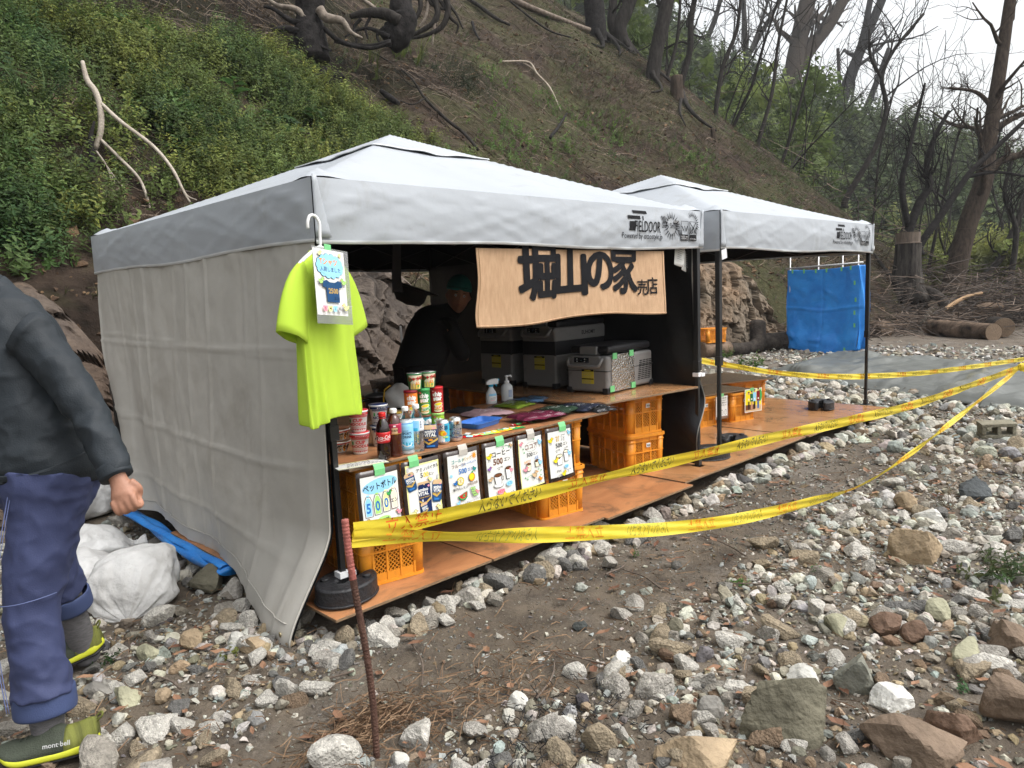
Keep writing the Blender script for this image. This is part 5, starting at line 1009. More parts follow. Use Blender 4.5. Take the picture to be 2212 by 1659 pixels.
cooler(2.34, .95, CZ, .33, .66, .46, 3, 'tall two-tone cooler with lettering, behind the foil covered one', 'word')
cooler(2.32, 1.40, CZ, .35, .6, .455, 2, 'tall two-tone cooler in shadow nearest the shopkeeper', 'plain')
# ================================================================ T-SHIRT ON A HANGER
AZ = math.radians(30); hc = (-.075, -.14, 0)
jer = mat('lime_jersey', (.50, .70, .06), .85, .05, 4, .12, 260); crumple(jer, 3.2, .25, .03, (1.5, 1.5, .6)); translucent(jer, .25)
t = empty('hanging_shirt', hc, 'lime yellow short sleeved shirt hanging at the tent corner', 'shirt', None, AZ); t.scale = (.88, .85, 1)
def sring(z, w, d, ph, xo=0):
    out = []
    for a in np.linspace(0, 2*math.pi, 72, endpoint=False):
        c, s = math.cos(a), math.sin(a); k = sstep(1.45, .85, z); r = 1+.0*c
        fold = (.008*math.sin(a*7+ph+z*1.5)+.013*math.sin(a*3+1+z*.8)+.009*math.sin(11*a-z*4)+.008*math.sin(17*a+z*5))*k+.006*math.sin(z*30+a*2)*(1-k)
        out.append((xo+w*math.copysign(abs(c)**.8, c), d*math.copysign(abs(s)**.8, s)+fold, z+.012*math.sin(a*3+.6)*k))
    return out
b = MB(); rings = []
prof = [(.835, .232, .075), (.84, .236, .078), (.95, .235, .070), (1.05, .232, .065), (1.15, .23, .06), (1.25, .232, .055), (1.33, .235, .05), (1.40, .232, .042), (1.45, .205, .034), (1.485, .15, .03), (1.505, .10, .028), (1.515, .085, .03)]
for z, w, d in prof: rings.append(sring(z, w, d, .4))
b.loft(rings, cap=False); b.build('body', jer, t, smooth=True, sub=1, solid=.002)
for sg in (-1, 1):
    b = MB(); rr_ = []
    for k, (x, z, h_, d) in enumerate([(.185, 1.40, .085, .04), (.235, 1.355, .092, .045), (.275, 1.29, .10, .052), (.305, 1.225, .105, .058), (.32, 1.19, .107, .06)]):
        ax = np.array([math.sin(.45+.12*k), 0, -math.cos(.45+.12*k)]) if False else None
        ang = math.radians(35+7*k); dx, dz = math.sin(ang), math.cos(ang)                  # along the ring: across the sleeve
        rr_.append([(sg*(x+dx*h_*math.cos(a)*.55), d*math.sin(a)+.008*math.sin(3*a+k), z+dz*h_*math.cos(a)*.9*(1) if False else z+h_*math.cos(a)*.42) for a in np.linspace(0, 2*math.pi, 28, endpoint=False)])
    rr_ = []
    for k, (cx, cz, ang, hw, d) in enumerate([(.165, 1.405, 84, .085, .030), (.215, 1.365, 66, .096, .032), (.250, 1.30, 44, .102, .036), (.275, 1.235, 28, .104, .04), (.288, 1.185, 20, .106, .045)]):
        a0 = math.radians(ang); ux, uz = math.cos(a0), math.sin(a0)
        rr_.append([(sg*(cx+ux*hw*math.cos(a)), d*math.sin(a)*(1+.15*math.sin(2*a))+.010*math.sin(3*a+k*.4)*k/4, cz+uz*hw*math.cos(a)*.9) for a in np.linspace(0, 2*math.pi, 30, endpoint=False)])
    b.loft(rr_, cap=False); b.build('sleeve', jer, t, smooth=True, sub=1, solid=.002)
b = MB(); b.tube([(.085*math.cos(a), .03*math.sin(a), 1.512-.035*max(0, -math.sin(a))) for a in np.linspace(0, 2*math.pi, 30)], .009, 8, cap=False); b.build('collar', jer, t, smooth=True)
f = Flat()
for pts in ([(-.03, .03), (0, .055), (.03, .03)], [(-.035, .02), (.04, .022)], [(-.03, .02), (-.03, -.03), (.03, -.03), (.03, .02)], [(-.015, -.03), (-.015, 0), (0, 0), (0, -.03)], [(.008, .012), (.024, .012), (.024, -.005), (.008, -.005), (.008, .012)], [(-.05, .05), (-.04, .08), (-.02, .07), (-.005, .085)]): f.line(pts, .003, 'white')
f.build('chest_print', lambda u, v, h: (.10+u*.9, -.072-h, 1.27+v), t, cut=.02)
wp = mat('hanger_white', (.78, .78, .77), .4, .03)
t = empty('coat_hanger', hc, 'white plastic hanger hooked on the tent edge', 'coat hanger', None, AZ); b = MB()
b.tube(spline([(-.22, 0, 1.425), (-.15, 0, 1.475), (-.05, 0, 1.522), (0, 0, 1.535), (.05, 0, 1.522), (.15, 0, 1.475), (.22, 0, 1.425)], 30), .008, 8); b.build('shoulder_bar', wp, t, smooth=True)
b = MB(); b.tube(spline([(0, 0, 1.53), (.004, 0, 1.60), (.004, 0, 1.635), (-.008, .01, 1.66), (-.03, .02, 1.66), (-.042, .025, 1.635), (-.04, .027, 1.61)], 26), .0065, 8); b.build('hook', wp, t, smooth=True)
# price card over the shirt
t = empty('price_card', (hc[0]-.062, hc[1]-.045, 1.515), 'white shirt price card in a clear sleeve on the lime shirt', 'price card', None, AZ); tilt = math.radians(-7)
t.rotation_euler = (math.radians(-5), math.radians(5), AZ-math.radians(11)); t.scale = (.86, .86, .86)
b = MB(); b.box((.015, -.088, -.17), (.245, .0012, .345)); b.build('clear_sleeve', clear_film('film'), t); b = MB(); b.box((0, -.0895, -.155), (.21, .0008, .297)); b.build('card', sheet_m, t)
f = Flat(); cx, cz = 0, -.08
for k in range(14): a = k*.449; f.ell(.075*math.cos(a), cz+.042*math.sin(a), .021, .017, 'black', 14)
for k in range(14): a = k*.449; f.ell(.075*math.cos(a), cz+.042*math.sin(a), .0195, .0155, 'lblue', 14)
f.ell(0, cz, .078, .045, 'lblue', 24); f.text('Tシャツ', -.01, cz+.016, .034, 'orange', .03); f.text('入荷しました', 0, cz-.018, .0235, 'navy', .01)
f.ell(.07, -.026, .010, .010, 'black', 12, ring=.001); f.ell(.07, -.026, .008, .008, 'pyel', 12)
for k in range(8): f.line([(.07+.013*math.cos(k*.785), -.026+.013*math.sin(k*.785)), (.07+.018*math.cos(k*.785), -.026+.018*math.sin(k*.785))], .001, 'orange')
bird(f, -.07, -.03, .8, 'pyel'); sh = [(-.035, -.145), (-.06, -.152), (-.065, -.178), (-.042, -.18), (-.04, -.245), (.045, -.245), (.045, -.178), (.068, -.174), (.064, -.15), (.038, -.145), (.018, -.155), (-.015, -.155)]
f.poly([(-.035, -.145), (-.06, -.152), (-.065, -.178), (-.042, -.18), (-.035, -.17)], 'dblue'); f.poly([(.038, -.145), (.064, -.15), (.068, -.174), (.045, -.178), (.038, -.168)], 'dblue'); f.poly([(-.042, -.155), (-.015, -.155), (.018, -.155), (.045, -.155), (.045, -.245), (-.04, -.245)], 'dblue'); f.poly([(-.036, -.146), (-.014, -.156), (-.036, -.16)], 'dblue'); f.poly([(.038, -.146), (.016, -.156), (.038, -.16)], 'dblue')
f.text('2500', .004, -.195, .033, 'gold', .02); f.text('エン', .022, -.228, .016, 'black', .012); bird(f, -.075, -.155, 1.1, 'lgreen'); bird(f, .078, -.152, 1.1, 'lgreen', -1)
for i, (c, ch) in enumerate((('pink', 'S'), ('pyel', 'M'), ('lblue', 'L'), ('lgrey', 'XL'))):
    x = -.062+.033*i; f.poly([(x-.016, -.262), (x+.016, -.262), (x+.016, -.272), (x+.010, -.272), (x+.010, -.288), (x-.010, -.288), (x-.010, -.272), (x-.016, -.272)], c); f.text(ch, x, -.275, .018, 'black', .012)
bird(f, .078, -.27, 1.2, 'pyel', -1)
f.build('drawing_and_lettering', plane_map((0, -.09, 0), (1, 0, 0), (0, 0, 1)), t, eps=.00015); b = MB(); b.box((-.0, -.087, -.002), (.045, .004, .045)); b.build('tape', tape_g, t, bevel=.001)
# hanging black sun hat and dark cloth under the roof
hm = mat('hat_black', (.01, .01, .011), .8, .1, 8)
p = hy(893, 615, 1.5); t = empty('sun_hat', p, 'black brimmed hat hanging from the roof frame', 'hat', None, .5); b = MB()
b.lathe([(.20, -.02), (.205, -.025), (.16, -.03), (.12, -.04), (.115, -.10), (.09, -.135), (.0, -.15)], 30, wob=lambda a, z: 1+.05*math.sin(2*a)); b.build('hat_body', hm, t, smooth=True, solid=.003); b = MB(); b.tube([(0.02, 0, -.06), (.02, 0, .25)], .003, 4); b.build('cord', hm, t)
t.rotation_euler = (math.radians(18), math.radians(10), .5)
p = hy(857, 540, 1.1); t = empty('hanging_cloth', p, 'dark grey cloth hanging from the roof frame beside the hat', 'cloth', None, .6); b = MB(); b.grid(lambda u, v: ((u-.5)*(.13+.05*v), .015*math.sin(u*7+v*2), .05-.32*v), 12, 12); b.build('cloth', mat('cloth_dark', (.03, .03, .035), .9, .1), t, smooth=True, solid=.004)
# ================================================================ TAPES, STAKE, BAGS, TARPS, LOGS
rust = mat('rusty_iron', (.075, .035, .025), .75, .4, 30, .5, 120, metal=.3, col2=(.13, .07, .05)); redp = mat('stake_red', (.32, .10, .08), .6, .3, 30, .3, 90)
pb = hz(815, 1659, -.17); ptop = hy(752, 1120, -.9); v = ptop-pb; pts = [pb-v*.25+np.array([.0, 0, 0])]+[pb+v*k+np.array([.012*math.sin(k*5), 0, 0]) for k in np.linspace(0, 1, 60)]
t = empty('rebar_stake', pb, 'leaning rusty ribbed iron stake holding the yellow tape', 'stake'); P = spline(pts, 220)-pb
b = MB(); b.tube(P[:170], [.0105+.0018*(i % 3 == 0) for i in range(170)], 8); b.build('shaft', rust, t, smooth=True); b = MB(); b.tube(P[169:], [.011+.0016*(i % 3 == 0) for i in range(51)], 8); o = b.build('painted_tip', redp, t, smooth=True)
tapem = translucent(mat('warning_tape', (.78, .58, .03), .3, .05, 3, .1, 30, coat=.2, col2=(.85, .7, .07)), .3)
PR = hd(2206, 793, 7.3); PL = hy(762, 1158, -.9)
def in_plane(px, py, A, B):
    """point on the vertical plane through A and B seen at px, py"""
    n = np.array([-(B-A)[1], (B-A)[0], 0]); d = ray(px, py); return CP+d*((A-CP)@n)/(d@n)
def ribbon(pix, A, B, wfn, tfn, n=160):
    C = spline([in_plane(x, y, A, B) for x, y in pix], n); T = np.gradient(C, axis=0); T /= np.linalg.norm(T, axis=1)[:, None]
    s = np.r_[0, np.cumsum(np.linalg.norm(np.diff(C, axis=0), axis=1))]; up = np.array([0, 0, 1.]); N = np.cross(T, up); N /= np.linalg.norm(N, axis=1)[:, None]; U = np.cross(N, T)
    def fn(u, v, h=0):
        c = np.array([np.interp(u, s, C[:, k]) for k in range(3)]); N_ = np.array([np.interp(u, s, N[:, k]) for k in range(3)]); U_ = np.array([np.interp(u, s, U[:, k]) for k in range(3)])
        q = u/s[-1]; a = tfn(q); w = wfn(q); return c+w*v*(math.cos(a)*U_+math.sin(a)*N_)+(h+.004*math.sin(v*5+q*60)*w/.03)*(math.cos(a)*N_-math.sin(a)*U_)
    return fn, s[-1]
def tape(label, pix, A, B, wfn, tfn, mode):
    fn, L_ = ribbon(pix, A, B, wfn, tfn); b = MB(); b.grid(lambda u, v: fn(u*L_, 2*v-1), 240, 6); o = b.build('caution_tape', tapem, smooth=True); tag(o, label, 'caution tape', 'yellow barrier tapes strung from the stake')
    f = Flat(); x = .10; k = 0; sg = -1 if mode == 'back' else 1
    while x < L_-.5:
        for body, w_, c in (('立入禁止', .26, 'orange' if mode == 'back' else 'tape_red'), ('入らないでください', .36, 'tape_black' if mode != 'back' else 'tape_faint')):
            V, F_ = text_vf(body, .062, .0, 2)
            f.items.append((np.c_[x+w_/2+sg*V[:, 0]*(.95 if len(body) == 4 else .56), V[:, 1]*.95], F_, c, f.lay)); f.lay = 0; x += w_+.12
    wl = f.build('warning_lettering', lambda u, v, h: fn(u, v/.031, .0014+h*.3), o, cut=.05); wl['kind'] = 'stuff'
    return o
INK.update(tape_red=(.62, .12, .02), tape_black=(.10, .085, .03), tape_faint=(.35, .33, .05))
tape('upper yellow caution tape running tight along the platform edge', [(762, 1150), (900, 1127), (1100, 1080), (1300, 1032), (1500, 985), (1700, 938), (1850, 905), (2000, 866), (2206, 793)], PL, PR, lambda q: .031-.008*math.exp(-((q-.16)/.03)**2), lambda q: .25*math.sin(q*9)*(1-q)+.15, 'front')
tape('lower yellow caution tape sagging over the dark path', [(762, 1163), (860, 1158), (1000, 1159), (1150, 1156), (1300, 1150), (1450, 1141), (1600, 1120), (1750, 1084), (1860, 1048), (1960, 985), (2080, 893), (2206, 793)], PL, PR, lambda q: .030-.012*math.exp(-((q-.52)/.08)**2)-.010*sstep(.45, .7, q), lambda q: .9*math.exp(-((q-.05)/.05)**2)-.2+.9*math.exp(-((q-.5)/.1)**2)+.5*math.sin(q*40)*sstep(.5, .7, q), 'back')
A3 = hd(1516, 779, 6.0); B3 = hd(2230, 773, 11.0)
tape('rear yellow caution tape stretched behind the platform', [(1516, 779), (1580, 790), (1660, 803), (1760, 812), (1870, 813), (2000, 805), (2110, 791), (2230, 773)], A3, B3, lambda q: .030-.008*math.exp(-((q-.1)/.15)**2), lambda q: .15*math.sin(q*14), 'front')
t = empty('tape_knot', PR, 'knotted yellow tape tails at the right end of the tapes', 'tape knot'); b = MB(); b.lathe([(.0, -.045), (.03, -.02), (.035, .02), (.0, .045)], 12, wob=lambda a, z: 1+.3*math.sin(3*a)); b.build('knot', tapem, t, smooth=True)
for k, (dx, dz) in enumerate(((.16, .13), (.13, -.16))): b = MB(); b.grid(lambda u, v: (dx*u*.75+.02*v, -dx*.6*u, dz*u-.06*(v-.5)*math.cos(u*4)), 8, 2); b.build('tape_tail', tapem, t, smooth=True)
# sandbags
bagm = mat('woven_bag', (.34, .33, .315), .7, .12, 1.4, .6, 26, col2=(.82, .82, .81), detail=9); dirtm = bagm.node_tree; crumple(bagm, 5, .7, .03); bluet = mat('bag_stripe', (.25, .4, .5), .7, .1)
def sandbag(x, y, L_, Wd, Ht, rz, seed, label):
    z = float(terrain(x, y))-.02; t = empty('sandbag', (x, y, z), label, 'sandbag', 'white sandbags beside the grey tent wall', math.radians(rz)); Ht *= 1.22; b = MB(); rings = []; N = 44
    for i, k in enumerate(np.linspace(-1, 1, 34)):
        w = Wd/2*(1-abs(k)**3.2)**.5+.004; h = Ht*(1-abs(k)**2.6)**.55+.004
        if k > .8: q = (k-.8)/.2; w = w*(1-q)+q*.03; h = h*(1-q)+q*.06                                 # gathered neck
        rr_ = []
        for a in np.linspace(0, 2*math.pi, N, endpoint=False):
            c, s_ = math.cos(a), math.sin(a); n_ = .045*float(fbm(np.array(k*3.+seed), np.array(a*1.6), seed, 4))*2+.020*math.sin(a*17+seed+k*2)*abs(k)**2.2+.010*float(fbm(np.array(k*9.), np.array(a*5), seed+3, 3))*2
            zz = h*(.5+.5*math.copysign(abs(s_)**.75, s_))
            if s_ < 0: zz *= .8
            rr_.append((k*L_/2, (w+n_)*math.copysign(abs(c)**.8, c), max(0, zz+n_*max(0, s_)-.03*k*k*0)))
        rings.append(rr_)
    b.loft(rings); b.build('bag_body', bagm, t, smooth=True, sub=1)
    b = MB(); e = L_/2; b.loft([[(e-.012+dx, r_*math.cos(a)*(1+.3*math.sin(5*a)), Ht*.27+r_*math.sin(a)) for a in np.linspace(0, 2*math.pi, 20, endpoint=False)] for dx, r_ in ((0, .03), (.02, .024), (.045, .045), (.07, .055))], cap=False); b.build('tied_neck', bagm, t, smooth=True, solid=.003)
    b = MB(); b.tube([(e+.008, .027*math.cos(a), Ht*.27+.027*math.sin(a)) for a in np.linspace(0, 12, 30)], .0035, 5); b.tube(spline([(e+.005, .02, Ht*.3), (e-.08, .10, Ht*.5), (e-.16, .13, Ht*.35), (e-.2, .16, .05)], 16), .003, 5); b.build('tie_cord', mat('cord_white', (.6, .6, .58), .7), t, smooth=True)
    return t
p = hz(300, 1262, .02); sandbag(-.56, 1.02, .46, .40, .23, 62, 3, 'plump white sandbag nearest the stones, grey with dirt at its base')
sandbag(-.72, 1.50, .50, .34, .17, -28, 8, 'white sandbag in the middle with its tied neck against the plump one')
sandbag(-.58, 1.98, .62, .36, .17, -12, 12, 'white sandbag lying across behind the two tied ones')
sandbag(-.34, 2.95, .62, .44, .22, 20, 17, 'white sandbag farthest back beside the walking person')
# blue tarp rolled along the foot of the side wall
blue = mat('blue_tarp', (.015, .17, .56), .38, .18, 3, .3, 40, spec=.4, col2=(.03, .26, .7))
crumple(blue, 2.6, 1.0, .06); t = empty('tarp_roll', (-.2, 1.6, 0), 'blue tarp folded into a strip under the side wall hem', 'folded tarp'); b = MB(); rings = []
for q in np.linspace(0, 1, 40):
    y = .80+q*1.75; x = -.175-.02*math.sin(q*6)+.01*q; w = .055-.02*q; rings.append([(x+w*math.copysign(abs(math.cos(a))**.6, math.cos(a))+.2, y-1.6, -.035+.022*math.sin(a)+.012*math.sin(q*20+a*2)*.5) for a in np.linspace(0, 2*math.pi, 20, endpoint=False)])
b.loft(rings); b.build('folded_strip', blue, t, smooth=True); b = MB(); b.grid(lambda u, v: (-.02+.06*u+.2-.0, .82+1.6*v-1.6-.0, .0+.012*math.sin(u*3.14)+.004*math.sin(v*25)), 6, 30); o = b.build('top_fold', blue, t, smooth=True, solid=.004); o.location = (-.2, 0, -.012)
# blue sheet booth
t = empty('sheet_booth', hz(1790, 757, -.13), 'bright blue tarp booth hung on a pipe frame by the slope', 'booth'); B0 = np.array(t.location)
La, Lb = hd(1702, 756, 15.6), hd(1853, 757, 14.4); La[2] = Lb[2] = -.13; ex = (Lb-La)/np.linalg.norm(Lb-La); ey = np.cross([0, 0, 1.], ex); wB = np.linalg.norm(Lb-La); HB = 1.68
def bs(u, v, off=0):
    """front sheet: u across, v up"""
    x = u*wB*(1+.03*math.sin(v*3))-.02; fl = (1-v)**2; d = .03*math.sin(u*14+v*3)*fl+.05*float(fbm(np.array(u*5), np.array(v*6), 33, 4))+.10*math.exp(-((u-.22)/.18)**2-((v-.12)/.2)**2)+.02*math.exp(-((v-.52)/.01)**2)-.015*math.exp(-((u-.52)/.008)**2)
    z = HB*v-.035*math.sin(u*3.14)*v+.05*(1-v)*math.sin(u*7+1)+.03*u*v; return La-B0+ex*x-ey*(d+.12*fl*math.sin(u*3.1))+np.array([0, 0, z])
b = MB(); b.grid(lambda u, v: bs(u, v), 60, 60); b.build('front_sheet', blue, t, smooth=True, solid=.002)
b = MB(); b.grid(lambda u, v: (bs(1, v)+ey*u*.12*np.array([1, 1, 1])+ex*(.05*u+.02*math.sin(v*9+u*5))), 20, 40); b.build('side_sheet', blue, t, smooth=True, solid=.002); b = MB(); b.grid(lambda u, v: (bs(0, v)+ey*(1-u)*.4+ex*.02*math.sin(v*8)), 20, 40); b.build('side_sheet', blue, t, smooth=True, solid=.002); b = MB(); b.grid(lambda u, v: bs(1-u, v)+ey*.4, 14, 20); b.build('rear_sheet', blue, t, smooth=True, solid=.002)
pipe = mat('pale_pipe', (.5, .5, .5), .35, .1, 10, metal=.6)
for x, d in ((.03, 0), (wB*.36, .2), (wB*.70, .2), (wB*.98, 0)): b = MB(); q = La-B0+ex*x+ey*(.02+d); b.tube([q+[0, 0, .0], q+[0, 0, 2.05]], .014, 8); b.build('upright_pipe', pipe, t, smooth=True)
b = MB(); q = La-B0-ey*.015; b.tube([q+ex*-.05+[0, 0, HB+.03], q+ex*(wB+.08)+[0, 0, HB+.075]], .016, 8); b.build('rail_pipe', pipe, t, smooth=True)
for u, v in ((.08, .985), (.25, .985), (.42, .985), (.57, .985), (.78, .98), (.9, .98), (.94, .8), (.95, .6), (.94, .45), (.95, .3), (.68, .0), (.85, .02)):
    k = MB(); c = bs(u, v)-ey*.012; k.box((0, 0, 0), (.035, .004, .08)); o = k.build('tape', tape_g, t, at=c); o.rotation_euler = (0, 0, math.atan2(ex[1], ex[0]))
# grey ground sheet spread over the stones
gt = mat('grey_tarp', (.095, .10, .09), .42, .15, 1.5, .25, 10, spec=.4); q00, q10, q11, q01 = hz(1640, 808, -.12), hz(2330, 905, -.12), hz(2420, 803, -.12), hz(1790, 768, -.12)
crumple(gt, 1.3, .45, .06)
def gts(u, v):
    p = (q00*(1-u)+q10*u)*(1-v)+(q01*(1-u)+q11*u)*v; e = min(v, 1-v, u)
    z = ground_z(p[0], p[1])+.075*sstep(0, .06, e)+.34*max(0, float(fbm(np.array(p[0]*1.1), np.array(p[1]*2.2), 41, 4))+.03)*sstep(0, .1, e)+.05*float(fbm(np.array(p[0]*3.1+p[1]), np.array(p[1]*5), 43, 4))
    p = p+np.array([.25*float(fbm(np.array(u*9), np.array(v*2), 47, 3)), .35*float(fbm(np.array(u*11.), np.array(v*2.), 48, 3)), 0]); p[2] = float(z)+.02; return p
b = MB(); b.grid(gts, 130, 60); tag(b.build('ground_sheet', gt, smooth=True, solid=.004), 'crumpled grey green tarp spread over the rubble', 'ground sheet')
# ---------------- logs, stump and brush at the foot of the slope
bark = mat('charred_bark', (.014, .012, .011), .9, .5, 9, .9, 22, spec=.1, col2=(.06, .05, .042), stretch=(1, 1, 1)); barkb = mat('brown_bark', (.07, .05, .037), .85, .4, 8, .9, 22, col2=(.16, .125, .10))
patchy = mat('peeling_bark', (.016, .013, .011), .9, .5, 3.2, .8, 18, spec=.1, col2=(.22, .155, .11)); cutw = mat('cut_wood', (.19, .135, .09), .8, .25, 30, .2, 60); palew = mat('bleached_wood', (.26, .215, .17), .8, .25, 8, .5, 40, col2=(.46, .41, .34))
def log(A, B, r0, r1, label, m, seed=1, bend=0, cat='log', group='charred logs on the ground', name='log'):
    A = np.array(A, float); B = np.array(B, float); t = empty(name, A, label, cat, group); n = 18; P = A+(B-A)*np.linspace(0, 1, n)[:, None]; P[:, 2] += bend*np.sin(np.linspace(0, math.pi, n)); P = P-A
    b = MB(); b.tube(P, np.linspace(r0, r1, n)*(1+.12*np.array([float(fbm(np.array(i*.9), np.array(seed*3.3), seed)) for i in range(n)])), 16, cap=False); o = b.build('bark', m, t, smooth=True)
    for e, r_, d in ((P[0], r0, P[0]-P[1]), (P[-1], r1, P[-1]-P[-2])):
        k = MB(); d = d/np.linalg.norm(d); k.tube([e-d*.01, e+d*.004], [r_*.99, r_*.97], 16); k.build('cut_end', cutw, t)
    return t
def gl(px, py, dz, D=None): p = hz(px, py, -.12) if D is None else hd(px, py, D); q = p.copy(); q[2] = terrain(p[0], p[1])+dz; return q
LG = [((2008, 722), (2146, 733), .20, .20, 'long scaly log lying nearest the gravel at the right', patchy), ((2030, 700), (2150, 702), .17, .15, 'shorter log lying behind the long scaly one', patchy), ((1884, 722), (1917, 724), .20, .20, 'short log end just right of the blue booth', patchy), ((1641, 758), (1712, 754), .2, .21, 'blackened log between the tan rock and the blue booth', bark), ((1515, 772), (1573, 767), .17, .16, 'thick charred log under the small orange crate', patchy)]
for i, (a, b_, r0, r1, lab, m) in enumerate(LG):
    A = hz(a[0], a[1], -.12); B = hz(b_[0], b_[1], -.12); A[2] = ground_z(A[0], A[1])+r0*.85; B[2] = ground_z(B[0], B[1])+r1*.85; log(A, B, r0, r1, lab, m, i+1)
A = hz(1572, 767, -.12); B = hz(1634, 760, -.12); A[2] += .12; B[2] += .14; e = B+np.array([.25, .1, .45]); t = empty('log', A, 'crooked charred limb with its broken end turned up', 'log', 'charred logs on the ground'); b = MB(); b.tube(spline([A-A, (B-A)*.5+[0, 0, -.05], B-A, e-A], 24), np.linspace(.13, .17, 24), 12); b.build('bark', bark, t, smooth=True)
A = hz(2168, 729, -.12); A[2] += .22; log(A, A+np.array([.7, .35, .02]), .22, .2, 'round log end facing out at the right of the long scaly log', bark, 9)
rr_ = random.Random(4)
for i, (x, y, D, lab) in enumerate(((2110, 672, 19.5, 'grey split log on the brush pile'), (2160, 690, 19, 'stubby burnt log leaning in the brush pile'), (2125, 655, 20, 'thin charred pole lying over the brush pile'), (2185, 668, 19.5, 'curved black limb sticking out of the brush pile'))):
    p = hd(x, y, D); log(p, p+np.array([rr_.uniform(.4, .9), rr_.uniform(-.5, .3), rr_.uniform(-.05, .2)]), [.16, .15, .05, .07][i], [.13, .13, .04, .05][i], lab, [patchy, bark, bark, bark][i], 20+i, .05, group='burnt limbs on the brush pile')
p = hd(2042, 668, 19); log(p, p+np.array([1.3, -.5, .36]), .055, .045, 'pale peeled branch lying across the brush', mat('peeled_tan', (.30, .19, .10), .8, .2, 8, .3), 30, .08, 'branch', None, 'fallen_branch')
c3 = dup(c0, hz(1538, 769.5, -.12)+np.array([0, 0, .285]), math.radians(70), 'lone orange crate sitting on the charred log')
st = hd(1958, 632, 21.8); t = empty('burnt_stump', st, 'tall charred stump with a pale sawn collar and bared roots', 'tree stump'); hS = 1.75; stm = mat('stump_char', (.009, .008, .008), .9, .5, 3, 1, 14, spec=.1, col2=(.085, .075, .065), stretch=(3, 3, .5))
b = MB(); b.lathe([(.62, -.25), (.50, .0), (.42, .3), (.37, .7), (.345, 1.1), (.34, 1.4), (.335, hS-.32)], 40, wob=lambda a, z: 1+.06*math.sin(5*a+z)+.03*math.sin(11*a+2*z)+(.25*max(0, math.sin(3*a+1)) if z < .05 else 0)); b.build('trunk', stm, t, smooth=True)
b = MB(); b.lathe([(.33, hS-.33), (.36, hS-.32), (.36, hS-.30), (.32, hS-.29), (.33, hS-.03), (.335, hS), (.0, hS)], 40, wob=lambda a, z: 1+.02*math.sin(9*a)); b.build('sawn_collar', mat('sawn_bark', (.13, .10, .077), .85, .3, 12, .6, 20, stretch=(2, 2, .4)), t)
for k, (a, L_) in enumerate(((-2.2, 1.2), (-1.6, 1.5), (-1.1, 1.3), (-2.7, 1.0), (-.5, 1.7))):
    pts = [np.array([math.cos(a)*.35, math.sin(a)*.35, .25])]
    for q in np.linspace(.2, 1, 5): x, y = math.cos(a+.2*math.sin(q*5+k))*(.4+L_*q), math.sin(a+.2*math.sin(q*5+k))*(.4+L_*q); pts.append(np.array([x, y, terrain(st[0]+x, st[1]+y)-st[2]+.10*(1-q)]))
    b = MB(); b.tube(spline(pts, 20), np.linspace(.12, .03, 20), 8); b.build('root', bark, t, smooth=True)
A = st+np.array([.4, -.4, .0]); B = hd(2055, 672, 20.5); log(A, B, .17, .13, 'black half burnt root log running down from the stump', bark, 40, .12, 'log', None)
# concrete block
t = empty('concrete_block', hz(2152, 950, -.12)+np.array([0, 0, .03]), 'hollow concrete block lying on the rubble at the right', 'concrete block', None, math.radians(-66)); cbm = mat('block_concrete', (.16, .145, .10), .9, .3, 6, .6, 60, col2=(.27, .25, .19))
b = MB(); L_, h_, d_ = .27, .13, .15
for z in (.015, h_-.015): b.box((0, 0, z), (L_, d_, .03))
for x in (-L_/2+.02, 0, L_/2-.02): b.box((x, 0, h_/2), (.03, d_-.003, h_-.061))
b.build('block_body', cbm, t, bevel=.006); b = MB(); b.lathe([(.062, -.0), (.062, .16)], 16)
t.rotation_euler = (math.radians(4), math.radians(-3), math.radians(-60))
# corrugated scrap propped on the slope behind the logs
t = empty('scrap_sheet', hd(1990, 700, 18.2), 'small ribbed pale scrap leaning beside the long log', 'scrap sheet'); b = MB(); b.grid(lambda u, v: (.30*u, .03*math.sin(v*30)-.2*v, .42*v-.1*u), 4, 40); b.build('ribbed_sheet', mat('scrap_pale', (.32, .29, .25), .6, .3, 10), t, smooth=True, solid=.006)
# white lump of paper and metal rod on the rock inside
p = hy(880, 850, 2.9); q = hy(865, 705, 3.3); t = empty('metal_rod', p, 'ribbed metal rod leaning on the rock behind the tent', 'metal rod'); b = MB(); b.tube([np.zeros(3), q-p], .012, 8); b.build('rod', mat('rod_grey', (.3, .28, .26), .6, .2, 30), t)
# ================================================================ STONES AND GRAVEL
def ico(sub):
    bm = bmesh.new(); bmesh.ops.create_icosphere(bm, subdivisions=sub, radius=1); bm.verts.index_update()
    V = np.array([v.co[:] for v in bm.verts]); Fc = np.array([[v.index for v in f.verts] for f in bm.faces]); bm.free(); return V, Fc
ICO = {s: ico(s) for s in (1, 2, 3, 4)}
def rock_vf(sub, seed, n=11, flat=.75, sharp=1., rough=.03):
    """a lump cut by random planes, so it has facets and arrises"""
    r = np.random.default_rng(seed); V, Fc = ICO[sub]; N = r.normal(size=(n, 3)); N /= np.linalg.norm(N, axis=1)[:, None]; d = r.uniform(.5, 1., n)
    D = V@N.T; k = np.where(D > .05, d/np.maximum(D, .05), 9).min(1); k = np.minimum(k, 1.3); P = V*k[:, None]
    P = P*(1+rough*2*fbm(P[:, 0]*3+seed, P[:, 1]*3+P[:, 2]*2, seed % 50, 3))[:, None]; P = P*np.array([1, r.uniform(.65, .95), flat*r.uniform(.75, 1.1)]); return P, Fc
def stone_mat(name, attr='tint', bump=.9, scale=18):
    return mat(name, (.58, .56, .53), .85, .3, scale, bump, 38, attr=attr, col2=(1., 1., .98), detail=8, spec=.25)
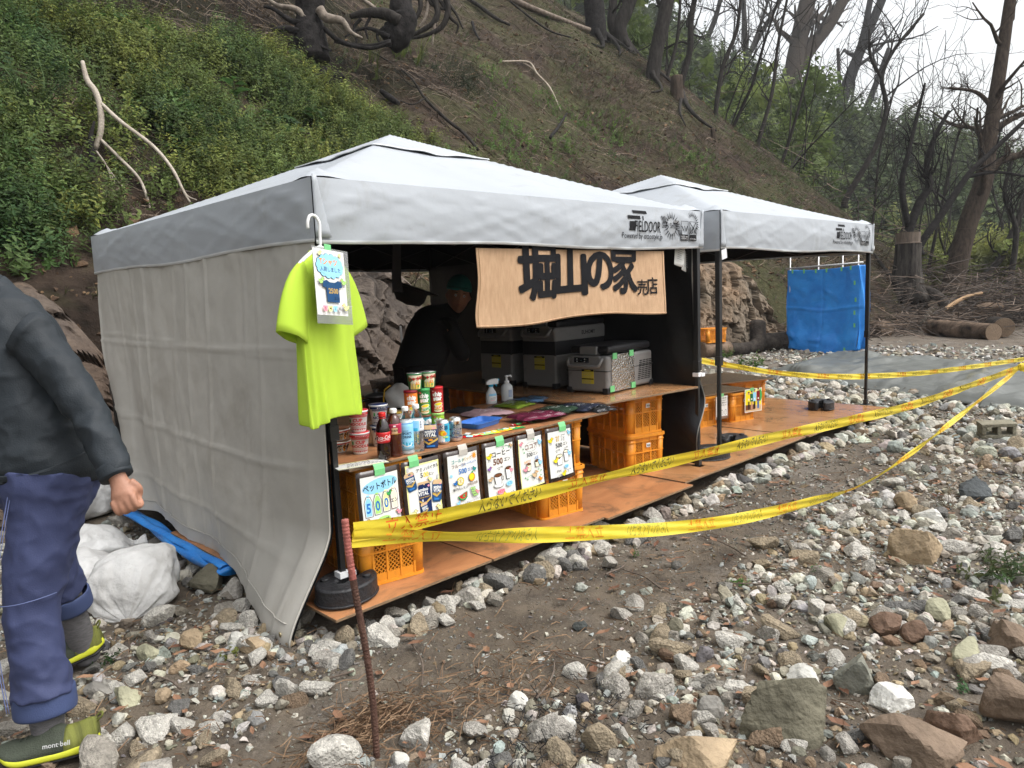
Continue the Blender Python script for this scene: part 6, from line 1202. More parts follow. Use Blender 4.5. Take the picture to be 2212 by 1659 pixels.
def hull_vf(seed, n=15, flat=.7):
    q = np.random.default_rng(seed); P = q.normal(size=(n, 3)); P /= np.linalg.norm(P, axis=1)[:, None]; P *= q.uniform(.75, 1.05, (n, 1)); P *= np.array([1, q.uniform(.6, .95), flat*q.uniform(.65, 1.2)]); bm = bmesh.new()
    for p in P: bm.verts.new(p)
    bmesh.ops.convex_hull(bm, input=bm.verts[:]); bmesh.ops.delete(bm, geom=[v for v in bm.verts if not v.link_faces], context='VERTS'); bmesh.ops.triangulate(bm, faces=bm.faces[:]); bm.verts.index_update(); r_ = np.array([v.co[:] for v in bm.verts]), np.array([[v.index for v in f.verts] for f in bm.faces]); bm.free(); return r_
stm_a = stone_mat('stone'); 
def palette(r, n, where):
    """stone colours: pale crushed concrete, grey, tan and rusty brown"""
    pal = np.array([(.52, .495, .44), (.37, .39, .37), (.32, .29, .24), (.34, .27, .18), (.20, .14, .095), (.17, .165, .155), (.24, .22, .175), (.55, .53, .48), (.08, .082, .085)])
    w = np.array([[.26, .2, .13, .13, .05, .08, .1, .04, .01], [.34, .2, .1, .07, .02, .06, .06, .14, .01], [.12, .13, .14, .2, .16, .1, .13, .01, .01]])[where]
    cdf = np.cumsum(w/w.sum(1, keepdims=True), axis=1); u = r.random(n); i = (u[:, None] > cdf).sum(1).clip(0, len(pal)-1); c = pal[i]*r.uniform(.75, 1.2, (n, 1)); return c*(1+r.normal(0, .03, (n, 3)))
def merged(name, tmpl, P, S, c, rz, m, tilt=.35, kind='stuff', label=None, smooth=False):
    """thousands of small stones as one object"""
    r = np.random.default_rng(len(P)); VV = []; FF = []; TT = []; base = 0; which = r.integers(0, len(tmpl), len(P))
    for k, (tv, tf) in enumerate(tmpl):
        I = np.where(which == k)[0]
        if not len(I): continue
        a = rz[I]; ca, sa = np.cos(a), np.sin(a); b_ = r.normal(0, tilt, len(I)); cb, sb = np.cos(b_), np.sin(b_)
        x, y, z = tv[:, 0], tv[:, 1], tv[:, 2]; X = x[None]*cb[:, None]+z[None]*sb[:, None]; Z = -x[None]*sb[:, None]+z[None]*cb[:, None]; Y = np.broadcast_to(y, X.shape)
        V = np.stack([P[I, 0][:, None]+S[I][:, None]*(ca[:, None]*X-sa[:, None]*Y), P[I, 1][:, None]+S[I][:, None]*(sa[:, None]*X+ca[:, None]*Y), P[I, 2][:, None]+S[I][:, None]*Z], -1)
        n = len(tv); VV.append(V.reshape(-1, 3)); FF.append((tf[None]+(base+np.arange(len(I))*n)[:, None, None]).reshape(-1, tf.shape[1])); TT.append(np.repeat(c[I], n, 0)); base += n*len(I)
    o = link(name, fast_mesh(name, np.vstack(VV), np.vstack(FF), smooth, [m], tint=np.vstack(TT))); return tag(o, label, kind=kind)
def on_platform(x, y, pad=0): return (x > -.2-pad) & (x < 6.34+pad) & (y > -.22-pad) & (y < 3.3+pad)
def clear_of(x, y):
    """places where no stone may lie: platform, bags, feet"""
    ok = ~on_platform(x, y, -.10)
    for bx, by, r_ in ((-.56, 1.02, .24), (-.72, 1.5, .22), (-.58, 1.98, .24), (-.34, 2.95, .28), (-1.22, -.13, .13), (-1.35, -.18, .1), (-1.0, .50, .10)): ok &= np.hypot(x-bx, y-by) > r_
    return ok
def density(x, y):
    pm = path_mask(x, y); t = y-foot(x); d = (1-.97*pm)*(.75+.9*sstep(-.15, .2, fbm(x*1.3, y*1.3, 61, 3)))
    d = d*sstep(.5, -.3, t); d = d*np.where((x < -.5) & (y < -.35), 1.1, 1); d = d*(1-.8*np.exp(-((x+.38)**2+(y+.82)**2)/.05))
    d = d*np.where((y > 3.3) & (x > 4) & (x < 11), .35, 1)*np.where(x > 13.8, sstep(17, 13.5, x+y*.3), 1); return d
def region(x, y):
    """0 mixed rubble, 1 pale far rubble, 2 brown slabs by the right edge"""
    w = np.where((x > 2.6) & (y < 3), 1, 0); w = np.where((x-.2 < -(y+1.55)*2.2) & (y < -1.35) & (x < 4.2), 2, w); return np.where((x < 1.2) & (y < -.9) & (y > -1.5), 0, w)
def scatter(n, x0, x1, y0, y1, r, power=1.):
    x = r.uniform(x0, x1, n*4); y = r.uniform(y0, y1, n*4); k = (r.random(n*4) < density(x, y)**power*.7) & clear_of(x, y); return x[k][:n], y[k][:n]
def in_view(x, y, z, m=60): u, v, w = project(np.c_[x, y, z]); return (u > -m) & (u < W+m) & (v > -m) & (v < H+m) & (w > .4), w
r = np.random.default_rng(77)
rocks3 = [rock_vf(3, 700+i, 9+i % 5, .72, rough=.05) for i in range(18)]; rocks15 = [rock_vf(2, 760+i, 9+i % 4, .72, rough=.05) for i in range(12)]; rocks1 = [hull_vf(100+i, 10, .7) for i in range(14)]; rocks2 = [hull_vf(200+i, 18, .72) for i in range(20)]
peb = []
for i in range(6):
    peb.append(hull_vf(300+i, 8, .65))
# named boulders, each where the photograph shows it
bmat = {'olive': (.125, .115, .082), 'tan': (.31, .235, .15), 'greyrock': (.20, .19, .17), 'bluegrey': (.06, .066, .068), 'rust': (.15, .095, .065), 'pale': (.46, .45, .41), 'brown': (.165, .12, .085), 'greygreen': (.20, .20, .165), 'white': (.55, .54, .5), 'moss': (.30, .29, .2)}
for k, c in bmat.items(): mat('boulder_'+k, tuple(q*.62 for q in c), .82, .3, 4.5, .9, 26, col2=tuple(q*1.35 for q in c), detail=9, spec=.25)
BO = [(1700, 1592, 182, 150, 'olive', .62, 'big olive grey angular boulder at the bottom edge right of centre'), (1985, 1218, 100, 82, 'tan', .8, 'rounded boulder, rusty tan on top and grey below, by the small weeds'), (2105, 1078, 66, 56, 'bluegrey', .75, 'dark blue grey boulder among pale rubble'),
      (1520, 1655, 170, 90, 'tan', .55, 'smooth tan boulder cut off by the bottom of the picture'), (1985, 1630, 190, 95, 'brown', .35, 'broad flat grey brown slab sloping at the lower right'), (2080, 1600, 130, 150, 'rust', .55, 'reddish brown split slab between the flat grey slab and the corner rock'),
      (2200, 1560, 120, 180, 'brown', .8, 'large brown rock in the lower right corner'), (1944, 1522, 96, 60, 'white', .5, 'blocky whitish stone just above the flat grey slab'), (1868, 1490, 100, 86, 'greygreen', .4, 'grey green leaning slab beside the whitish block'), (2095, 1425, 92, 66, 'moss', .7, 'round pale yellowish stone near the right edge'),
      (2185, 1408, 84, 84, 'brown', .75, 'brown blocky rock at the right edge above the corner rock'), (2032, 1335, 56, 50, 'moss', .75, 'upright pale mossy stone in the right hand rubble'), (1922, 1372, 64, 46, 'rust', .6, 'rust brown wedge stone beside its darker twin'), (1988, 1386, 64, 48, 'rust', .5, 'rust brown flat pointed stone right of the wedge stone'),
      (1815, 1372, 54, 46, 'moss', .8, 'knobbly yellowish grey stone in the middle of the rubble'), (1958, 1100, 44, 50, 'tan', .8, 'tan squarish stone below the dark blue grey boulder'), (1737, 1478, 74, 54, 'pale', .6, 'pale stone with blue paint stains'), (1536, 1546, 60, 54, 'greyrock', .7, 'grey squarish stone left of the olive boulder'),
      (1452, 1372, 46, 52, 'olive', .8, 'mossy rough lump at the edge of the dark path'), (1404, 1500, 58, 40, 'white', .6, 'whitish angular chunk low in the middle rubble'), (448, 1275, 84, 54, 'olive', .55, 'flat olive grey stone right of the plump sandbag'), (549, 1408, 66, 58, 'tan', .8, 'big tan cube shaped stone below the grey flap'), (206, 1510, 68, 54, 'greyrock', .6, 'grey brown flat stone near the walking heel'),
      (270, 1518, 56, 40, 'moss', .7, 'rounded yellow grey stone right of the front shoe heel'), (95, 1648, 60, 34, 'brown', .6, 'brown stone touching the front shoe sole'), (318, 1425, 62, 48, 'moss', .65, 'rounded tan stone right of the lifted shoe'), (415, 1405, 46, 44, 'tan', .75, 'ochre lump in the stones under the plump sandbag'), (505, 1400, 40, 50, 'pale', .8, 'pale upright stone left of the tan cube stone'),
      (1115, 1530, 50, 34, 'pale', .6, 'cream stone beside the pine needles'), (860, 1660, 44, 40, 'pale', .7, 'grey stone at the foot of the rusty stake'), (1220, 1580, 60, 44, 'white', .7, 'pale knobbly lump on the charcoal black patch'), (1345, 1440, 52, 44, 'white', .65, 'white concrete lump at the edge of the path'), (2012, 1132, 60, 36, 'white', .5, 'long whitish chunk under the sagging tape')]
for i, (px, py, wp_, hp_, mk, fl, lab) in enumerate(BO):
    p = hz(px, py, -.12); D = (p-CP)@_f; w = wp_/F*D*.5*1.12; V, Fc = rock_vf(4 if wp_ > 90 else 3, 900+i*7, 10 if wp_ > 90 else 9, 1., rough=.035); V = V/np.abs(V).max(0); V = V*np.array([w, w*.8, min(w*1.1, hp_/F*D*.62)])
    V = V*(1+.05*fbm(V[:, 0]/w*6, V[:, 1]/w*6+V[:, 2]/w*4, i, 4))[:, None]; a = r.uniform(-.5, .5)-.8; R_ = np.array(Matrix.Rotation(a, 3, 'Z')@Matrix.Rotation(r.uniform(-.2, .2), 3, 'X')); V = V@R_.T
    h_ = V[:, 2].max(); z = float(ground_z(p[0], p[1]))+h_*.45; q = np.array([p[0], p[1], z])+_f*[1, 1, 0]*w*.3
    o = link('boulder' if wp_ > 80 else 'rock', fast_mesh('boulder', V, Fc, False, [MATS['boulder_'+mk]])); o.location = q; tag(o, lab, 'boulder' if wp_ > 80 else 'rock')
    if 'blue paint' in lab:
        pm_ = mat('paint_stain', (.03, .10, .26), .6, .3, 20)
# countable stones: gather candidates, the 300 showing largest are things, the rest one mass
x, y = scatter(22000, -4.5, 9.5, -4.2, 4.2, r); n = len(x)
S = np.exp(r.normal(math.log(.025), .50, n)).clip(.010, .08)*np.where(x > 4.5, 1.25, 1); z = ground_z(x, y)+S*.25; vis, w = in_view(x, y, z); app = S/np.maximum(w, .3)*vis
# extra stones wedged under the front of the platform
xe = r.uniform(-.2, 6.3, 420); ye = -.23+r.normal(-.02, .06, 420); Se = np.exp(r.normal(math.log(.042), .35, 420)).clip(.02, .085); ze = np.minimum(ground_z(xe, ye)+Se*.35, np.where(ye > -.22, -.02-Se*.75, 1)); ve, we = in_view(xe, ye, ze)
x = np.r_[x, xe]; y = np.r_[y, ye]; z = np.r_[z, ze]; S = np.r_[S, Se]; app = np.r_[app, Se/we*ve]; n = len(x)
c = palette(r, n, region(x, y)); rz_ = r.uniform(0, 6.28, n)
order = np.argsort(-app); top = order[:300]; rest = order[300:]
TINTS = [(.50, .475, .425), (.38, .355, .315), (.30, .275, .235), (.30, .245, .17), (.19, .135, .09), (.16, .155, .145)]
tn = ['whitish', 'light grey', 'grey', 'tan', 'rusty brown', 'dark grey']
for i, q in enumerate(TINTS): mat('stone_'+tn[i].replace(' ', '_'), tuple(k*.6 for k in q), .85, .3, 3.2, .9, 8, col2=tuple(k*1.2 for k in q), detail=8, spec=.25)
SM = {}; LAB = []
for i in top:
    k = int(np.argmin(((np.array(TINTS)-c[i])**2).sum(1))); sh = int(r.integers(0, 18)); key = (k, sh)
    if key not in SM: V, Fc = rocks3[sh]; SM[key] = fast_mesh('stone', V, Fc, False, [MATS['stone_'+tn[k].replace(' ', '_')]])
    o = link('stone', SM[key]); o.location = (x[i], y[i], z[i]); o.scale = (S[i],)*3; o.rotation_euler = (r.normal(0, .35), r.normal(0, .35), rz_[i])
    LAB.append((o, tn[k], i)); continue
    art = 'platform' if y[i] > -.36 and x[i] > -.25 else ('left' if x[i] < -.25 else ('bank' if y[i] < -.9 else 'path'))
    lab = {'platform': 'stone wedged along the front edge of the plywood platform', 'left': 'stone in the rubble by the walking person and sandbags', 'bank': 'stone in the rubble bank on the right of the dark path', 'path': 'stone scattered on the trodden dark path'}[art]
    tag(o, tn[k]+' angular '+lab, 'stone', 'loose stones, '+tn[k]+', '+{'platform': 'under the platform edge', 'left': 'beside the sandbags', 'bank': 'in the right bank', 'path': 'on the path'}[art])
BS = ['olive boulder at the bottom edge', 'rounded boulder by the weeds', 'dark blue grey boulder', 'smooth tan boulder at the bottom', 'flat brown slab at lower right', 'reddish split slab', 'brown corner rock', 'blocky whitish stone', 'grey green leaning slab', 'round pale yellowish stone', 'brown blocky rock at the edge', 'upright mossy stone', 'rust brown wedge stone', 'rust brown pointed stone', 'knobbly yellowish stone', 'tan squarish stone', 'blue stained stone', 'grey squarish stone', 'mossy rough lump', 'whitish chunk in the rubble', 'flat olive stone by the sandbag', 'big tan cube stone', 'grey stone near the heel', 'yellow grey stone by the shoe', 'brown stone at the sole', 'rounded tan stone', 'ochre lump', 'pale upright stone', 'cream stone by the needles', 'stone at the stake foot', 'knobbly lump on the charcoal', 'concrete lump by the path', 'long chunk under the tape']
MARK = [(hz(b_[0], b_[1], -.12), n_) for b_, n_ in zip(BO, BS)]+[(hz(a_, c_, -.12), n_) for a_, c_, n_ in ((2152, 950, 'hollow concrete block'), (310, 1330, 'plump sandbag'), (640, 1340, 'grey wall flap'), (1605, 1262, 'pale seedling on the path'))]
EDGE = [(-.2, 'near corner weight'), (.45, 'drinks price sheet'), (.9, 'middle menu sheets'), (1.6, 'front counter right end'), (2.5, 'cooler table crates'), (3.3, 'twin middle poles'), (4.0, 'loose foot weight'), (5.0, 'low bench photo'), (6.0, 'second tent right pole')]
ORD = ['nearest', 'second nearest', 'third nearest', 'fourth nearest', 'fifth nearest', 'sixth nearest', 'seventh nearest', 'eighth nearest', 'ninth nearest', 'tenth nearest', 'eleventh nearest', 'twelfth nearest', 'thirteenth nearest', 'fourteenth nearest']
bins = {}
for o, cn_, i in LAB:
    p = np.array([x[i], y[i], z[i]]); u0, v0, w0 = project(p)
    if y[i] > -.36 and -.25 < x[i] < 6.4: e = min(EDGE, key=lambda q_: abs(q_[0]-x[i])); key = (cn_, e[1], 'wedged under the platform edge by'); d_ = abs(e[0]-x[i])
    else:
        d_, n_, q_ = min(((float(np.linalg.norm((m_-p)[:2])), n_, m_) for m_, n_ in MARK), key=lambda a_: a_[0]); u1, v1, w1 = project(q_); key = (cn_, n_, ('left of' if u0 < u1 else 'right of') if abs(u0-u1) > abs(v0-v1) else ('behind' if v0 < v1 else 'in front of'))
    bins.setdefault(key, []).append((d_, o))
for (cn_, n_, w_), L_ in bins.items():
    for k, (d_, o) in enumerate(sorted(L_, key=lambda a_: a_[0])): tag(o, f'{cn_} stone, {ORD[min(k, 13)]} {w_} the {n_}' if len(L_) > 1 else f'{cn_} angular stone {w_} the {n_}', 'stone', 'loose angular stones on the ground')
merged('rubble', rocks15, np.c_[x, y, z][rest[:2200]], S[rest[:2200]], c[rest[:2200]], rz_[rest[:2200]], stm_a, label='mass of loose pale rubble around the path')
merged('rubble', rocks1, np.c_[x, y, z][rest[2200:]], S[rest[2200:]], c[rest[2200:]], rz_[rest[2200:]], stm_a, label='smaller loose rubble among the stones')
xs_ = r.uniform(-2.0, 4.6, 26000); ys_ = r.uniform(-3.2, .6, 26000); k = (r.random(26000) < density(xs_, ys_)*.6) & clear_of(xs_, ys_); xs_ = xs_[k][:9000]; ys_ = ys_[k][:9000]; Ss_ = np.exp(r.normal(math.log(.015), .3, len(xs_))).clip(.008, .026)
merged('rubble', rocks1[:8], np.c_[xs_, ys_, ground_z(xs_, ys_)+Ss_*.2], Ss_, palette(r, len(xs_), region(xs_, ys_)), r.uniform(0, 6.28, len(xs_)), stm_a, label='small chips packed between the stones')
# far pale rubble and gravel
x = r.uniform(5, 17, 9000); y = r.uniform(-6, 4.6, 9000); k = (r.random(9000) < density(x, y)) & clear_of(x, y); x = x[k]; y = y[k]; S = np.exp(r.normal(math.log(.045), .4, len(x))).clip(.015, .11)
merged('rubble', rocks1[:6], np.c_[x, y, ground_z(x, y)+S*.2], S, palette(r, len(x), np.ones(len(x), int)), r.uniform(0, 6.28, len(x)), stm_a, label='far pale rubble spread toward the logs')
def gravel(n, x0, x1, y0, y1, s0, dark, label, onpath):
    x = r.uniform(x0, x1, n*3); y = r.uniform(y0, y1, n*3); pmk = path_mask(x, y); pr_ = np.where(pmk > .5, onpath, 1)*(.35+sstep(-.2, .2, fbm(x*2.5, y*2.5, 66, 3))); k = (r.random(n*3) < pr_*.6) & clear_of(x, y); x = x[k][:n]; y = y[k][:n]
    S = np.exp(r.normal(math.log(s0), .4, len(x))); cc = palette(r, len(x), np.where(r.random(len(x)) < .5, 0, 2))*dark; return merged('gravel', peb, np.c_[x, y, ground_z(x, y)+S*.2], S, cc, r.uniform(0, 6.28, len(x)), stm_a, label=label, tilt=.25)
gravel(10000, -2.3, 3.2, -3.2, 1.2, .0085, .8, 'fine gravel over the near ground', .45); gravel(8500, -2.0, 2.2, -2.6, .2, .005, .75, 'grit over the near ground', .6); gravel(9000, 2, 8, -3, 0, .012, .85, 'gravel along the platform', .8); gravel(4500, -2.4, .0, .0, 3.2, .011, .85, 'gravel by the sandbags', 1)
# pine needles, dead leaves, twigs
def needles(n, cx, cy, sx, sy, label, name='pine_needles', L_=(.04, .10), col=((.12, .065, .035), (.26, .17, .10))):
    x = r.normal(cx, sx, n); y = r.normal(cy, sy, n); k = clear_of(x, y); x = x[k]; y = y[k]; n = len(x); a = r.uniform(0, 6.28, n); l = r.uniform(*L_, n)/2; z = ground_z(x, y)+r.uniform(.004, .03, n); w = .0009
    dx, dy = np.cos(a)*l, np.sin(a)*l; px, py = -np.sin(a)*w, np.cos(a)*w; dz = r.normal(0, .012, n); b_ = r.normal(0, .012, n); z2 = .003
    A = np.stack([x-dx, y-dy, z-dz], -1); M = np.stack([x+b_, y+b_, z+.004], -1); B = np.stack([x+dx, y+dy, z+dz], -1); Pp = np.stack([px, py, np.zeros(n)+z2*.5], -1)
    V = np.stack([A-Pp, A+Pp, M-Pp, M+Pp, B-Pp, B+Pp], 1).reshape(-1, 3); o = np.arange(n)[:, None]*6; Fc = np.vstack([o+np.array([0, 2, 3, 1]), o+np.array([2, 4, 5, 3])]); t_ = r.random((n, 1)); tt = np.repeat(np.array(col[0])*(1-t_)+np.array(col[1])*t_, 6, 0)
    return tag(link(name, fast_mesh(name, V, Fc, False, [mat('needle', (.9, .9, .9), .8, .1, 10, attr='tint', col2=(1, 1, 1))], tint=tt)), label, kind='stuff')
needles(700, -.40, -.78, .12, .07, 'brown pine needles drifted round the rusty stake'); needles(350, .0, -.95, .3, .12, 'brown pine needles along the path edge'); needles(700, .6, -1.2, 1.4, .7, 'scattered pine needles'); needles(500, -.9, .3, .6, .7, 'scattered pine needles by the sandbags'); needles(900, 4.5, -1.2, 1.6, .5, 'scattered needles on the far path')
def leaves(n, x0, x1, y0, y1, label):
    x = r.uniform(x0, x1, n); y = r.uniform(y0, y1, n); k = clear_of(x, y); x = x[k]; y = y[k]; n = len(x); a = r.uniform(0, 6.28, n); L_ = r.uniform(.015, .04, n); z = ground_z(x, y)+r.uniform(.01, .035, n); u = np.array([(-1, 0, 0), (-.3, .42, .12), (.5, .36, .05), (1, 0, .25), (.5, -.36, .1), (-.3, -.42, .16), (.1, 0, -.06)])
    ca, sa = np.cos(a), np.sin(a); V = np.stack([x[:, None]+L_[:, None]*(ca[:, None]*u[:, 0]-sa[:, None]*u[:, 1]), y[:, None]+L_[:, None]*(sa[:, None]*u[:, 0]+ca[:, None]*u[:, 1]), z[:, None]+L_[:, None]*(u[:, 2]+r.normal(0, .15, (n, 1))*u[:, 0])], -1).reshape(-1, 3)
    o = np.arange(n)[:, None]*7; Fc = np.vstack([o+np.array(q) for q in ((0, 6, 1), (1, 6, 2), (2, 6, 3), (3, 6, 4), (4, 6, 5), (5, 6, 0))]); t_ = r.random((n, 1)); tt = np.repeat(np.array((.10, .04, .022))*(1-t_)+np.array((.30, .17, .10))*t_, 7, 0)
    return tag(link('dead_leaves', fast_mesh('dead_leaves', V, Fc, False, [MATS['needle']], tint=tt)), label, kind='stuff')
leaves(420, -2, 4, -2.6, .4, 'curled brown leaves on the near ground'); leaves(500, 2, 12, -2.5, 5, 'brown leaves on the far ground')
# charcoal patch
needles(500, -.02, -1.28, .22, .12, 'black charcoal litter on the path edge', 'charcoal', (.015, .05), ((.008, .008, .009), (.02, .02, .022)))
# twigs
for i in range(14):
    px, py = [(1380, 1250), (1500, 1330), (1620, 1270), (990, 1240), (900, 1440), (1250, 1425), (1330, 1230), (2050, 1250), (1180, 1470), (700, 1470), (350, 1480), (1700, 1320), (1560, 1180), (1940, 1290)][i]; p = hz(px, py, -.12); a = r.uniform(0, 3.1); l = r.uniform(.08, .2); d = np.array([math.cos(a), math.sin(a), 0])
    P = spline([p-d*l, p+np.array([.02, -.01, .012]), p+d*l], 10); P[:, 2] = ground_z(P[:, 0], P[:, 1])+.02; b = MB(); b.tube(P, np.linspace(.005, .0025, 10), 5); tag(b.build('twig', MATS['brown_bark'], smooth=True), 'thin bare twig lying '+['below the sagging tape on the path', 'at the lower edge of the path', 'left of the mossy rubble edge', 'on the path beyond the platform edge', 'near the pine needles', 'on the path by the whitish lump', 'in the middle of the dark path', 'right of the rounded boulder', 'at the pine needle drift edge', 'below the loose grey flap', 'right of the shoe heel', 'above the knobbly yellowish stone', 'on the path under the tape twist', 'left of the red stemmed weed'][i], 'twig', 'twigs lying on the ground')
# ================================================================ VEGETATION
r = np.random.default_rng(404)
def inst(name, tmpl, P, R, S, c, m, label=None, kind='stuff', parent=None):
    VV = []; FF = []; TT = []; base = 0; which = r.integers(0, len(tmpl), len(P))
    for k, (tv, tf, tc) in enumerate(tmpl):
        I = np.where(which == k)[0]
        if not len(I): continue
        V = np.einsum('nij,vj->nvi', R[I], tv)*S[I][:, None, None]+P[I][:, None]; n = len(tv); VV.append(V.reshape(-1, 3)); FF.append((tf[None]+(base+np.arange(len(I))*n)[:, None, None]).reshape(-1, 4)); TT.append((c[I][:, None]*tc[None]).reshape(-1, 3)); base += n*len(I)
    o = link(name, fast_mesh(name, np.vstack(VV), np.vstack(FF), False, [m], tint=np.vstack(TT)), parent); return tag(o, label, kind=kind)
def frames(n, up, spread):
    """rotation matrices whose z axis scatters round up"""
    z = np.broadcast_to(np.asarray(up, float), (n, 3))+r.normal(0, spread, (n, 3)); z = z/np.linalg.norm(z, axis=1)[:, None]; a = r.normal(size=(n, 3)); x = a-z*(a*z).sum(1)[:, None]; x /= np.linalg.norm(x, axis=1)[:, None]; return np.stack([x, np.cross(z, x), z], -1)
def leafquad(o, d, n, L, Wd, fold=.25):
    d = d/np.linalg.norm(d); s = np.cross(d, n); s /= np.linalg.norm(s)+1e-9; m_ = o+d*L*.45; return [o, m_+s*Wd/2+n*fold*Wd*.5, o+d*L-n*L*.12, m_-s*Wd/2+n*fold*Wd*.5]
def sprig(seed, n, L, Wd, H, droop=.4, pair=True, stem=True):
    q = np.random.default_rng(seed); V = []; C = []; lean = q.normal(0, .25, 2)
    for i in range(n):
        k = (i+.6)/n; o = np.array([lean[0]*k*k*H, lean[1]*k*k*H, k*H]); a = i*2.4+q.normal(0, .4) if not pair else (i % 2)*math.pi+q.normal(0, .35)+(i//2)*.9
        d = np.array([math.cos(a), math.sin(a), .5-droop+q.normal(0, .2)]); V += leafquad(o, d, np.array([0, 0, 1.]), L*(1.1-.5*k)*q.uniform(.8, 1.2), Wd*(1.1-.4*k)*q.uniform(.8, 1.2)); C += [[q.uniform(.75, 1.25)]*3]*4
    if stem:
        w = .004; V += [np.array([-w, 0, 0]), np.array([w, 0, 0]), np.array([lean[0]*H+w*.5, lean[1]*H, H]), np.array([lean[0]*H-w*.5, lean[1]*H, H])]; C += [[.6, .5, .4]]*4
    V = np.array(V); return V, np.arange(len(V)).reshape(-1, 4), np.array(C)
def tuft(seed, n, L, w, curl=.6, sg=4):
    q = np.random.default_rng(seed); V = []; C = []
    for i in range(n):
        a = q.uniform(0, 6.28); l = L*q.uniform(.5, 1.1); e = q.uniform(.2, 1.)*curl; ca, sa = math.cos(a), math.sin(a); px, py = -sa*w, ca*w; prev = None; cc = q.uniform(.7, 1.3)
        for k in range(sg):
            t_ = k/(sg-1); x = e*l*t_*t_; z = l*(t_-.35*e*t_*t_*t_); ww = (1-t_*.92); p1 = np.array([ca*x+px*ww, sa*x+py*ww, z]); p2 = np.array([ca*x-px*ww, sa*x-py*ww, z])
            if prev is not None: V += [prev[0], prev[1], p2, p1]; C += [[cc]*3]*4
            prev = (p1, p2)
    V = np.array(V); return V, np.arange(len(V)).reshape(-1, 4), np.array(C)
leafm = translucent(mat('leaf', (.85, .85, .85), .6, .15, 3, attr='tint', col2=(1, 1, 1), spec=.25), .42); grassm = translucent(mat('grass_blade', (.85, .85, .85), .75, .15, 3, attr='tint', col2=(1, 1, 1), spec=.15), .2)
SP = [sprig(i, 13, .10, .042, .34) for i in range(3)]+[sprig(10+i, 9, .12, .06, .26, .3) for i in range(3)]+[sprig(20+i, 18, .085, .026, .42, .5) for i in range(3)]
TF = [tuft(40+i, 12, .4, .005, .9) for i in range(4)]; TS = [tuft(50+i, 6, .15, .0036, .9, 3) for i in range(5)]
def green(n, a=(.06, .10, .025), b=(.20, .255, .07)): t = r.random((n, 1))**1.3; return (np.array(a)*(1-t)+np.array(b)*t)*r.uniform(.8, 1.2, (n, 1))
def dens_green(x, y):
    t = y-foot(x); edge = 6.2+.30*(y-5); e = sstep(edge+1.6, edge-1.2, x+2.2*fbm(x*.6, y*.6, 90)); e = e*sstep(1.0, -.8, t-(6.0-.62*np.maximum(x-4.5, 0))+1.2*fbm(x*1.1, y*1.1, 96)); return e*sstep(6.1, 5.0, t+1.6*fbm(x*.7, y*.7, 91)-.35*sstep(3, 6, x))*sstep(1.6, 2.6, t+1.6*fbm(x*1.2, y*1.2, 93)+.6*sstep(2, -1, x))*(.12+.95*sstep(-.14, .06, fbm(x*.9, y*.9, 95)))
def slope_up(x, y): e = .08; gx = (hill_z(x+e, y)-hill_z(x-e, y))/(2*e); gy = (hill_z(x, y+e)-hill_z(x, y-e))/(2*e); n = np.stack([-gx, -gy, np.ones_like(gx)], -1); return n/np.linalg.norm(n, axis=1)[:, None]
# dense undergrowth on the left of the slope: sprigs heaped into low bushes
bx = r.uniform(-8, 13, 11000); by = r.uniform(3.5, 13, 11000); k = r.random(11000) < dens_green(bx, by)*1.1; bx = bx[k][:2600]; by = by[k][:2600]; br = r.uniform(.2, .42, len(bx))*(1+1.0*np.clip(fbm(bx*1.1, by*1.1, 37)*2, -.4, .8))
reps = 11; n = len(bx)*reps; q = r.normal(0, 1, (n, 3)); q /= np.linalg.norm(q, axis=1)[:, None]; q *= r.uniform(.3, 1, (n, 1)); B = np.repeat(np.arange(len(bx)), reps); nn = slope_up(bx, by)[B]; x = bx[B]+q[:, 0]*br[B]; y = by[B]+q[:, 1]*br[B]*.8
z = hill_z(x, y)+np.abs(q[:, 2])*br[B]*1.15-.05; up = nn*.7+np.array([0, -.25, .8]); P = np.stack([x, y, z], -1); hue = np.clip(fbm(bx*.9, by*.9, 39)*3+r.normal(0, .25, len(bx)), -1, 1)[:, None]; c = (green(len(bx))*(1+hue*np.array([.45, .18, -.1])))[B]*r.uniform(.8, 1.2, (n, 1)); inst('undergrowth', SP, P, frames(n, up, .42), r.uniform(.5, 1.05, n), c, leafm, 'dense leafy undergrowth covering the left of the slope')
n = 1500; x = r.uniform(-4, 12, n*4); y = r.uniform(4.2, 16, n*4); k = r.random(n*4) < dens_green(x, y)*.8; x = x[k][:n]; y = y[k][:n]; P = np.stack([x, y, hill_z(x, y)], -1); inst('ground_cover', SP[3:6], P, frames(len(x), slope_up(x, y)+np.array([0, -.2, .3]), .4), r.uniform(.4, .8, len(x)), green(len(x), (.02, .045, .012), (.05, .09, .02)), leafm, 'low leaves between the bushes')
# thin grass, straw and little weeds over the bare right side of the slope
def bare(x, y): t = y-foot(x); return np.clip(1-2.2*dens_green(x, y), 0, 1)*sstep(.5, 1.3, t)*np.where(x > 25, .2, 1)
n = 13000; x = r.uniform(0, 26, n*3); y = r.uniform(4.5, 19, n*3); k = r.random(n*3) < bare(x, y)*(.12+sstep(-.05, .2, fbm(x*.45, y*.45, 97))); x = x[k][:n]; y = y[k][:n]; P = np.stack([x, y, hill_z(x, y)], -1)
gr = sstep(-.1, .15, fbm(x*.3, y*.3, 98))[:, None]; c = (np.array((.095, .07, .047))*(1-gr)+np.array((.085, .095, .04))*gr)*r.uniform(.6, 1.3, (len(x), 1)); inst('slope_grass', TS, P, frames(len(x), slope_up(x, y)+np.array([0, -.3, 0]), .5), r.uniform(.6, 1.5, len(x)), c, grassm, 'thin dry grass on the bare slope')
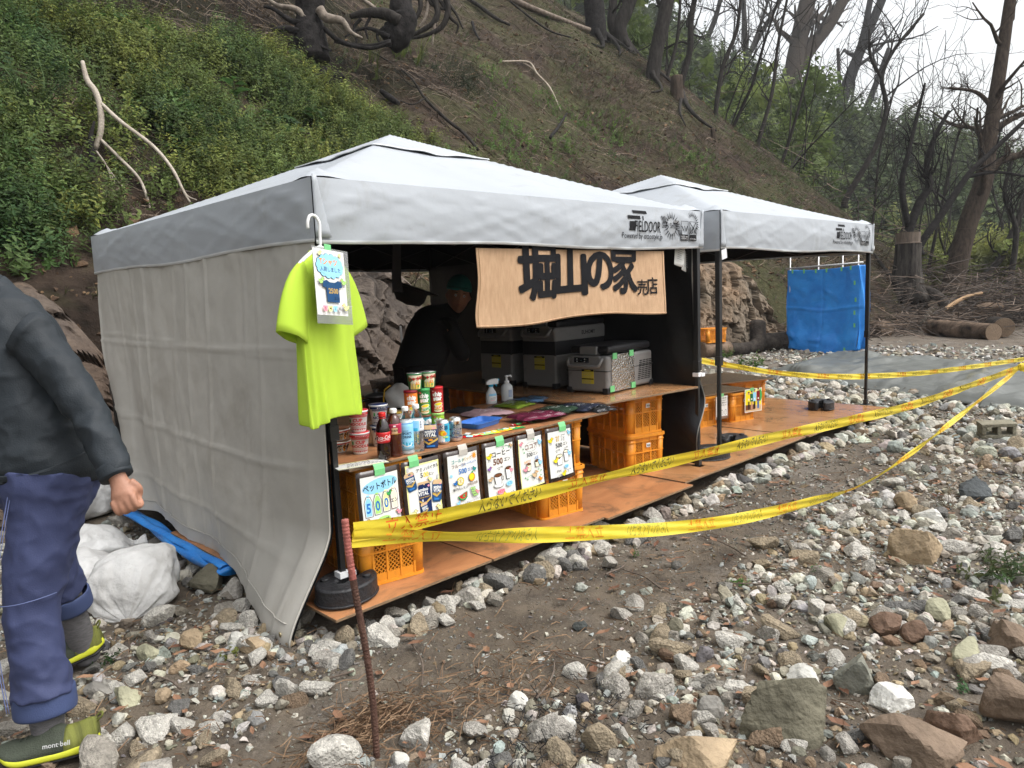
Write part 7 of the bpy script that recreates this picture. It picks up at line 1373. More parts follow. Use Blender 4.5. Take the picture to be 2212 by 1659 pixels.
n = 3600; x = r.uniform(2, 25, n*4); y = r.uniform(5, 18, n*4); k = r.random(n*4) < bare(x, y)*sstep(.02, .22, fbm(x*.7, y*.7, 99)); x = x[k][:n]; y = y[k][:n]; P = np.stack([x, y, hill_z(x, y)], -1); inst('slope_weeds', SP[:6], P, frames(len(x), slope_up(x, y)+np.array([0, -.2, .5]), .4), r.uniform(.25, .6, len(x)), green(len(x), (.04, .08, .02), (.10, .16, .04)), leafm, 'scattered small weeds on the bare slope')
def litter(n, x0, x1, y0, y1, L_, w, zf, col, label, name, msk):
    x = r.uniform(x0, x1, n*3); y = r.uniform(y0, y1, n*3); k = r.random(n*3) < msk(x, y); x = x[k][:n]; y = y[k][:n]; n = len(x); a = r.uniform(0, 6.28, n); l = r.uniform(*L_, n)/2; dx, dy = np.cos(a)*l, np.sin(a)*l; d2 = r.normal(0, .15, n)*l
    A = np.stack([x-dx, y-dy, zf(x-dx, y-dy)+.015], -1); M = np.stack([x-d2, y+d2, zf(x-d2, y+d2)+r.uniform(.02, .08, n)], -1); B = np.stack([x+dx, y+dy, zf(x+dx, y+dy)+r.uniform(.01, .10, n)], -1); ww = r.uniform(*w, n); Pp = np.stack([-np.sin(a)*ww*.4, np.cos(a)*ww*.4, ww], -1)
    V = np.stack([A-Pp, A+Pp, M-Pp, M+Pp, B-Pp*.5, B+Pp*.5], 1).reshape(-1, 3); o = np.arange(n)[:, None]*6; Fc = np.vstack([o+np.array([0, 2, 3, 1]), o+np.array([2, 4, 5, 3])]); t_ = r.random((n, 1)); tt = np.repeat(np.array(col[0])*(1-t_)+np.array(col[1])*t_, 6, 0)
    return tag(link(name, fast_mesh(name, V, Fc, False, [MATS['needle']], tint=tt)), label, kind='stuff')
litter(13000, 1, 25, 4.6, 18, (.15, .8), (.002, .007), hill_z, ((.022, .016, .012), (.22, .165, .12)), 'dead twigs and straw strewn over the slope', 'twig_litter', lambda x, y: bare(x, y)*.9)
clod = [hull_vf(500+i, 8, .7) for i in range(6)]; n = 9000; x = r.uniform(-3, 24, n*3); y = r.uniform(3.6, 16, n*3); k = r.random(n*3) < sstep(4.2, .6, y-foot(x))*.5+.32*bare(x, y); x = x[k][:n]; y = y[k][:n]; t_ = r.random((len(x), 1)); S_ = np.exp(r.normal(math.log(.035), .5, len(x))).clip(.01, .13)
merged('soil_clods', clod, np.c_[x, y, hill_z(x, y)+S_*.15], S_, np.array((.05, .03, .02))*(1-t_)+np.array((.22, .14, .08))*t_, r.uniform(0, 6.28, len(x)), stm_a, label='clods and chips of rock on the lower bank')
# ---- plants that can be picked out one by one
def plant(name, px, py, label, cat, tm, k, spread, s, ca, cb, rad, m=leafm, ground=False, lift=0., group=None, part='foliage'):
    p = hz(px, py, -.12) if ground else hit(px, py)[0]
    if ground: p[2] = float(ground_z(p[0], p[1]))
    t = empty(name, p, label, cat, group); q = r.normal(0, 1, (k, 3))*np.array([rad, rad*.7, rad*.45]); x, y = p[0]+q[:, 0], p[1]+q[:, 1]; z = (ground_z(x, y) if ground else hill_z(x, y))+np.abs(q[:, 2])+lift; P = np.stack([x, y, z], -1)-p
    o = inst(part, tm, P, frames(k, (0, -.25 if not ground else 0, 1), spread), np.full(k, s)*r.uniform(.7, 1.25, k), green(k, ca, cb), m, kind=None, parent=t); return t
BIG = [sprig(70+i, 6, .30, .17, .22, .35, False) for i in range(3)]; LONG = [tuft(80+i, 9, .9, .016, 1.1) for i in range(3)]; TALL = [tuft(84+i, 16, 1.0, .006, .8) for i in range(3)]; NEED = [sprig(90+i, 26, .07, .012, .4, .2, False) for i in range(3)]
plant('grass_tuft', 868, 130, 'bright green tall grass tuft below the burnt roots', 'grass tuft', TALL, 14, .3, 1.0, (.09, .13, .03), (.19, .22, .06), .25, grassm); plant('grass_tuft', 800, 165, 'yellow green grass tuft left of the tall bright tuft', 'grass tuft', TALL, 8, .3, .7, (.09, .12, .03), (.16, .19, .06), .22, grassm)
plant('dark_shrub', 995, 195, 'dark wiry shrub with purple flower heads on the bare slope', 'shrub', NEED, 70, .6, 1.25, (.02, .035, .016), (.045, .06, .028), .42); plant('leafy_plant', 370, 285, 'big round-leaved plant low in the undergrowth', 'plant', BIG, 9, .3, .9, (.04, .09, .02), (.07, .14, .035), .3)
plant('leafy_plant', 605, 295, 'round-leaved plant just above the tent roof left slope', 'plant', BIG, 10, .3, 1.0, (.035, .08, .022), (.06, .12, .03), .35); plant('leafy_plant', 50, 525, 'leafy green bush low on the brown bank at the left edge', 'plant', SP[:3], 50, .5, .85, (.04, .09, .02), (.09, .16, .04), .18); plant('leafy_plant', 40, 420, 'leafy green plant on the bank above the low bush', 'plant', SP[:3], 50, .5, .95, (.05, .10, .02), (.10, .18, .04), .24)
plant('bamboo_grass', 100, 30, 'broad bladed bamboo grass in the top left corner', 'bamboo grass', LONG, 16, .5, 1.0, (.05, .09, .02), (.13, .17, .04), .5, grassm); plant('bamboo_grass', 45, 260, 'arching broad grass at the left edge of the slope', 'bamboo grass', LONG, 12, .5, .75, (.05, .09, .03), (.10, .15, .06), .3, grassm)
plant('leafy_plant', 300, 95, 'pale broad-leaved sapling in the upper left undergrowth', 'plant', BIG, 10, .4, .85, (.06, .12, .03), (.12, .2, .06), .3); plant('leafy_plant', 655, 150, 'small pale leaved plant left of the charred stub', 'plant', BIG, 4, .3, .7, (.08, .14, .04), (.14, .2, .06), .15)
for px, py, s, lab in ((1130, 315, 1., 'bright green clump right above the front tent roof'), (1090, 340, .9, 'leafy clump behind the front tent roof ridge'), (1200, 240, .8, 'small green clump on the middle of the bare slope'), (1330, 300, .9, 'pale green clump high on the bare slope between the roofs'), (1280, 290, .7, 'yellow green clump left of the pale clump on the slope'), (1215, 330, .8, 'green weed clump above the dip between the roofs'), (1500, 350, .8, 'green weed clump above the second tent roof'), (1075, 185, .7, 'light green patch of weeds right of the dark wiry shrub')): plant('weed_clump', px, py, lab, 'weed clump', SP[:6], 70, .5, s*.7, (.07, .13, .03), (.17, .27, .07), .40, group='weed clumps on the bare slope')
for px, py, k, s, lab, ca, cb in ((1603, 1262, 5, .16, 'tiny pale green seedling on the edge of the dark path', (.1, .2, .05), (.16, .28, .09)), (1771, 1245, 6, .2, 'small green rosette weed below the rounded boulder', (.06, .14, .05), (.12, .22, .09)), (2082, 1492, 4, .16, 'single round leaved seedling among the right hand slabs', (.08, .17, .07), (.12, .22, .1)), (500, 1415, 4, .2, 'sprig of yellow green needles among the left stones', (.14, .16, .03), (.2, .22, .05)), (1370, 1195, 3, .2, 'small green shoot at the foot of the platform edge', (.06, .12, .03), (.1, .2, .05)), (240, 1432, 5, .2, 'small dark green weed by the lifted shoe', (.04, .09, .03), (.07, .13, .04))): plant('seedling', px, py, lab, 'seedling', SP[3:6], k, .5, s, ca, cb, .012, ground=True)
plant('weed', 2160, 1262, 'red stemmed leafy weed in the rubble at the right edge', 'weed', SP[:3], 20, .6, .42, (.05, .09, .03), (.12, .13, .06), .08, ground=True); plant('weed', 2045, 1100, 'wispy brown weed beside the dark blue grey boulder', 'weed', NEED, 5, .4, .4, (.09, .07, .03), (.14, .09, .05), .03, ground=True)
for px, py, lab in ((1560, 775, 'green weed at the foot of the charred log'), (1540, 600, 'green leafy sprig on the tan rock'), (1625, 790, 'little weed behind the low benches')): plant('weed', px, py, lab, 'weed', SP[:6], 14, .5, .7, (.05, .1, .02), (.1, .18, .04), .12, ground=py > 700)
# plants round the rock behind the front tent
for i, (X, Yo, Z, s) in enumerate(((2.1, .75, 1.35, .8), (1.0, .05, .12, .7), (1.5, .0, .08, .6), (2.4, .1, .1, .7))):
    p = np.array([X, foot(X)-.25+Yo, Z]); t = empty('weed', p, ['pale leaves on top of the rock seen under the tent lining', 'weeds at the foot of the rock behind the white bag', 'weeds at the rock foot left of the leaning rod', 'weeds at the rock foot behind the shopkeeper'][i], 'weed'); k = 22; q = r.normal(0, .14, (k, 3)); q[:, 2] = np.abs(q[:, 2])*.4; inst('foliage', SP, q, frames(k, (0, -.5, 1), .4), np.full(k, .55*s), green(k, (.05, .09, .03), (.12, .18, .06)), leafm, kind=None, parent=t)
# ================================================================ TREES
burnt = bark; r = np.random.default_rng(808)
greyb = mat('grey_bark', (.013, .0115, .0105), .92, .4, 7, .9, 20, spec=.08, col2=(.046, .041, .037), stretch=(2, 2, .5)); brownb = mat('tan_bark', (.024, .018, .014), .92, .4, 7, .9, 20, spec=.08, col2=(.075, .057, .044), stretch=(2, 2, .5))
blackb = mat('black_bark', (.006, .0056, .0056), .9, .4, 9, .8, 22, spec=.1, col2=(.03, .027, .026))
def grow(b, p, d, L, rad, lev, seedr, up=.25, n=5, wig=.22, kids=(2, 4), mn=.004):
    """a wandering limb with side shoots"""
    m = 6 if lev > 0 else 4; pts = [p]; q = np.array(p, float); dd = np.array(d, float)
    for i in range(m):
        dd = dd+seedr.normal(0, wig, 3)+np.array([0, 0, up*.25]); dd /= np.linalg.norm(dd); q = q+dd*L/m; pts.append(q.copy())
    rr = np.linspace(rad, max(mn, rad*.25), len(pts)); b.tube(pts, rr, n, cap=False)
    if lev <= 0: return
    for _ in range(seedr.integers(*kids)):
        i = int(seedr.integers(1, len(pts))); a = seedr.normal(size=3); t_ = pts[i]-pts[i-1]; t_ /= np.linalg.norm(t_); a -= t_*(a@t_); a /= np.linalg.norm(a); e = seedr.uniform(.5, 1.1); grow(b, pts[i], t_*math.cos(e)+a*math.sin(e), L*seedr.uniform(.4, .7), max(mn, rr[i]*.6), lev-1, seedr, up, 4 if lev < 2 else 5, wig, kids, mn)
def tree(name, label, trunks, D, m, seed, limbs=6, lev=2, Lk=.45, up=.3, roots=0, drift=0., twig=.006, group=None, start=.35, leafy=None):
    """trunks: list of (pixel path from base up, base width px, top width px); the first starts on the ground"""
    s = np.random.default_rng(seed); x0, y0 = trunks[0][0][0]
    base, dh = hit(x0, y0); D = D or dh; base = hd(x0, y0, D); t = empty(name, base, label, 'tree', group); tw = MB()
    for ti, (path, w0, w1) in enumerate(trunks):
        P = [hd(x, y, D+drift*(k/(len(path)-1))) for k, (x, y) in enumerate(path)]
        if path[-1][1] <= 5: P.append(P[-1]+(P[-1]-P[-2])*.6)
        if ti == 0: P = [P[0]+(P[0]-P[1])*.10+np.array([0, 0, -.25])]+P
        C = spline(np.array(P)-base, 26); k = np.linspace(0, 1, 26); wd_ = np.interp(k, [0, .08, 1], [w0*1.45 if ti == 0 else w0, w0*1.02, w1])/F*D/2*(1+.10*np.array([float(fbm(np.array(i*.5), np.array(seed*1.7+ti), seed % 40)) for i in range(26)])*2)
        b = MB(); b.tube(C, wd_, 12 if w0 > 18 else 8); b.build('trunk' if ti == 0 else 'limb', m, t, smooth=True)
        L0 = np.linalg.norm(C[-1]-C[0])
        for _ in range(limbs):
            i = int(s.integers(int(26*start), 26)); d0 = C[i]-C[i-1]; d0 /= np.linalg.norm(d0); a = s.normal(size=3); a[2] = abs(a[2])*.5; a -= d0*(a@d0); a /= np.linalg.norm(a); e = s.uniform(.5, 1.15); grow(tw, C[i], d0*math.cos(e)+a*math.sin(e), L0*Lk*s.uniform(.5, 1.1), max(twig*1.5, wd_[i]*.42), lev, s, up, mn=twig)
    if tw.v: tw.build('branches', m, t, smooth=True)
    for k in range(roots):
        a = -2.6+k*2.2/max(1, roots-1)+s.normal(0, .2); pts = []
        for q in np.linspace(0, 1, 5): x, y = math.cos(a+.5*math.sin(3*q+k))*q*1.6, math.sin(a+.5*math.sin(3*q+k))*q*1.2; pts.append(np.array([x, y, float(hill_z(base[0]+x, base[1]+y))-base[2]+.06+.35*(1-q)**3]))
        b = MB(); b.tube(spline(pts, 16), np.linspace(trunks[0][1]/F*D*.22, .02, 16), 6); b.build('root', m, t, smooth=True)
    if leafy:
        V = np.array(tw.v); I = s.integers(0, len(V), leafy); o = inst('leaves', SP[:6], V[I]+s.normal(0, .18, (leafy, 3)), frames(leafy, (0, 0, .4), .8), np.full(leafy, .7)*s.uniform(.6, 1.3, leafy), green(leafy, (.03, .06, .015), (.08, .12, .03)), leafm, kind=None, parent=t)
    return t
G = 'trees on the ridge above the tents'
tree('burnt_tree', 'thick charred trunk standing at the top of the ridge left of its rooted neighbour', [([(1288, 78), (1286, 40), (1282, 0)], 46, 40)], None, blackb, 1, 0, roots=3, group=G)
tree('burnt_tree', 'charred tree with bared roots spilling over the ridge', [([(1345, 98), (1338, 60), (1352, 25), (1362, 0)], 34, 26), ([(1345, 92), (1322, 55), (1325, 0)], 20, 15)], None, greyb, 2, 2, roots=5, group=G)
tree('bare_tree', 'leaning grey trunk on the ridge with a smooth foot', [([(1408, 175), (1418, 110), (1432, 50), (1442, 0)], 32, 28)], None, greyb, 3, 2, roots=2, group=G)
tree('bare_tree', 'thin upright tree right of the leaning grey trunk', [([(1470, 185), (1490, 110), (1492, 50), (1500, 0)], 14, 11)], None, greyb, 4, 8, 2, group=G, leafy=60)
tree('bare_tree', 'slender forked tree with a dark straight stem on the mid ridge', [([(1611, 278), (1618, 200), (1612, 130), (1606, 0)], 17, 9), ([(1612, 130), (1640, 80), (1668, 30), (1685, 0)], 10, 7)], None, greyb, 5, 9, 2, group=G, leafy=90)
tree('bare_tree', 'big brown double trunk leaning right on the ridge', [([(1672, 300), (1697, 230), (1712, 165), (1725, 90), (1745, 0)], 46, 30), ([(1712, 168), (1748, 110), (1790, 55), (1822, 0)], 28, 20)], None, brownb, 6, 8, 2, roots=2, group=G, leafy=60)
tree('bare_tree', 'dark stem standing close under the big double trunk', [([(1706, 345), (1712, 290), (1716, 240), (1740, 180)], 14, 9)], None, blackb, 7, 5, 2, group=G)
tree('bare_tree', 'dark tall tree in two leaning stems above the second tent', [([(1742, 378), (1790, 285), (1822, 210), (1858, 110), (1905, 0)], 32, 14), ([(1798, 262), (1836, 160), (1862, 90), (1880, 0)], 20, 9)], None, blackb, 8, 10, 2, roots=2, group=G)
tree('bare_tree', 'low leaning dark trunk to the right of the two stemmed tree', [([(1760, 395), (1815, 330), (1850, 280), (1885, 200), (1920, 105)], 24, 9)], None, blackb, 9, 8, 2, group=G)
tree('bare_tree', 'spreading low tree sweeping its long boughs to the right', [([(1800, 440), (1852, 385), (1920, 350), (2000, 322), (2090, 290)], 17, 6), ([(1812, 428), (1880, 345), (1940, 260), (1990, 215)], 12, 5), ([(1830, 405), (1930, 352), (2050, 345), (2200, 300)], 10, 4)], None, brownb, 10, 12, 2, .35, .1, group=G)
tree('bare_tree', 'thin broken snag rising between the stems above the second tent', [([(1790, 395), (1818, 300), (1815, 220), (1810, 105)], 12, 7)], None, greyb, 11, 3, 2, group=G)
tree('bare_tree', 'crooked bare tree with upturned arms near the picture top right', [([(1830, 425), (1890, 320), (1915, 235), (1905, 170), (1930, 110), (1995, 30)], 14, 6), ([(1905, 170), (1880, 120), (1878, 60)], 8, 4)], 30, greyb, 12, 10, 2, group=G)
tree('bare_tree', 'large brown leaning tree at the right with high forked boughs', [([(2062, 600), (2092, 480), (2125, 390), (2140, 280), (2160, 150), (2182, 0)], 46, 18), ([(2122, 395), (2160, 350), (2240, 325)], 20, 12), ([(2140, 290), (2180, 260), (2230, 240)], 16, 8), ([(2150, 240), (2110, 200), (2050, 190)], 11, 5)], 25, brownb, 13, 12, 2, .3, group='trees beyond the brush pile')
tree('burnt_tree', 'black twisted sapling growing beside the collared stump', [([(1962, 505), (1985, 440), (2008, 400), (2002, 350), (2022, 290), (2050, 240)], 20, 7), ([(1962, 490), (1948, 400), (1962, 330), (1985, 235), (1998, 180)], 13, 5)], 22.4, blackb, 14, 8, 2, .3, group='trees beyond the brush pile')
tree('burnt_tree', 'black leaning limb reaching right from behind the stump', [([(1990, 525), (2040, 455), (2090, 380), (2140, 330), (2212, 262)], 18, 9), ([(2088, 382), (2150, 372), (2212, 380)], 8, 5)], 22.8, blackb, 15, 8, 2, .3, group='trees beyond the brush pile')
for i, (path, w, lab) in enumerate((([(1545, 250), (1560, 150), (1590, 70), (1600, 0)], 11, 'thin bare pole of a tree left of the forked stem'), ([(1580, 270), (1592, 190), (1640, 60), (1660, 0)], 9, 'thin bare tree just left of the dark straight stem'), ([(1640, 300), (1668, 200), (1680, 100), (1700, 0)], 9, 'thin bare tree crossing behind the big double trunk'), ([(1440, 170), (1462, 90), (1470, 0)], 9, 'thin bare tree behind the leaning grey trunk'), ([(1520, 215), (1518, 120), (1545, 40), (1556, 0)], 15, 'slanting bare tree in the middle of the ridge'),
        ([(2010, 560), (2040, 420), (2060, 330), (2085, 240)], 8, 'thin bare stem left of the large brown leaning tree'), ([(2180, 620), (2195, 500), (2170, 420), (2190, 330)], 14, 'crooked bare stem at the right edge'), ([(1880, 520), (1890, 440), (1900, 330), (1930, 200)], 7, 'thin bare sapling left of the stump'), ([(2110, 610), (2160, 560), (2200, 470), (2212, 420)], 18, 'grey leaning stem in the lower right wood'))):
    tree('bare_tree', lab, [(path, w, w*.5)], [None, None, 27, None, None, 27, 26, 25, 28][i], greyb, 30+i, 10, 2, .4, group='thin bare trees on the ridge')
rtan = mat('root_pale', (.10, .08, .065), .85, .3, 10, .6, 30, col2=(.27, .225, .18))
# big burnt root boles at the top of the slope
hb_, dB = hit(690, 95)
t = empty('burnt_tree', hd(668, 95, 14.6), 'scorched thick trunk with pale bared roots at the top left of the slope', 'tree'); bs0 = np.array(t.location)
def px_tube(name, path, w, D, m, par, base, n=10): 
    P = spline([hd(x, y, d)-base for (x, y), d in zip(path, D if hasattr(D, '__len__') else [D]*len(path))], 24); ww = np.interp(np.linspace(0, 1, 24), np.linspace(0, 1, len(w)), w)/F*(np.mean(D))/2; ww = ww*(1+.16*np.array([float(fbm(np.array(i*.6), np.array(path[0][0]*.1), 7)) for i in range(24)])*2); b = MB(); b.tube(P, ww, n); return b.build(name, m, par, smooth=True)
px_tube('trunk', [(676, 130), (670, 80), (668, 35), (672, -25)], [78, 66, 60, 66], 14.4, blackb, t, bs0, 14)
for path, w, m_ in (([(690, 20), (705, 38), (738, 45), (758, 70), (782, 82)], [22, 20, 16, 10, 5], rtan), ([(660, 40), (640, 20), (600, 12), (575, -5)], [16, 13, 10, 8], rtan), ([(664, 50), (630, 45), (592, 20), (570, 14)], [16, 12, 8, 6], blackb), ([(700, 60), (690, 95), (716, 110)], [10, 8, 5], blackb), ([(655, 70), (610, 62), (580, 72), (560, 78)], [18, 14, 9, 5], blackb), ([(700, 62), (740, 92), (800, 104), (845, 92)], [12, 10, 8, 6], blackb)): px_tube('root', path, w, 14.2, m_, t, bs0)
t = empty('burnt_tree', hd(868, 90, 15.2), 'hollow scorched trunk curving over a tangle of roots on the slope', 'tree'); b1 = np.array(t.location)
px_tube('trunk', [(838, 92), (860, 70), (872, 40), (866, 15), (872, -25)], [56, 66, 58, 48, 44], 15.2, blackb, t, b1, 14)
for path, w, m_ in (([(862, 45), (830, 30), (790, 28), (756, 36)], [26, 24, 18, 10], greyb), ([(850, 40), (815, 22), (800, 10), (770, -10)], [10, 9, 8, 7], rtan), ([(845, 92), (800, 100), (760, 96), (722, 90)], [14, 10, 8, 5], blackb), ([(840, 80), (800, 62), (770, 66), (745, 80)], [12, 8, 6, 4], blackb), ([(830, 60), (815, 75), (820, 95)], [9, 7, 4], blackb), ([(780, 40), (765, 60), (770, 90), (755, 102)], [8, 7, 5, 3], blackb), ([(800, 36), (790, 60), (795, 84)], [7, 6, 3], blackb)): px_tube('root', path, w, 14.9, m_, t, b1)
t = empty('root_tangle', hd(930, 50, 16), 'grey tangle of bare roots right of the hollow trunk', 'roots'); b2 = np.array(t.location)
for path, w in (([(905, -15), (908, 15), (898, 40), (886, 48)], [12, 10, 8, 5]), ([(930, -15), (945, 22), (935, 50), (900, 72), (868, 85)], [16, 15, 12, 10, 5]), ([(960, -15), (968, 25), (950, 62), (905, 80), (880, 82)], [16, 14, 11, 8, 5]), ([(950, 0), (975, 40), (990, 55), (985, 72)], [8, 7, 5, 3]), ([(925, 0), (920, 35), (905, 60)], [7, 6, 4]), ([(940, 45), (936, 75), (934, 98)], [6, 5, 3]), ([(970, 10), (985, 30), (1000, 62)], [8, 6, 3]), ([(915, -10), (935, 10), (960, 20)], [9, 8, 6])): px_tube('root', path, w, 16.2, greyb if w[0] > 7 else rtan, t, b2, 7)
# dead branches lying on the slope
def fallen(label, path, w, m, lift=.12, depth=None, extra=(), name='fallen_branch'):
    Ps = [hit(x, y)[0]+np.array([0, -.05, lift]) if depth is None else hd(x, y, depth) for x, y in path]; base = Ps[0]; t = empty(name, base, label, 'branch', 'dead branches lying on the slope'); P = spline(np.array(Ps)-base, 30); D_ = np.mean([(p-CP)@_f for p in Ps]); b = MB(); b.tube(P, np.interp(np.linspace(0, 1, 30), np.linspace(0, 1, len(w)), w)/F*D_/2, 7); b.build('stem', m, t, smooth=True)
    for pth, ww in extra:
        Q = [hit(x, y)[0]+np.array([0, -.05, lift]) if depth is None else hd(x, y, depth) for x, y in pth]; b = MB(); b.tube(spline(np.array(Q)-base, 24), np.interp(np.linspace(0, 1, 24), np.linspace(0, 1, len(ww)), ww)/F*D_/2, 6); b.build('side_branch', m, t, smooth=True)
    return t
dW = hit(300, 330)[1]-.75
fallen('bleached forked branch standing out of the left undergrowth', [(178, 132), (188, 172), (206, 198), (217, 235), (218, 280), (206, 322)], [8, 12, 13, 13, 13, 11], palew, depth=dW, extra=[([(217, 222), (260, 262), (330, 315), (372, 365), (395, 410), (411, 438)], [8, 9, 8, 7, 6, 4]), ([(218, 302), (262, 345), (300, 385), (318, 428), (328, 470)], [7, 7, 6, 6, 4]), ([(206, 324), (232, 362), (247, 420)], [4, 3, 2]), ([(208, 326), (240, 372), (275, 420), (262, 440)], [4, 3, 2, 1]), ([(235, 368), (250, 400), (248, 425), (258, 450)], [3, 2, 2, 1]), ([(398, 415), (408, 425), (425, 432)], [4, 3, 2])])
fallen('black charred stick rising beside the bleached branch', [(204, 262), (196, 300), (198, 345), (190, 400), (184, 430)], [5, 12, 14, 14, 16], blackb, depth=dW-.1, extra=[([(186, 425), (160, 430), (140, 452)], [9, 6, 3]), ([(188, 428), (215, 445), (222, 470)], [8, 6, 3]), ([(186, 430), (190, 455), (175, 470)], [7, 5, 3])])
fallen('charred double stub poking from the slope', [(672, 195), (688, 175), (702, 145)], [30, 24, 12], blackb, depth=hit(690, 185)[1]-.2, extra=[([(700, 196), (722, 180), (738, 160)], [24, 24, 22])])
fallen('long thin dead branch running down behind the front tent ridge', [(762, 106), (824, 137), (882, 178), (915, 226), (962, 272), (1000, 302), (1030, 338)], [3, 4, 4, 6, 7, 7, 6], greyb, extra=[([(905, 205), (880, 195), (850, 160)], [3, 2, 2]), ([(915, 226), (890, 240), (862, 232)], [4, 3, 2])])
fallen('pale crooked branch lying across the middle of the bare slope', [(1080, 143), (1138, 144), (1158, 170), (1185, 200), (1208, 248)], [3, 5, 5, 5, 3], mat('pale_branch', (.2, .16, .12), .8, .2, 10, .4, 40, col2=(.33, .28, .22)), extra=[([(1150, 160), (1140, 152), (1128, 146)], [3, 2, 2])])
fallen('long bare root snaking down from the ridge at the top', [(1070, -10), (1140, 22), (1190, 42), (1258, 68), (1290, 78)], [12, 12, 11, 12, 14], mat('root_tan', (.08, .06, .045), .85, .3, 10, .6, 30, col2=(.24, .19, .15)), .10); fallen('dark root curving down left of the snaking root', [(985, -8), (1030, 20), (1068, 48), (1100, 64)], [8, 9, 8, 5], greyb)
fallen('thin dark branch under the snaking root', [(1100, 12), (1150, 52), (1190, 78), (1232, 90)], [4, 5, 4, 3], greyb); fallen('short charred stick on the upper bare slope', [(1018, 58), (1024, 78), (1034, 96)], [7, 6, 4], blackb); fallen('leaning dead stick with straw at its foot on the bare slope', [(1222, 262), (1205, 290), (1186, 316)], [4, 6, 7], blackb, .2)
fallen('black rotten stub on the slope left of the front tent ridge', [(820, 208), (838, 222), (858, 236)], [10, 16, 10], blackb, .1); fallen('dark root trailing from the sawn stump on the ridge', [(1468, 205), (1484, 240), (1510, 268), (1545, 292)], [14, 9, 7, 4], greyb, .12, extra=[([(1470, 215), (1466, 250), (1478, 280)], [8, 5, 3])]); fallen('dead branch slanting down to the log at the slope foot', [(1885, 560), (1920, 610), (1955, 650), (1985, 690)], [6, 10, 10, 8], greyb, .15)
for px, py, w_, h_, lab in ((1462, 215, 26, 50, 'jagged stump with twisting roots on the ridge'), (1532, 228, 24, 44, 'squat brown sawn stump on the ridge'), (1540, 300, 9, 22, 'tiny sawn stump low on the ridge')):
    p, d = hit(px, py); t = empty('sawn_stump', p, lab, 'tree stump', 'stumps on the ridge'); s_ = d/F; b = MB(); b.lathe([(w_*s_*.8, -.2), (w_*s_*.58, .05), (w_*s_*.48, h_*s_*.6), (w_*s_*.47, h_*s_*.95)], 14, wob=lambda a, z: 1+.10*math.sin(4*a+z)); b.build('stump', brownb, t, smooth=True); k = MB(); k.lathe([(w_*s_*.46, h_*s_*.9), (w_*s_*.44, h_*s_*.97), (0, h_*s_)], 14, wob=lambda a, z: 1+.10*math.sin(4*a+z)); k.build('cut_face', cutw, t)
# brush: heaps of dead twigs round the logs and stump
def brush(n, cx, cy, sx, sy, h_, label, L_=(.5, 1.8), w=(.006, .016), seed=1):
    s = np.random.default_rng(seed); x = s.normal(cx, sx, n); y = s.normal(cy, sy, n); z = np.maximum(terrain(x, y), -.13)+s.random(n)**1.6*h_; a = s.uniform(0, 6.28, n); l = s.uniform(*L_, n)/2; e = s.normal(0, .25, n); d = np.stack([np.cos(a)*l, np.sin(a)*l, e*l], -1); P = np.stack([x, y, z], -1); bend = s.normal(0, .12, (n, 3))*l[:, None]; ww = s.uniform(*w, n)
    side = np.stack([-np.sin(a), np.cos(a), np.zeros(n)], -1); ups = np.array([0, 0, 1.]); V = []
    for k, f_, tp in ((-1, 0, 1), (0, 1, .8), (1, 0, .3)):
        c_ = P+d*k+bend*f_
        for q in range(3): th = q*2.094; V.append(c_+(side*math.cos(th)+ups*math.sin(th))*(ww*tp)[:, None])
    V = np.stack(V, 1).reshape(-1, 3); o = np.arange(n)[:, None]*9; Fc = np.vstack([o+np.array([b_*3+i, b_*3+(i+1) % 3, b_*3+3+(i+1) % 3, b_*3+3+i]) for b_ in (0, 1) for i in range(3)]); t_ = s.random((n, 1))**2; tt = np.repeat(np.array((.035, .027, .022))*(1-t_)+np.array((.22, .16, .12))*t_, 9, 0)
    return tag(link('brushwood', fast_mesh('brushwood', V, Fc, False, [MATS['needle']], tint=tt)), label, kind='stuff')
brush(2200, 23.5, .6, 2.2, 1.8, 1.1, 'heap of dead brushwood behind the logs', seed=1); brush(900, 21.5, 3.4, 1.8, 1.0, .5, 'dead twigs round the collared stump', seed=2); brush(700, 26, -2.5, 2.5, 2, .9, 'dead brush at the right edge', seed=3); brush(350, 17.5, 4.4, 1.6, .5, .35, 'twigs at the slope foot by the booth', (.3, 1.2), seed=4); brush(500, 27, 4, 2.2, 3, 1.6, 'dead scrub at the wood edge', (1, 3), (.008, .02), seed=5)
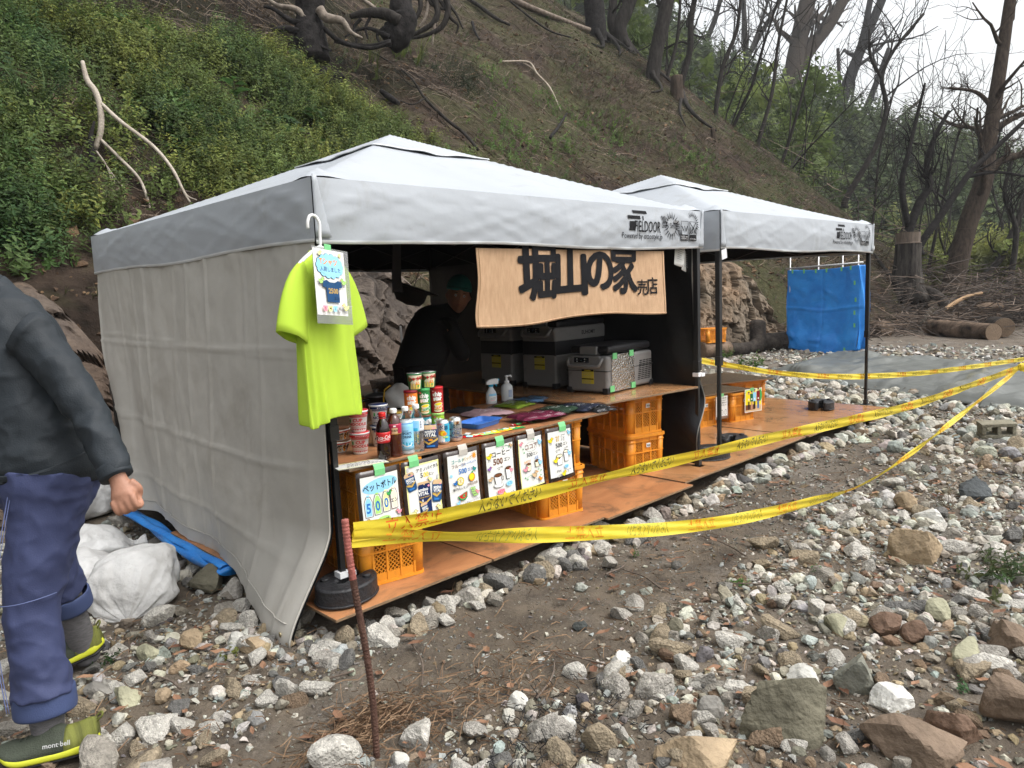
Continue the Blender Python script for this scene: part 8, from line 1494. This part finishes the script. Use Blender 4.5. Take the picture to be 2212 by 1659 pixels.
# ---- the wood beyond the ridge
def band(n, d0, d1, p0, p1):
    """random points by bearing and distance beyond the ridge"""
    px = r.uniform(p0, p1, n); d = r.uniform(d0, d1, n); q = _f[None]*0+np.array([ray(a, 600) for a in px]); q[:, 2] = 0; q /= np.linalg.norm(q, axis=1)[:, None]; return CP[0]+q[:, 0]*d, CP[1]+q[:, 1]*d, d
LC = [sprig(200+i, 19, .38, .23, 1.1, .3, False) for i in range(4)]
def wood(nb, reps, d0, d1, p0, p1, h0, h1, rad, ca, cb, label, s=(.5, 1.1)):
    x, y, d = band(nb, d0, d1, p0, p1); zb = np.maximum(np.maximum(hill_z(x, y), far_z(x, y)), -.6); z = zb+r.uniform(h0, h1, nb)**1.0; B = np.repeat(np.arange(nb), reps); n = nb*reps; q = r.normal(0, 1, (n, 3)); q /= np.linalg.norm(q, axis=1)[:, None]; q *= r.uniform(.2, 1, (n, 1))**.6; rr = r.uniform(.6, 1.2, nb)[B]*rad; P = np.stack([x[B]+q[:, 0]*rr, y[B]+q[:, 1]*rr, z[B]+q[:, 2]*rr*.6], -1)
    c = green(nb, ca, cb)[B]*r.uniform(.8, 1.2, (n, 1)); return inst('wood_foliage', LC, P, frames(n, (0, 0, .6), .8), r.uniform(*s, n), c, leafm, label)
wood(430, 9, 34, 44, 1640, 2260, .2, 2.6, 1.1, (.12, .15, .035), (.34, .35, .11), 'yellow green understory beyond the ridge'); wood(280, 9, 42, 58, 1480, 2260, .3, 3.2, 1.3, (.11, .145, .045), (.28, .30, .10), 'green wood beyond the ridge', (.6, 1.3)); wood(260, 8, 35, 52, 1120, 1760, 1.5, 12, 1.5, (.08, .12, .035), (.2, .25, .08), 'green tree tops behind the ridge', (.6, 1.3))
def thin_stems(n, d0, d1, p0, p1, label, hh=(5, 10)):
    s = np.random.default_rng(n); b = MB(); x, y, d = band(n, d0, d1, p0, p1); z = np.maximum(np.maximum(hill_z(x, y), far_z(x, y)), -.6)-.3
    for i in range(n): grow(b, (x[i], y[i], z[i]), (s.normal(.12, .15), s.normal(0, .15), 1), s.uniform(*hh), s.uniform(.04, .11), 2, s, .3, 5, .12, (3, 5), .010)
    return tag(b.build('thin_stems', greyb, smooth=True), label, kind='stuff')
thin_stems(14, 33, 42, 1680, 2230, 'thin bare stems in the wood at the right'); thin_stems(26, 32, 44, 1150, 1700, 'thin bare stems behind the ridge', (6, 12)); thin_stems(16, 40, 55, 1600, 2230, 'thin bare stems deep in the wood', (7, 12))
# far hill trees
def conifer(seed):
    q = np.random.default_rng(seed); V = []; C = []
    for i in range(44):
        k = q.random()**.8; a = q.uniform(0, 6.28); rd = (1-k)*.24+.02; o = np.array([0, 0, k]); d = np.array([math.cos(a), math.sin(a), -.35]); V += leafquad(o, d, np.array([0, 0, 1.]), rd*1.2, rd*.9, .1); C += [[q.uniform(.6, 1.3)]*3]*4
    V = np.array(V); return V, np.arange(len(V)).reshape(-1, 4), np.array(C)
CO = [conifer(i) for i in range(4)]; n = 2600; x = r.uniform(20, 150, n*4); y = r.uniform(-45, 110, n*4); zz = far_z(x, y); u, v, w = project(np.c_[x, y, zz]); k = (zz > .5) & (w > 30) & (u > 1100) & (u < 2350) & (v > -250) & (r.random(n*4) < 1.3*np.minimum(1, (60/np.maximum(w, 30))**1.0)); x, y, zz = x[k][:n], y[k][:n], zz[k][:n]
inst('far_trees', CO, np.stack([x, y, zz-.4], -1), frames(len(x), (0, 0, 1), .04), r.uniform(3, 6, len(x)), green(len(x), (.06, .09, .04), (.12, .155, .06)), leafm, 'far green trees covering the hill')

# ================================================================ PEOPLE
def limb(b, pts, ra, rb, n=28, wr_=0., seed=0, side=None, samples=30, freq=6., cap=True):
    """tapered elliptical tube through joints; ra across the view, rb along it"""
    P = spline(pts, samples); k = np.linspace(0, 1, samples); kk = np.linspace(0, 1, len(ra)); A = np.interp(k, kk, ra); B = np.interp(k, kk, rb); T = np.gradient(P, axis=0); T /= np.linalg.norm(T, axis=1)[:, None]; side = _R if side is None else np.array(side); rings = []
    for i in range(samples):
        a = side-T[i]*(side@T[i]); a /= np.linalg.norm(a); c = np.cross(T[i], a); ring = []
        for j in range(n):
            th = 2*math.pi*j/n; w = 1+(wr_*(2*float(fbm(np.array(k[i]*freq), np.array(math.cos(th)*1.3+2), seed, 3))+1.2*float(fbm(np.array(k[i]*freq*2.3+math.sin(th)), np.array(th*.9), seed+4, 3))) if wr_ else 0)
            ring.append(P[i]+w*(A[i]*math.cos(th)*a+B[i]*math.sin(th)*c))
        rings.append(ring)
    b.loft(rings, cap=cap); return b
_ft = bpy.data.textures.new('cloth_folds', 'MARBLE'); _ft.noise_scale = .16; _ft.turbulence = 11; _ft.noise_depth = 2; _ft.marble_type = 'SHARP'
_fw = bpy.data.textures.new('cloth_wrinkles', 'MUSGRAVE'); _fw.noise_scale = .09; _fw.musgrave_type = 'RIDGED_MULTIFRACTAL'
def folds(o, a, c):
    for tx, st in ((_ft, a), (_fw, c)):
        d = o.modifiers.new('folds', 'DISPLACE'); d.texture = tx; d.strength = st; d.mid_level = .4; d.texture_coords = 'LOCAL'
    s = o.modifiers.new('ease', 'SMOOTH'); s.iterations = 2; s.factor = .5
def fuse(o, vox, it=4, fac=.5):
    m = o.modifiers.new('fuse', 'REMESH'); m.mode = 'VOXEL'; m.voxel_size = vox; m.use_smooth_shade = True
    s = o.modifiers.new('soft', 'SMOOTH'); s.iterations = it; s.factor = fac; return o
def head_into(b, c, fwd, up, s=1.):
    """head with brow, eye hollows, nose, mouth, chin and ears; c is the centre of the skull"""
    f = np.array(fwd, float); f /= np.linalg.norm(f); u = np.array(up, float); u -= f*(u@f); u /= np.linalg.norm(u); l = np.cross(u, f); V, Fc = ICO[4]; g = lambda p, q, w: np.exp(-((p-np.array(q))**2).sum(1)/w**2)
    D = V; R = np.stack([.098*D[:, 0]*(1-.0*D[:, 2]), .076*D[:, 1]*(1-.16*np.maximum(0, -D[:, 2])), .118*D[:, 2]], 1); R[:, 0] += .012*np.maximum(0, -D[:, 2])*np.maximum(0, D[:, 0])
    k = np.zeros(len(V)); k += .020*g(D, (.97, 0, -.18), .13)+.012*g(D, (.95, 0, .0), .10)-.010*(g(D, (.86, .34, .08), .17)+g(D, (.86, -.34, .08), .17))+.005*g(D, (.9, 0, .3), .3)+.007*g(D, (.9, 0, -.52), .13)-.004*g(D, (.92, 0, -.42), .06)+.010*g(D, (.75, 0, -.8), .2)+.006*(g(D, (.75, .5, -.15), .2)+g(D, (.75, -.5, -.15), .2))
    R = R+D*k[:, None]
    for sg in (1, -1): e = g(D, (-.05, sg*.98, -.02), .17); R[:, 1] += sg*.020*e; R[:, 0] -= .008*e
    P = np.array(c)+s*(R[:, :1]*f+R[:, 1:2]*l+R[:, 2:3]*u); b.add(P, [tuple(q) for q in Fc]); return f, l, u
skin = mat('skin', (.34, .17, .11), .55, .12, 14, .1, 80, sss=.1); jacket = mat('jacket_cloth', (.016, .021, .026), .62, .12, 5, .15, 220, spec=.3); trous = mat('trouser_cloth', (.040, .050, .115), .7, .12, 5, .12, 240, spec=.3); cuffm = mat('cuff_cloth', (.044, .064, .15), .7, .1, 5, .12, 240)
crumple(jacket, 5, .25, .02); crumple(trous, 4, .2, .02); sockm = mat('sock_grey', (.13, .125, .13), .95, .25, 40, .5, 160, stretch=(1, 1, 4)); shoeg = mat('shoe_green', (.042, .05, .035), .8, .15, 30, .3, 200); shoey = mat('shoe_yellow', (.50, .52, .03), .55, .08, 8); shoem = mat('shoe_mesh', (.14, .15, .03), .7, .4, 1.5, .4, 60, stretch=(30, 1, 1)); outs = mat('outsole', (.012, .012, .014), .6, .1); seamm = mat('seam_pale', (.12, .15, .3), .6, .05)
# ---- walking person at the left edge, seen from behind
pp = lambda x, y, d: hd(x, y, d); pf = hz(110, 1600, -.12)
t = empty('person', (pf[0], pf[1], -.12), 'person walking away left in dark jacket, rolled blue trousers and yellow soled shoes', 'person'); O = np.array(t.location)
q = lambda *a: pp(*a)-O
hipc, ches, neck = q(92, 1000, 2.50), q(20, 780, 2.50), q(-42, 628, 2.48); shR, elR, wrR = q(64, 716, 2.40), q(180, 868, 2.36), q(252, 1028, 2.30); shL, elL, wrL = q(-110, 730, 2.72), q(-190, 900, 2.70), q(-215, 1060, 2.62)
hpR, knR, anR = q(108, 1040, 2.46), q(70, 1300, 2.42), q(104, 1575, 2.42); hpL, knL, anL = q(78, 1040, 2.64), q(100, 1175, 2.78), q(182, 1398, 2.98)
b = MB(); limb(b, [hipc+[0, 0, -.05], hipc, (hipc+ches)/2, ches, (ches+neck)/2+[0, 0, .02], neck, neck+[-.03, .02, .09]], [.14, .15, .14, .15, .12, .058, .056], [.11, .115, .11, .12, .09, .055, .055]); limb(b, [shR, elR, wrR], [.055, .042, .028], [.055, .04, .024]); limb(b, [shL, elL, wrL], [.055, .042, .028], [.055, .04, .024]); limb(b, [hpR, knR, anR], [.10, .062, .042], [.1, .062, .042]); limb(b, [hpL, knL, anL], [.10, .062, .042], [.1, .062, .042])
hc_ = neck+np.array([-.075, .03, .19]); hf, hl, hu = head_into(b, hc_, (-.93, .32, -.25), (-.2, .05, 1))
def fist(b, w, d, up, s=1.):
    """closed hand: palm, four curled fingers of unequal length, thumb folded across"""
    d = d/np.linalg.norm(d); k = np.cross(d, up); k /= np.linalg.norm(k); n_ = np.cross(k, d); m = w+d*.045*s
    limb(b, [w-d*.02, w+d*.015, m, m+d*.03*s], [.026*s, .030*s, .040*s, .034*s], [.022*s, .024*s, .030*s, .022*s], 16, side=k, samples=10)
    for i, (off, L) in enumerate(((-.030, .92), (-.010, 1.), (.011, .96), (.030, .82))):
        k0 = m+d*.030*s+k*off*s+n_*.014*s; k1 = k0+d*.022*s*L-n_*.010*s; k2 = k1-d*.008*s-n_*.030*s*L; k3 = k2-d*.026*s*L+n_*.002*s; b.tube(spline([k0-d*.02*s, k0, k1, k2, k3], 14), np.linspace(.0115, .0088, 14)*s, 9)
    th = w+d*.012*s-k*.030*s; b.tube(spline([th, th+d*.028*s-n_*.016*s-k*.012*s, th+d*.05*s-n_*.034*s+k*.006*s, th+d*.058*s-n_*.036*s+k*.030*s], 12), np.linspace(.0135, .0095, 12)*s, 9)
dirR = wrR-elR; fist(b, wrR+dirR/np.linalg.norm(dirR)*.02, dirR*[.7, .7, 1], _f*-1+[0, 0, .2]); dirL = wrL-elL; fist(b, wrL, dirL, -_f)
body = fuse(b.build('body', skin, t, smooth=True), .0045, 2, .4)
hb = MB(); limb(hb, [hc_-hf*.015+hu*.03, hc_-hf*.01+hu*.075, hc_-hf*.0+hu*.125], [.095, .098, .06], [.115, .115, .07], side=hl, samples=10, n=24); hb.grid(lambda u, v: hc_+hu*(.045-.02*v)+(hf*math.cos((u-.5)*2.4)+hl*math.sin((u-.5)*2.4)*.85)*(.10+.075*v), 14, 4); hb.build('cap', mat('cap_cloth', (.62, .62, .62), .8, .05), t, smooth=True, solid=.002)
hr = MB(); V, Fc = ICO[3]; Vh = V*np.array([.088, .082, .095]); Vh = hc_+(Vh[:, :1]-.022)*hf+Vh[:, 1:2]*hl+(Vh[:, 2:3]-.005)*hu; hr.add(Vh, [tuple(f_) for f_ in Fc]); hr.build('hair', mat('hair_dark', (.015, .013, .012), .7, .3, 30, .5, 90, stretch=(1, 1, .2)), t, smooth=True)
b = MB(); limb(b, [hipc+[0, 0, -.035], hipc+[0, 0, .01], hipc*.6+ches*.4, ches, ches*.4+neck*.6+[.0, 0, .01], neck+[.015, 0, -.01], neck+[.0, 0, .025]], [.196, .205, .208, .198, .158, .092, .072], [.17, .172, .172, .165, .135, .08, .066], 44, .13, 3, samples=46, freq=5); limb(b, [shR+[-.03, 0, 0], shR+(elR-shR)*.2, elR, (elR+wrR)/2, wrR], [.076, .078, .062, .056, .046], [.074, .076, .061, .055, .045], 26, .20, 5, samples=36, freq=9); limb(b, [shL+[.03, 0, 0], shL, elL, wrL], [.085, .08, .066, .046], [.08, .078, .064, .045], 26, .12, 6, samples=30, freq=9)
jk = fuse(b.build('jacket', jacket, t, smooth=True), .006, 3, .5); folds(jk, -.009, .0025)
b = MB(); limb(b, [hipc+[0, 0, -.05], hipc+[.004, 0, .0], hipc+[.0, 0, .02]], [.196, .212, .207], [.166, .182, .178], 60, .03, 8, samples=8, freq=14); b.build('hem_band', jacket, jk, smooth=True); b = MB(); c_ = dirR/np.linalg.norm(dirR); limb(b, [wrR-c_*.035, wrR-c_*.01, wrR+c_*.004], [.0505, .0505, .049], [.0495, .0495, .048], 24, samples=6); b.build('sleeve_cuff', jacket, jk, smooth=True)
b = MB(); limb(b, [neck+[0, 0, -.0], neck+[-.012, .004, .035], neck+[-.02, .006, .065]], [.085, .075, .07], [.077, .07, .066], 24, .06, 2, samples=8); b.build('collar', jacket, jk, smooth=True)
sm = MB()                                                                              # back seam of the jacket
for off in (-.10,): P = [hipc*(1-k)+ches*k+_R*(off+.015*k)*1.0-_f*(.155+.012*math.sin(3*k)) for k in np.linspace(-.02, .95, 24)]; sm.tube(P, .0022, 5)
sm.tube([ches+_R*(-.14+.02*i)+_U*(.075-.0024*(i-4)**2)-_f*(.158-.004*abs(i-5)) for i in range(16)], .0022, 5); sm.build('seam', jacket, jk, smooth=True)
b = MB(); limb(b, [hipc+[0, 0, .03], hipc+[0, 0, -.06], (hpR+hpL)/2+[0, 0, -.06]], [.168, .172, .13], [.145, .15, .12], 36, .02, 9, samples=14); limb(b, [hpR+[0, 0, .04], hpR*.6+knR*.4, knR, knR*.5+anR*.5, anR+[0, 0, .11]], [.140, .112, .088, .082, .086], [.135, .112, .086, .08, .082], 36, .08, 11, samples=44, freq=8); limb(b, [hpL+[0, 0, .04], hpL*.5+knL*.5, knL, knL*.75+anL*.25, anL*.45+knL*.55], [.13, .106, .086, .08, .082], [.125, .104, .084, .08, .08], 36, .07, 12, samples=40, freq=8)
tr = fuse(b.build('trousers', trous, t, smooth=True), .006, 3, .5); folds(tr, -.012, .004)
for an, kn, w_, lo, hi, lab in ((anR, knR, .089, .055, .135, 0), (anL, knL, .083, .20, .275, 1)):
    d = (kn-an)/np.linalg.norm(kn-an); b = MB(); limb(b, [an+d*lo, an+d*(lo+.012), an+d*(hi-.012), an+d*hi], [w_*.99, w_*1.05, w_*1.07, w_*1.01], [w_*.93, w_*.98, w_*1.0, w_*.95], 32, .03, 14+lab, samples=12, freq=3, cap=False); b.build('rolled_cuff', cuffm, tr, smooth=True, solid=.006)
sm = MB()
for k0, k1, off in ((hpR+[0, 0, .0], anR+[0, 0, .10], -.055),): P = [k0+(knR-k0)*min(1, k*2)+(k1-knR)*max(0, k*2-1)+_R*(off-.01*math.sin(k*3))-_f*(.118-.02*k) for k in np.linspace(.0, 1, 30)]; sm.tube(P, .0016, 5); sm.tube([p+_R*.008 for p in P], .0013, 5)
sm.tube([knR+_R*(-.10+.2*k)+_U*(.01+.03*k*k)-_f*(.104*math.sqrt(max(0, 1-(1.9*k-.95)**2))) for k in np.linspace(0, 1, 20)], .0016, 5); sm.build('seam', seamm, tr, smooth=True)
for an, kn, hi in ((anR, knR, .08), (anL, knL, .24)): d = (kn-an)/np.linalg.norm(kn-an); b = MB(); limb(b, [an-d*.06, an, an+d*hi, an+d*(hi+.03)], [.044, .047, .055, .056], [.046, .048, .055, .055], 24, .03, 15, samples=18, freq=14); b.build('sock', sockm, t, smooth=True)
def shoe(heel, toe, roll, up=(0, 0, 1)):
    """trainer from heel to toe (points at the sole)"""
    heel = np.array(heel)-O; toe = np.array(toe)-O; f = toe-heel; f /= np.linalg.norm(f); u = np.array(up, float); u -= f*(u@f); u /= np.linalg.norm(u); l = np.cross(u, f); L = .295; M3 = lambda x, y, z: heel+f*x+l*y+u*z
    wd_ = lambda x: .036+.016*sstep(0, .12, x)*(1-sstep(.0, 1, 0))+.0*x+.010*math.exp(-((x-.205)/.07)**2)-.030*sstep(.245, .30, x)-.012*sstep(.03, -.005, x)
    def ring(x, z, k=1.): return [M3(x, k*wd_(x)*math.cos(a), z) for a in (0, math.pi)]
    outl = lambda grow, z: [M3(x_, s_*(wd_(x_)*math.sqrt(max(0, 1-max(0, (x_-.25)/(.30-.25+grow))**2, 0))*math.sqrt(max(.02, 1-max(0, (.03-x_)/(.035+grow))**2))+grow), z(x_)) for s_, xs_ in ((1, np.linspace(-.004-grow*.8, L+grow*.6, 26)), (-1, np.linspace(L+grow*.6, -.004-grow*.8, 26))) for x_ in xs_]
    rock = lambda x: .03*sstep(.20, .31, x)**1.5+.014*sstep(.03, -.02, x); base = lambda h: (lambda x: rock(x)+h)
    b = MB(); b.loft([outl(-.002, base(-.002)), outl(.0, base(.006))]); b.build('outsole', outs, t, smooth=True)
    b = MB(); b.loft([outl(.002, base(.006)), outl(.006, base(.014)), outl(.003, lambda x: rock(x)*.9+.030+.010*sstep(.12, 0, x)), outl(-.006, lambda x: rock(x)*.9+.034+.010*sstep(.12, 0, x))]); mid = b.build('midsole', shoey, t, smooth=True); mid.modifiers.new('s', 'SUBSURF').render_levels = 1
    top = lambda x: float(np.interp(x, [-.01, .02, .05, .085, .115, .14, .18, .22, .26, .295], [.098, .106, .096, .090, .102, .098, .080, .066, .056, .036])); rings = []
    for x in np.linspace(-.004, .292, 30):
        w = max(.012, wd_(x)*(1-.25*sstep(.27, .30, x))); zb = .028+rock(x)*.9; h = top(x)+rock(x)*.6-zb; rings.append([M3(x, w*math.copysign(abs(math.cos(a))**(.75 if x < .12 else .9), math.cos(a))*(1-.34*sstep(.2, .9, max(0, math.sin(a)))), zb+h*max(0, math.sin(a))**.85-.004*max(0, -math.sin(a))) for a in np.linspace(0, 2*math.pi, 28, endpoint=False)])
    b = MB(); b.loft(rings[8:]); b.build('upper', shoeg, t, smooth=True); b = MB(); b.loft([[p+(p-np.mean(r_, 0))*.004 for p in r_] for r_ in rings[:10]]); b.build('heel_counter', shoem, t, smooth=True)
    b = MB(); b.loft([[p+(p-np.mean(r_, 0))*.03+u*.004 for p in r_[2:13]]+[p for p in r_[2:13][::-1]] for r_ in rings[:9]], cap=True); 
    b = MB()
    for i in range(6): x = .13+.018*i; z = top(x)+rock(x)*.6+.001; b.tube([M3(x-.006, -.022, z-.014), M3(x, -.008, z-.001), M3(x+.004, .008, z-.001), M3(x-.004, .022, z-.014)], .003, 6)
    b.build('laces', shoeg, t, smooth=True); b = MB(); b.tube(spline([M3(.005, -.004, .098), M3(-.018, -.004, .118), M3(-.02, .004, .108), M3(.0, .004, .09)], 12), .004, 6); b.build('pull_loop', shoem, t, smooth=True)
    return M3, l, wd_
M3, l_, wd_ = shoe(hz(214, 1612, -.115), hz(-12, 1652, -.115), 0)
f = Flat(); f.text('mont·bell', 0, 0, .021, 'lgrey', .01); fo = np.array(M3(.105, 0, .058)); ex_ = M3(0, 0, 0)-M3(1, 0, 0); sgn = 1 if (l_@(CP-(fo+O))) > 0 else -1; f.build('shoe_lettering', lambda u, v, h: M3(.105-u, sgn*(wd_(.105)*.96-(v*.25)+.002+h), .060+v), t, cut=.02)
hl_ = hd(228, 1400, 3.0); tl_ = hz(70, 1462, -.125); shoe(hl_, hl_+(tl_-hl_)/np.linalg.norm(tl_-hl_)*.3, 0)
# ---- shopkeeper leaning over the table in the shade
base = np.array([1.62, 1.55, 0.]); t = empty('person', base, 'shopkeeper in black with a teal headscarf bending over in the dark stall', 'person'); O = base; blackc = mat('black_cloth', (.007, .007, .008), .8, .1, 5, .1, 100); teal = mat('scarf_teal', (.02, .16, .15), .8, .15, 8, .1, 60); pinkc = mat('scarf_pink', (.32, .2, .19), .85, .1, 8)
hp, ch, nk = np.array([.02, .0, .80]), np.array([.26, .02, 1.10]), np.array([.43, .02, 1.21]); hd_ = hy(990, 641, 1.5)-base
b = MB(); limb(b, [hp, (hp+ch)/2, ch, nk, hd_+[-.03, .02, -.07]], [.15, .14, .16, .06, .05], [.12, .12, .12, .055, .05]); 
for sy in (-.13, .13): limb(b, [hp+[0, sy*.6, 0], [.0, sy*.7, .45], [-.02, sy*.7, .06], [.1, sy*.7, .02]], [.09, .06, .04, .035], [.09, .06, .04, .03])
aR = [ch+np.array([-.02, -.16, -.02]), np.array([.30, -.2, .90]), np.array([.52, .06, .84])]; aL = [ch+np.array([.02, .18, .03]), np.array([.36, .3, .92]), np.array([.46, .42, .82])]
for a in (aR, aL): limb(b, a, [.035, .028, .026], [.035, .028, .024])
f_, l_, u_ = head_into(b, hd_, CP-(hd_+base)+np.array([.9, .2, -.2]), (.15, -.1, 1), 1.1)
fist(b, aR[2], np.array([.9, .4, -.3]), np.array([0, 0, 1.]), .85); fist(b, aL[2], np.array([.6, .4, -.4]), np.array([0, 0, 1.]), .85); fuse(b.build('body', skin, t, smooth=True), .0045, 1, .3)
b = MB(); limb(b, [hp+[0, 0, -.06], (hp+ch)/2, ch, ch*.4+nk*.6, nk+[.01, 0, 0]], [.18, .185, .195, .11, .07], [.15, .15, .155, .095, .065], 30, .06, 31, samples=30)
for a in (aR, aL): limb(b, [np.array(a[0])-[.03, 0, 0], a[0], a[1], np.array(a[2])*.93+np.array(a[1])*.07], [.08, .08, .065, .045], [.08, .08, .065, .045], 22, .08, 32, samples=24)
fuse(b.build('jacket', blackc, t, smooth=True), .009, 2, .4); b = MB()
for sy in (-.13, .13): limb(b, [hp+[0, sy*.5, .02], [.0, sy*.7, .45], [-.02, sy*.7, .1]], [.13, .09, .07], [.13, .09, .07], 20, .04, 33)
fuse(b.build('trousers', blackc, t, smooth=True), .01, 2, .4)
for sy in (-.09, .09): b = MB(); b.loft([[(x, sy+w*math.cos(a), .002+h*max(0, math.sin(a))) for a in np.linspace(0, 2*math.pi, 16, endpoint=False)] for x, w, h in ((-.08, .03, .07), (-.04, .042, .09), (.06, .046, .08), (.14, .045, .05), (.18, .025, .03))]); b.build('shoe', outs, t, smooth=True)
b = MB(); V, Fc = ICO[3]; P = V*np.array([.113, .098, .106]); P = np.array([p for p in P]); Q = hd_+(P[:, :1]-.008)*f_+P[:, 1:2]*l_+(np.maximum(P[:, 2:3], -.015)*1.05+.062)*u_; b.add(Q, [tuple(k) for k in Fc]); b.grid(lambda u, v: hd_+u_*(.072-.004*v)+(f_*math.cos((u-.5)*2.2)+l_*math.sin((u-.5)*2.2)*.85)*(.105+.03*v), 12, 3); b.build('headscarf', teal, t, smooth=True)
b = MB(); b.tube([nk+[.02, 0, .0]+np.array([.0, .075*math.cos(a), .02+.03*math.sin(a)])+np.array([.06*math.sin(a), 0, 0]) for a in np.linspace(0, 2*math.pi, 20)], .016, 8); b.build('neck_scarf', pinkc, t, smooth=True)
eyem = mat('eye_white', (.6, .58, .55), .3, .02); irm = mat('iris_dark', (.015, .01, .008), .2, .02); lipm = mat('lip', (.3, .11, .09), .5, .05); browm = mat('brow_dark', (.02, .016, .014), .8)
for sg in (1, -1):
    c_ = hd_+1.1*(f_*.0865+l_*sg*.029+u_*.010); k = MB(); k.add(c_+ICO[2][0]*np.array([.0095]*3), [tuple(q_) for q_ in ICO[2][1]]); e = k.build('eye', eyem, t, smooth=True); k = MB(); k.add(c_+f_*.0065+ICO[1][0]*.0052, [tuple(q_) for q_ in ICO[1][1]]); k.build('iris', irm, e, smooth=True); k = MB(); k.tube([c_+f_*.011+u_*.020+l_*sg*x for x in (-.012, 0, .015)], [.002, .003, .0015], 6); k.build('eyebrow', browm, t)
k = MB(); k.tube([hd_+1.1*(f_*(.0955-.004*(x/.02)**2)+l_*x-u_*.052) for x in np.linspace(-.02, .02, 7)], [.001, .003, .004, .0036, .004, .003, .001], 6); k.build('lips', lipm, t, smooth=True)
# ================================================================ THIN MIST
hzm = bpy.data.materials.new('mist'); hzm.use_nodes = True; n = hzm.node_tree.nodes; n.clear(); vo = n.new('ShaderNodeVolumePrincipled'); vo.inputs['Color'].default_value = (.86, .88, .9, 1); vo.inputs['Density'].default_value = .0008; vo.inputs['Anisotropy'].default_value = .2; ou = n.new('ShaderNodeOutputMaterial'); hzm.node_tree.links.new(vo.outputs[0], ou.inputs['Volume'])
b = MB(); b.box((0, 0, 32), (900, 900, 76)); tag(b.build('haze', hzm), 'thin mist in the valley air', kind='stuff')
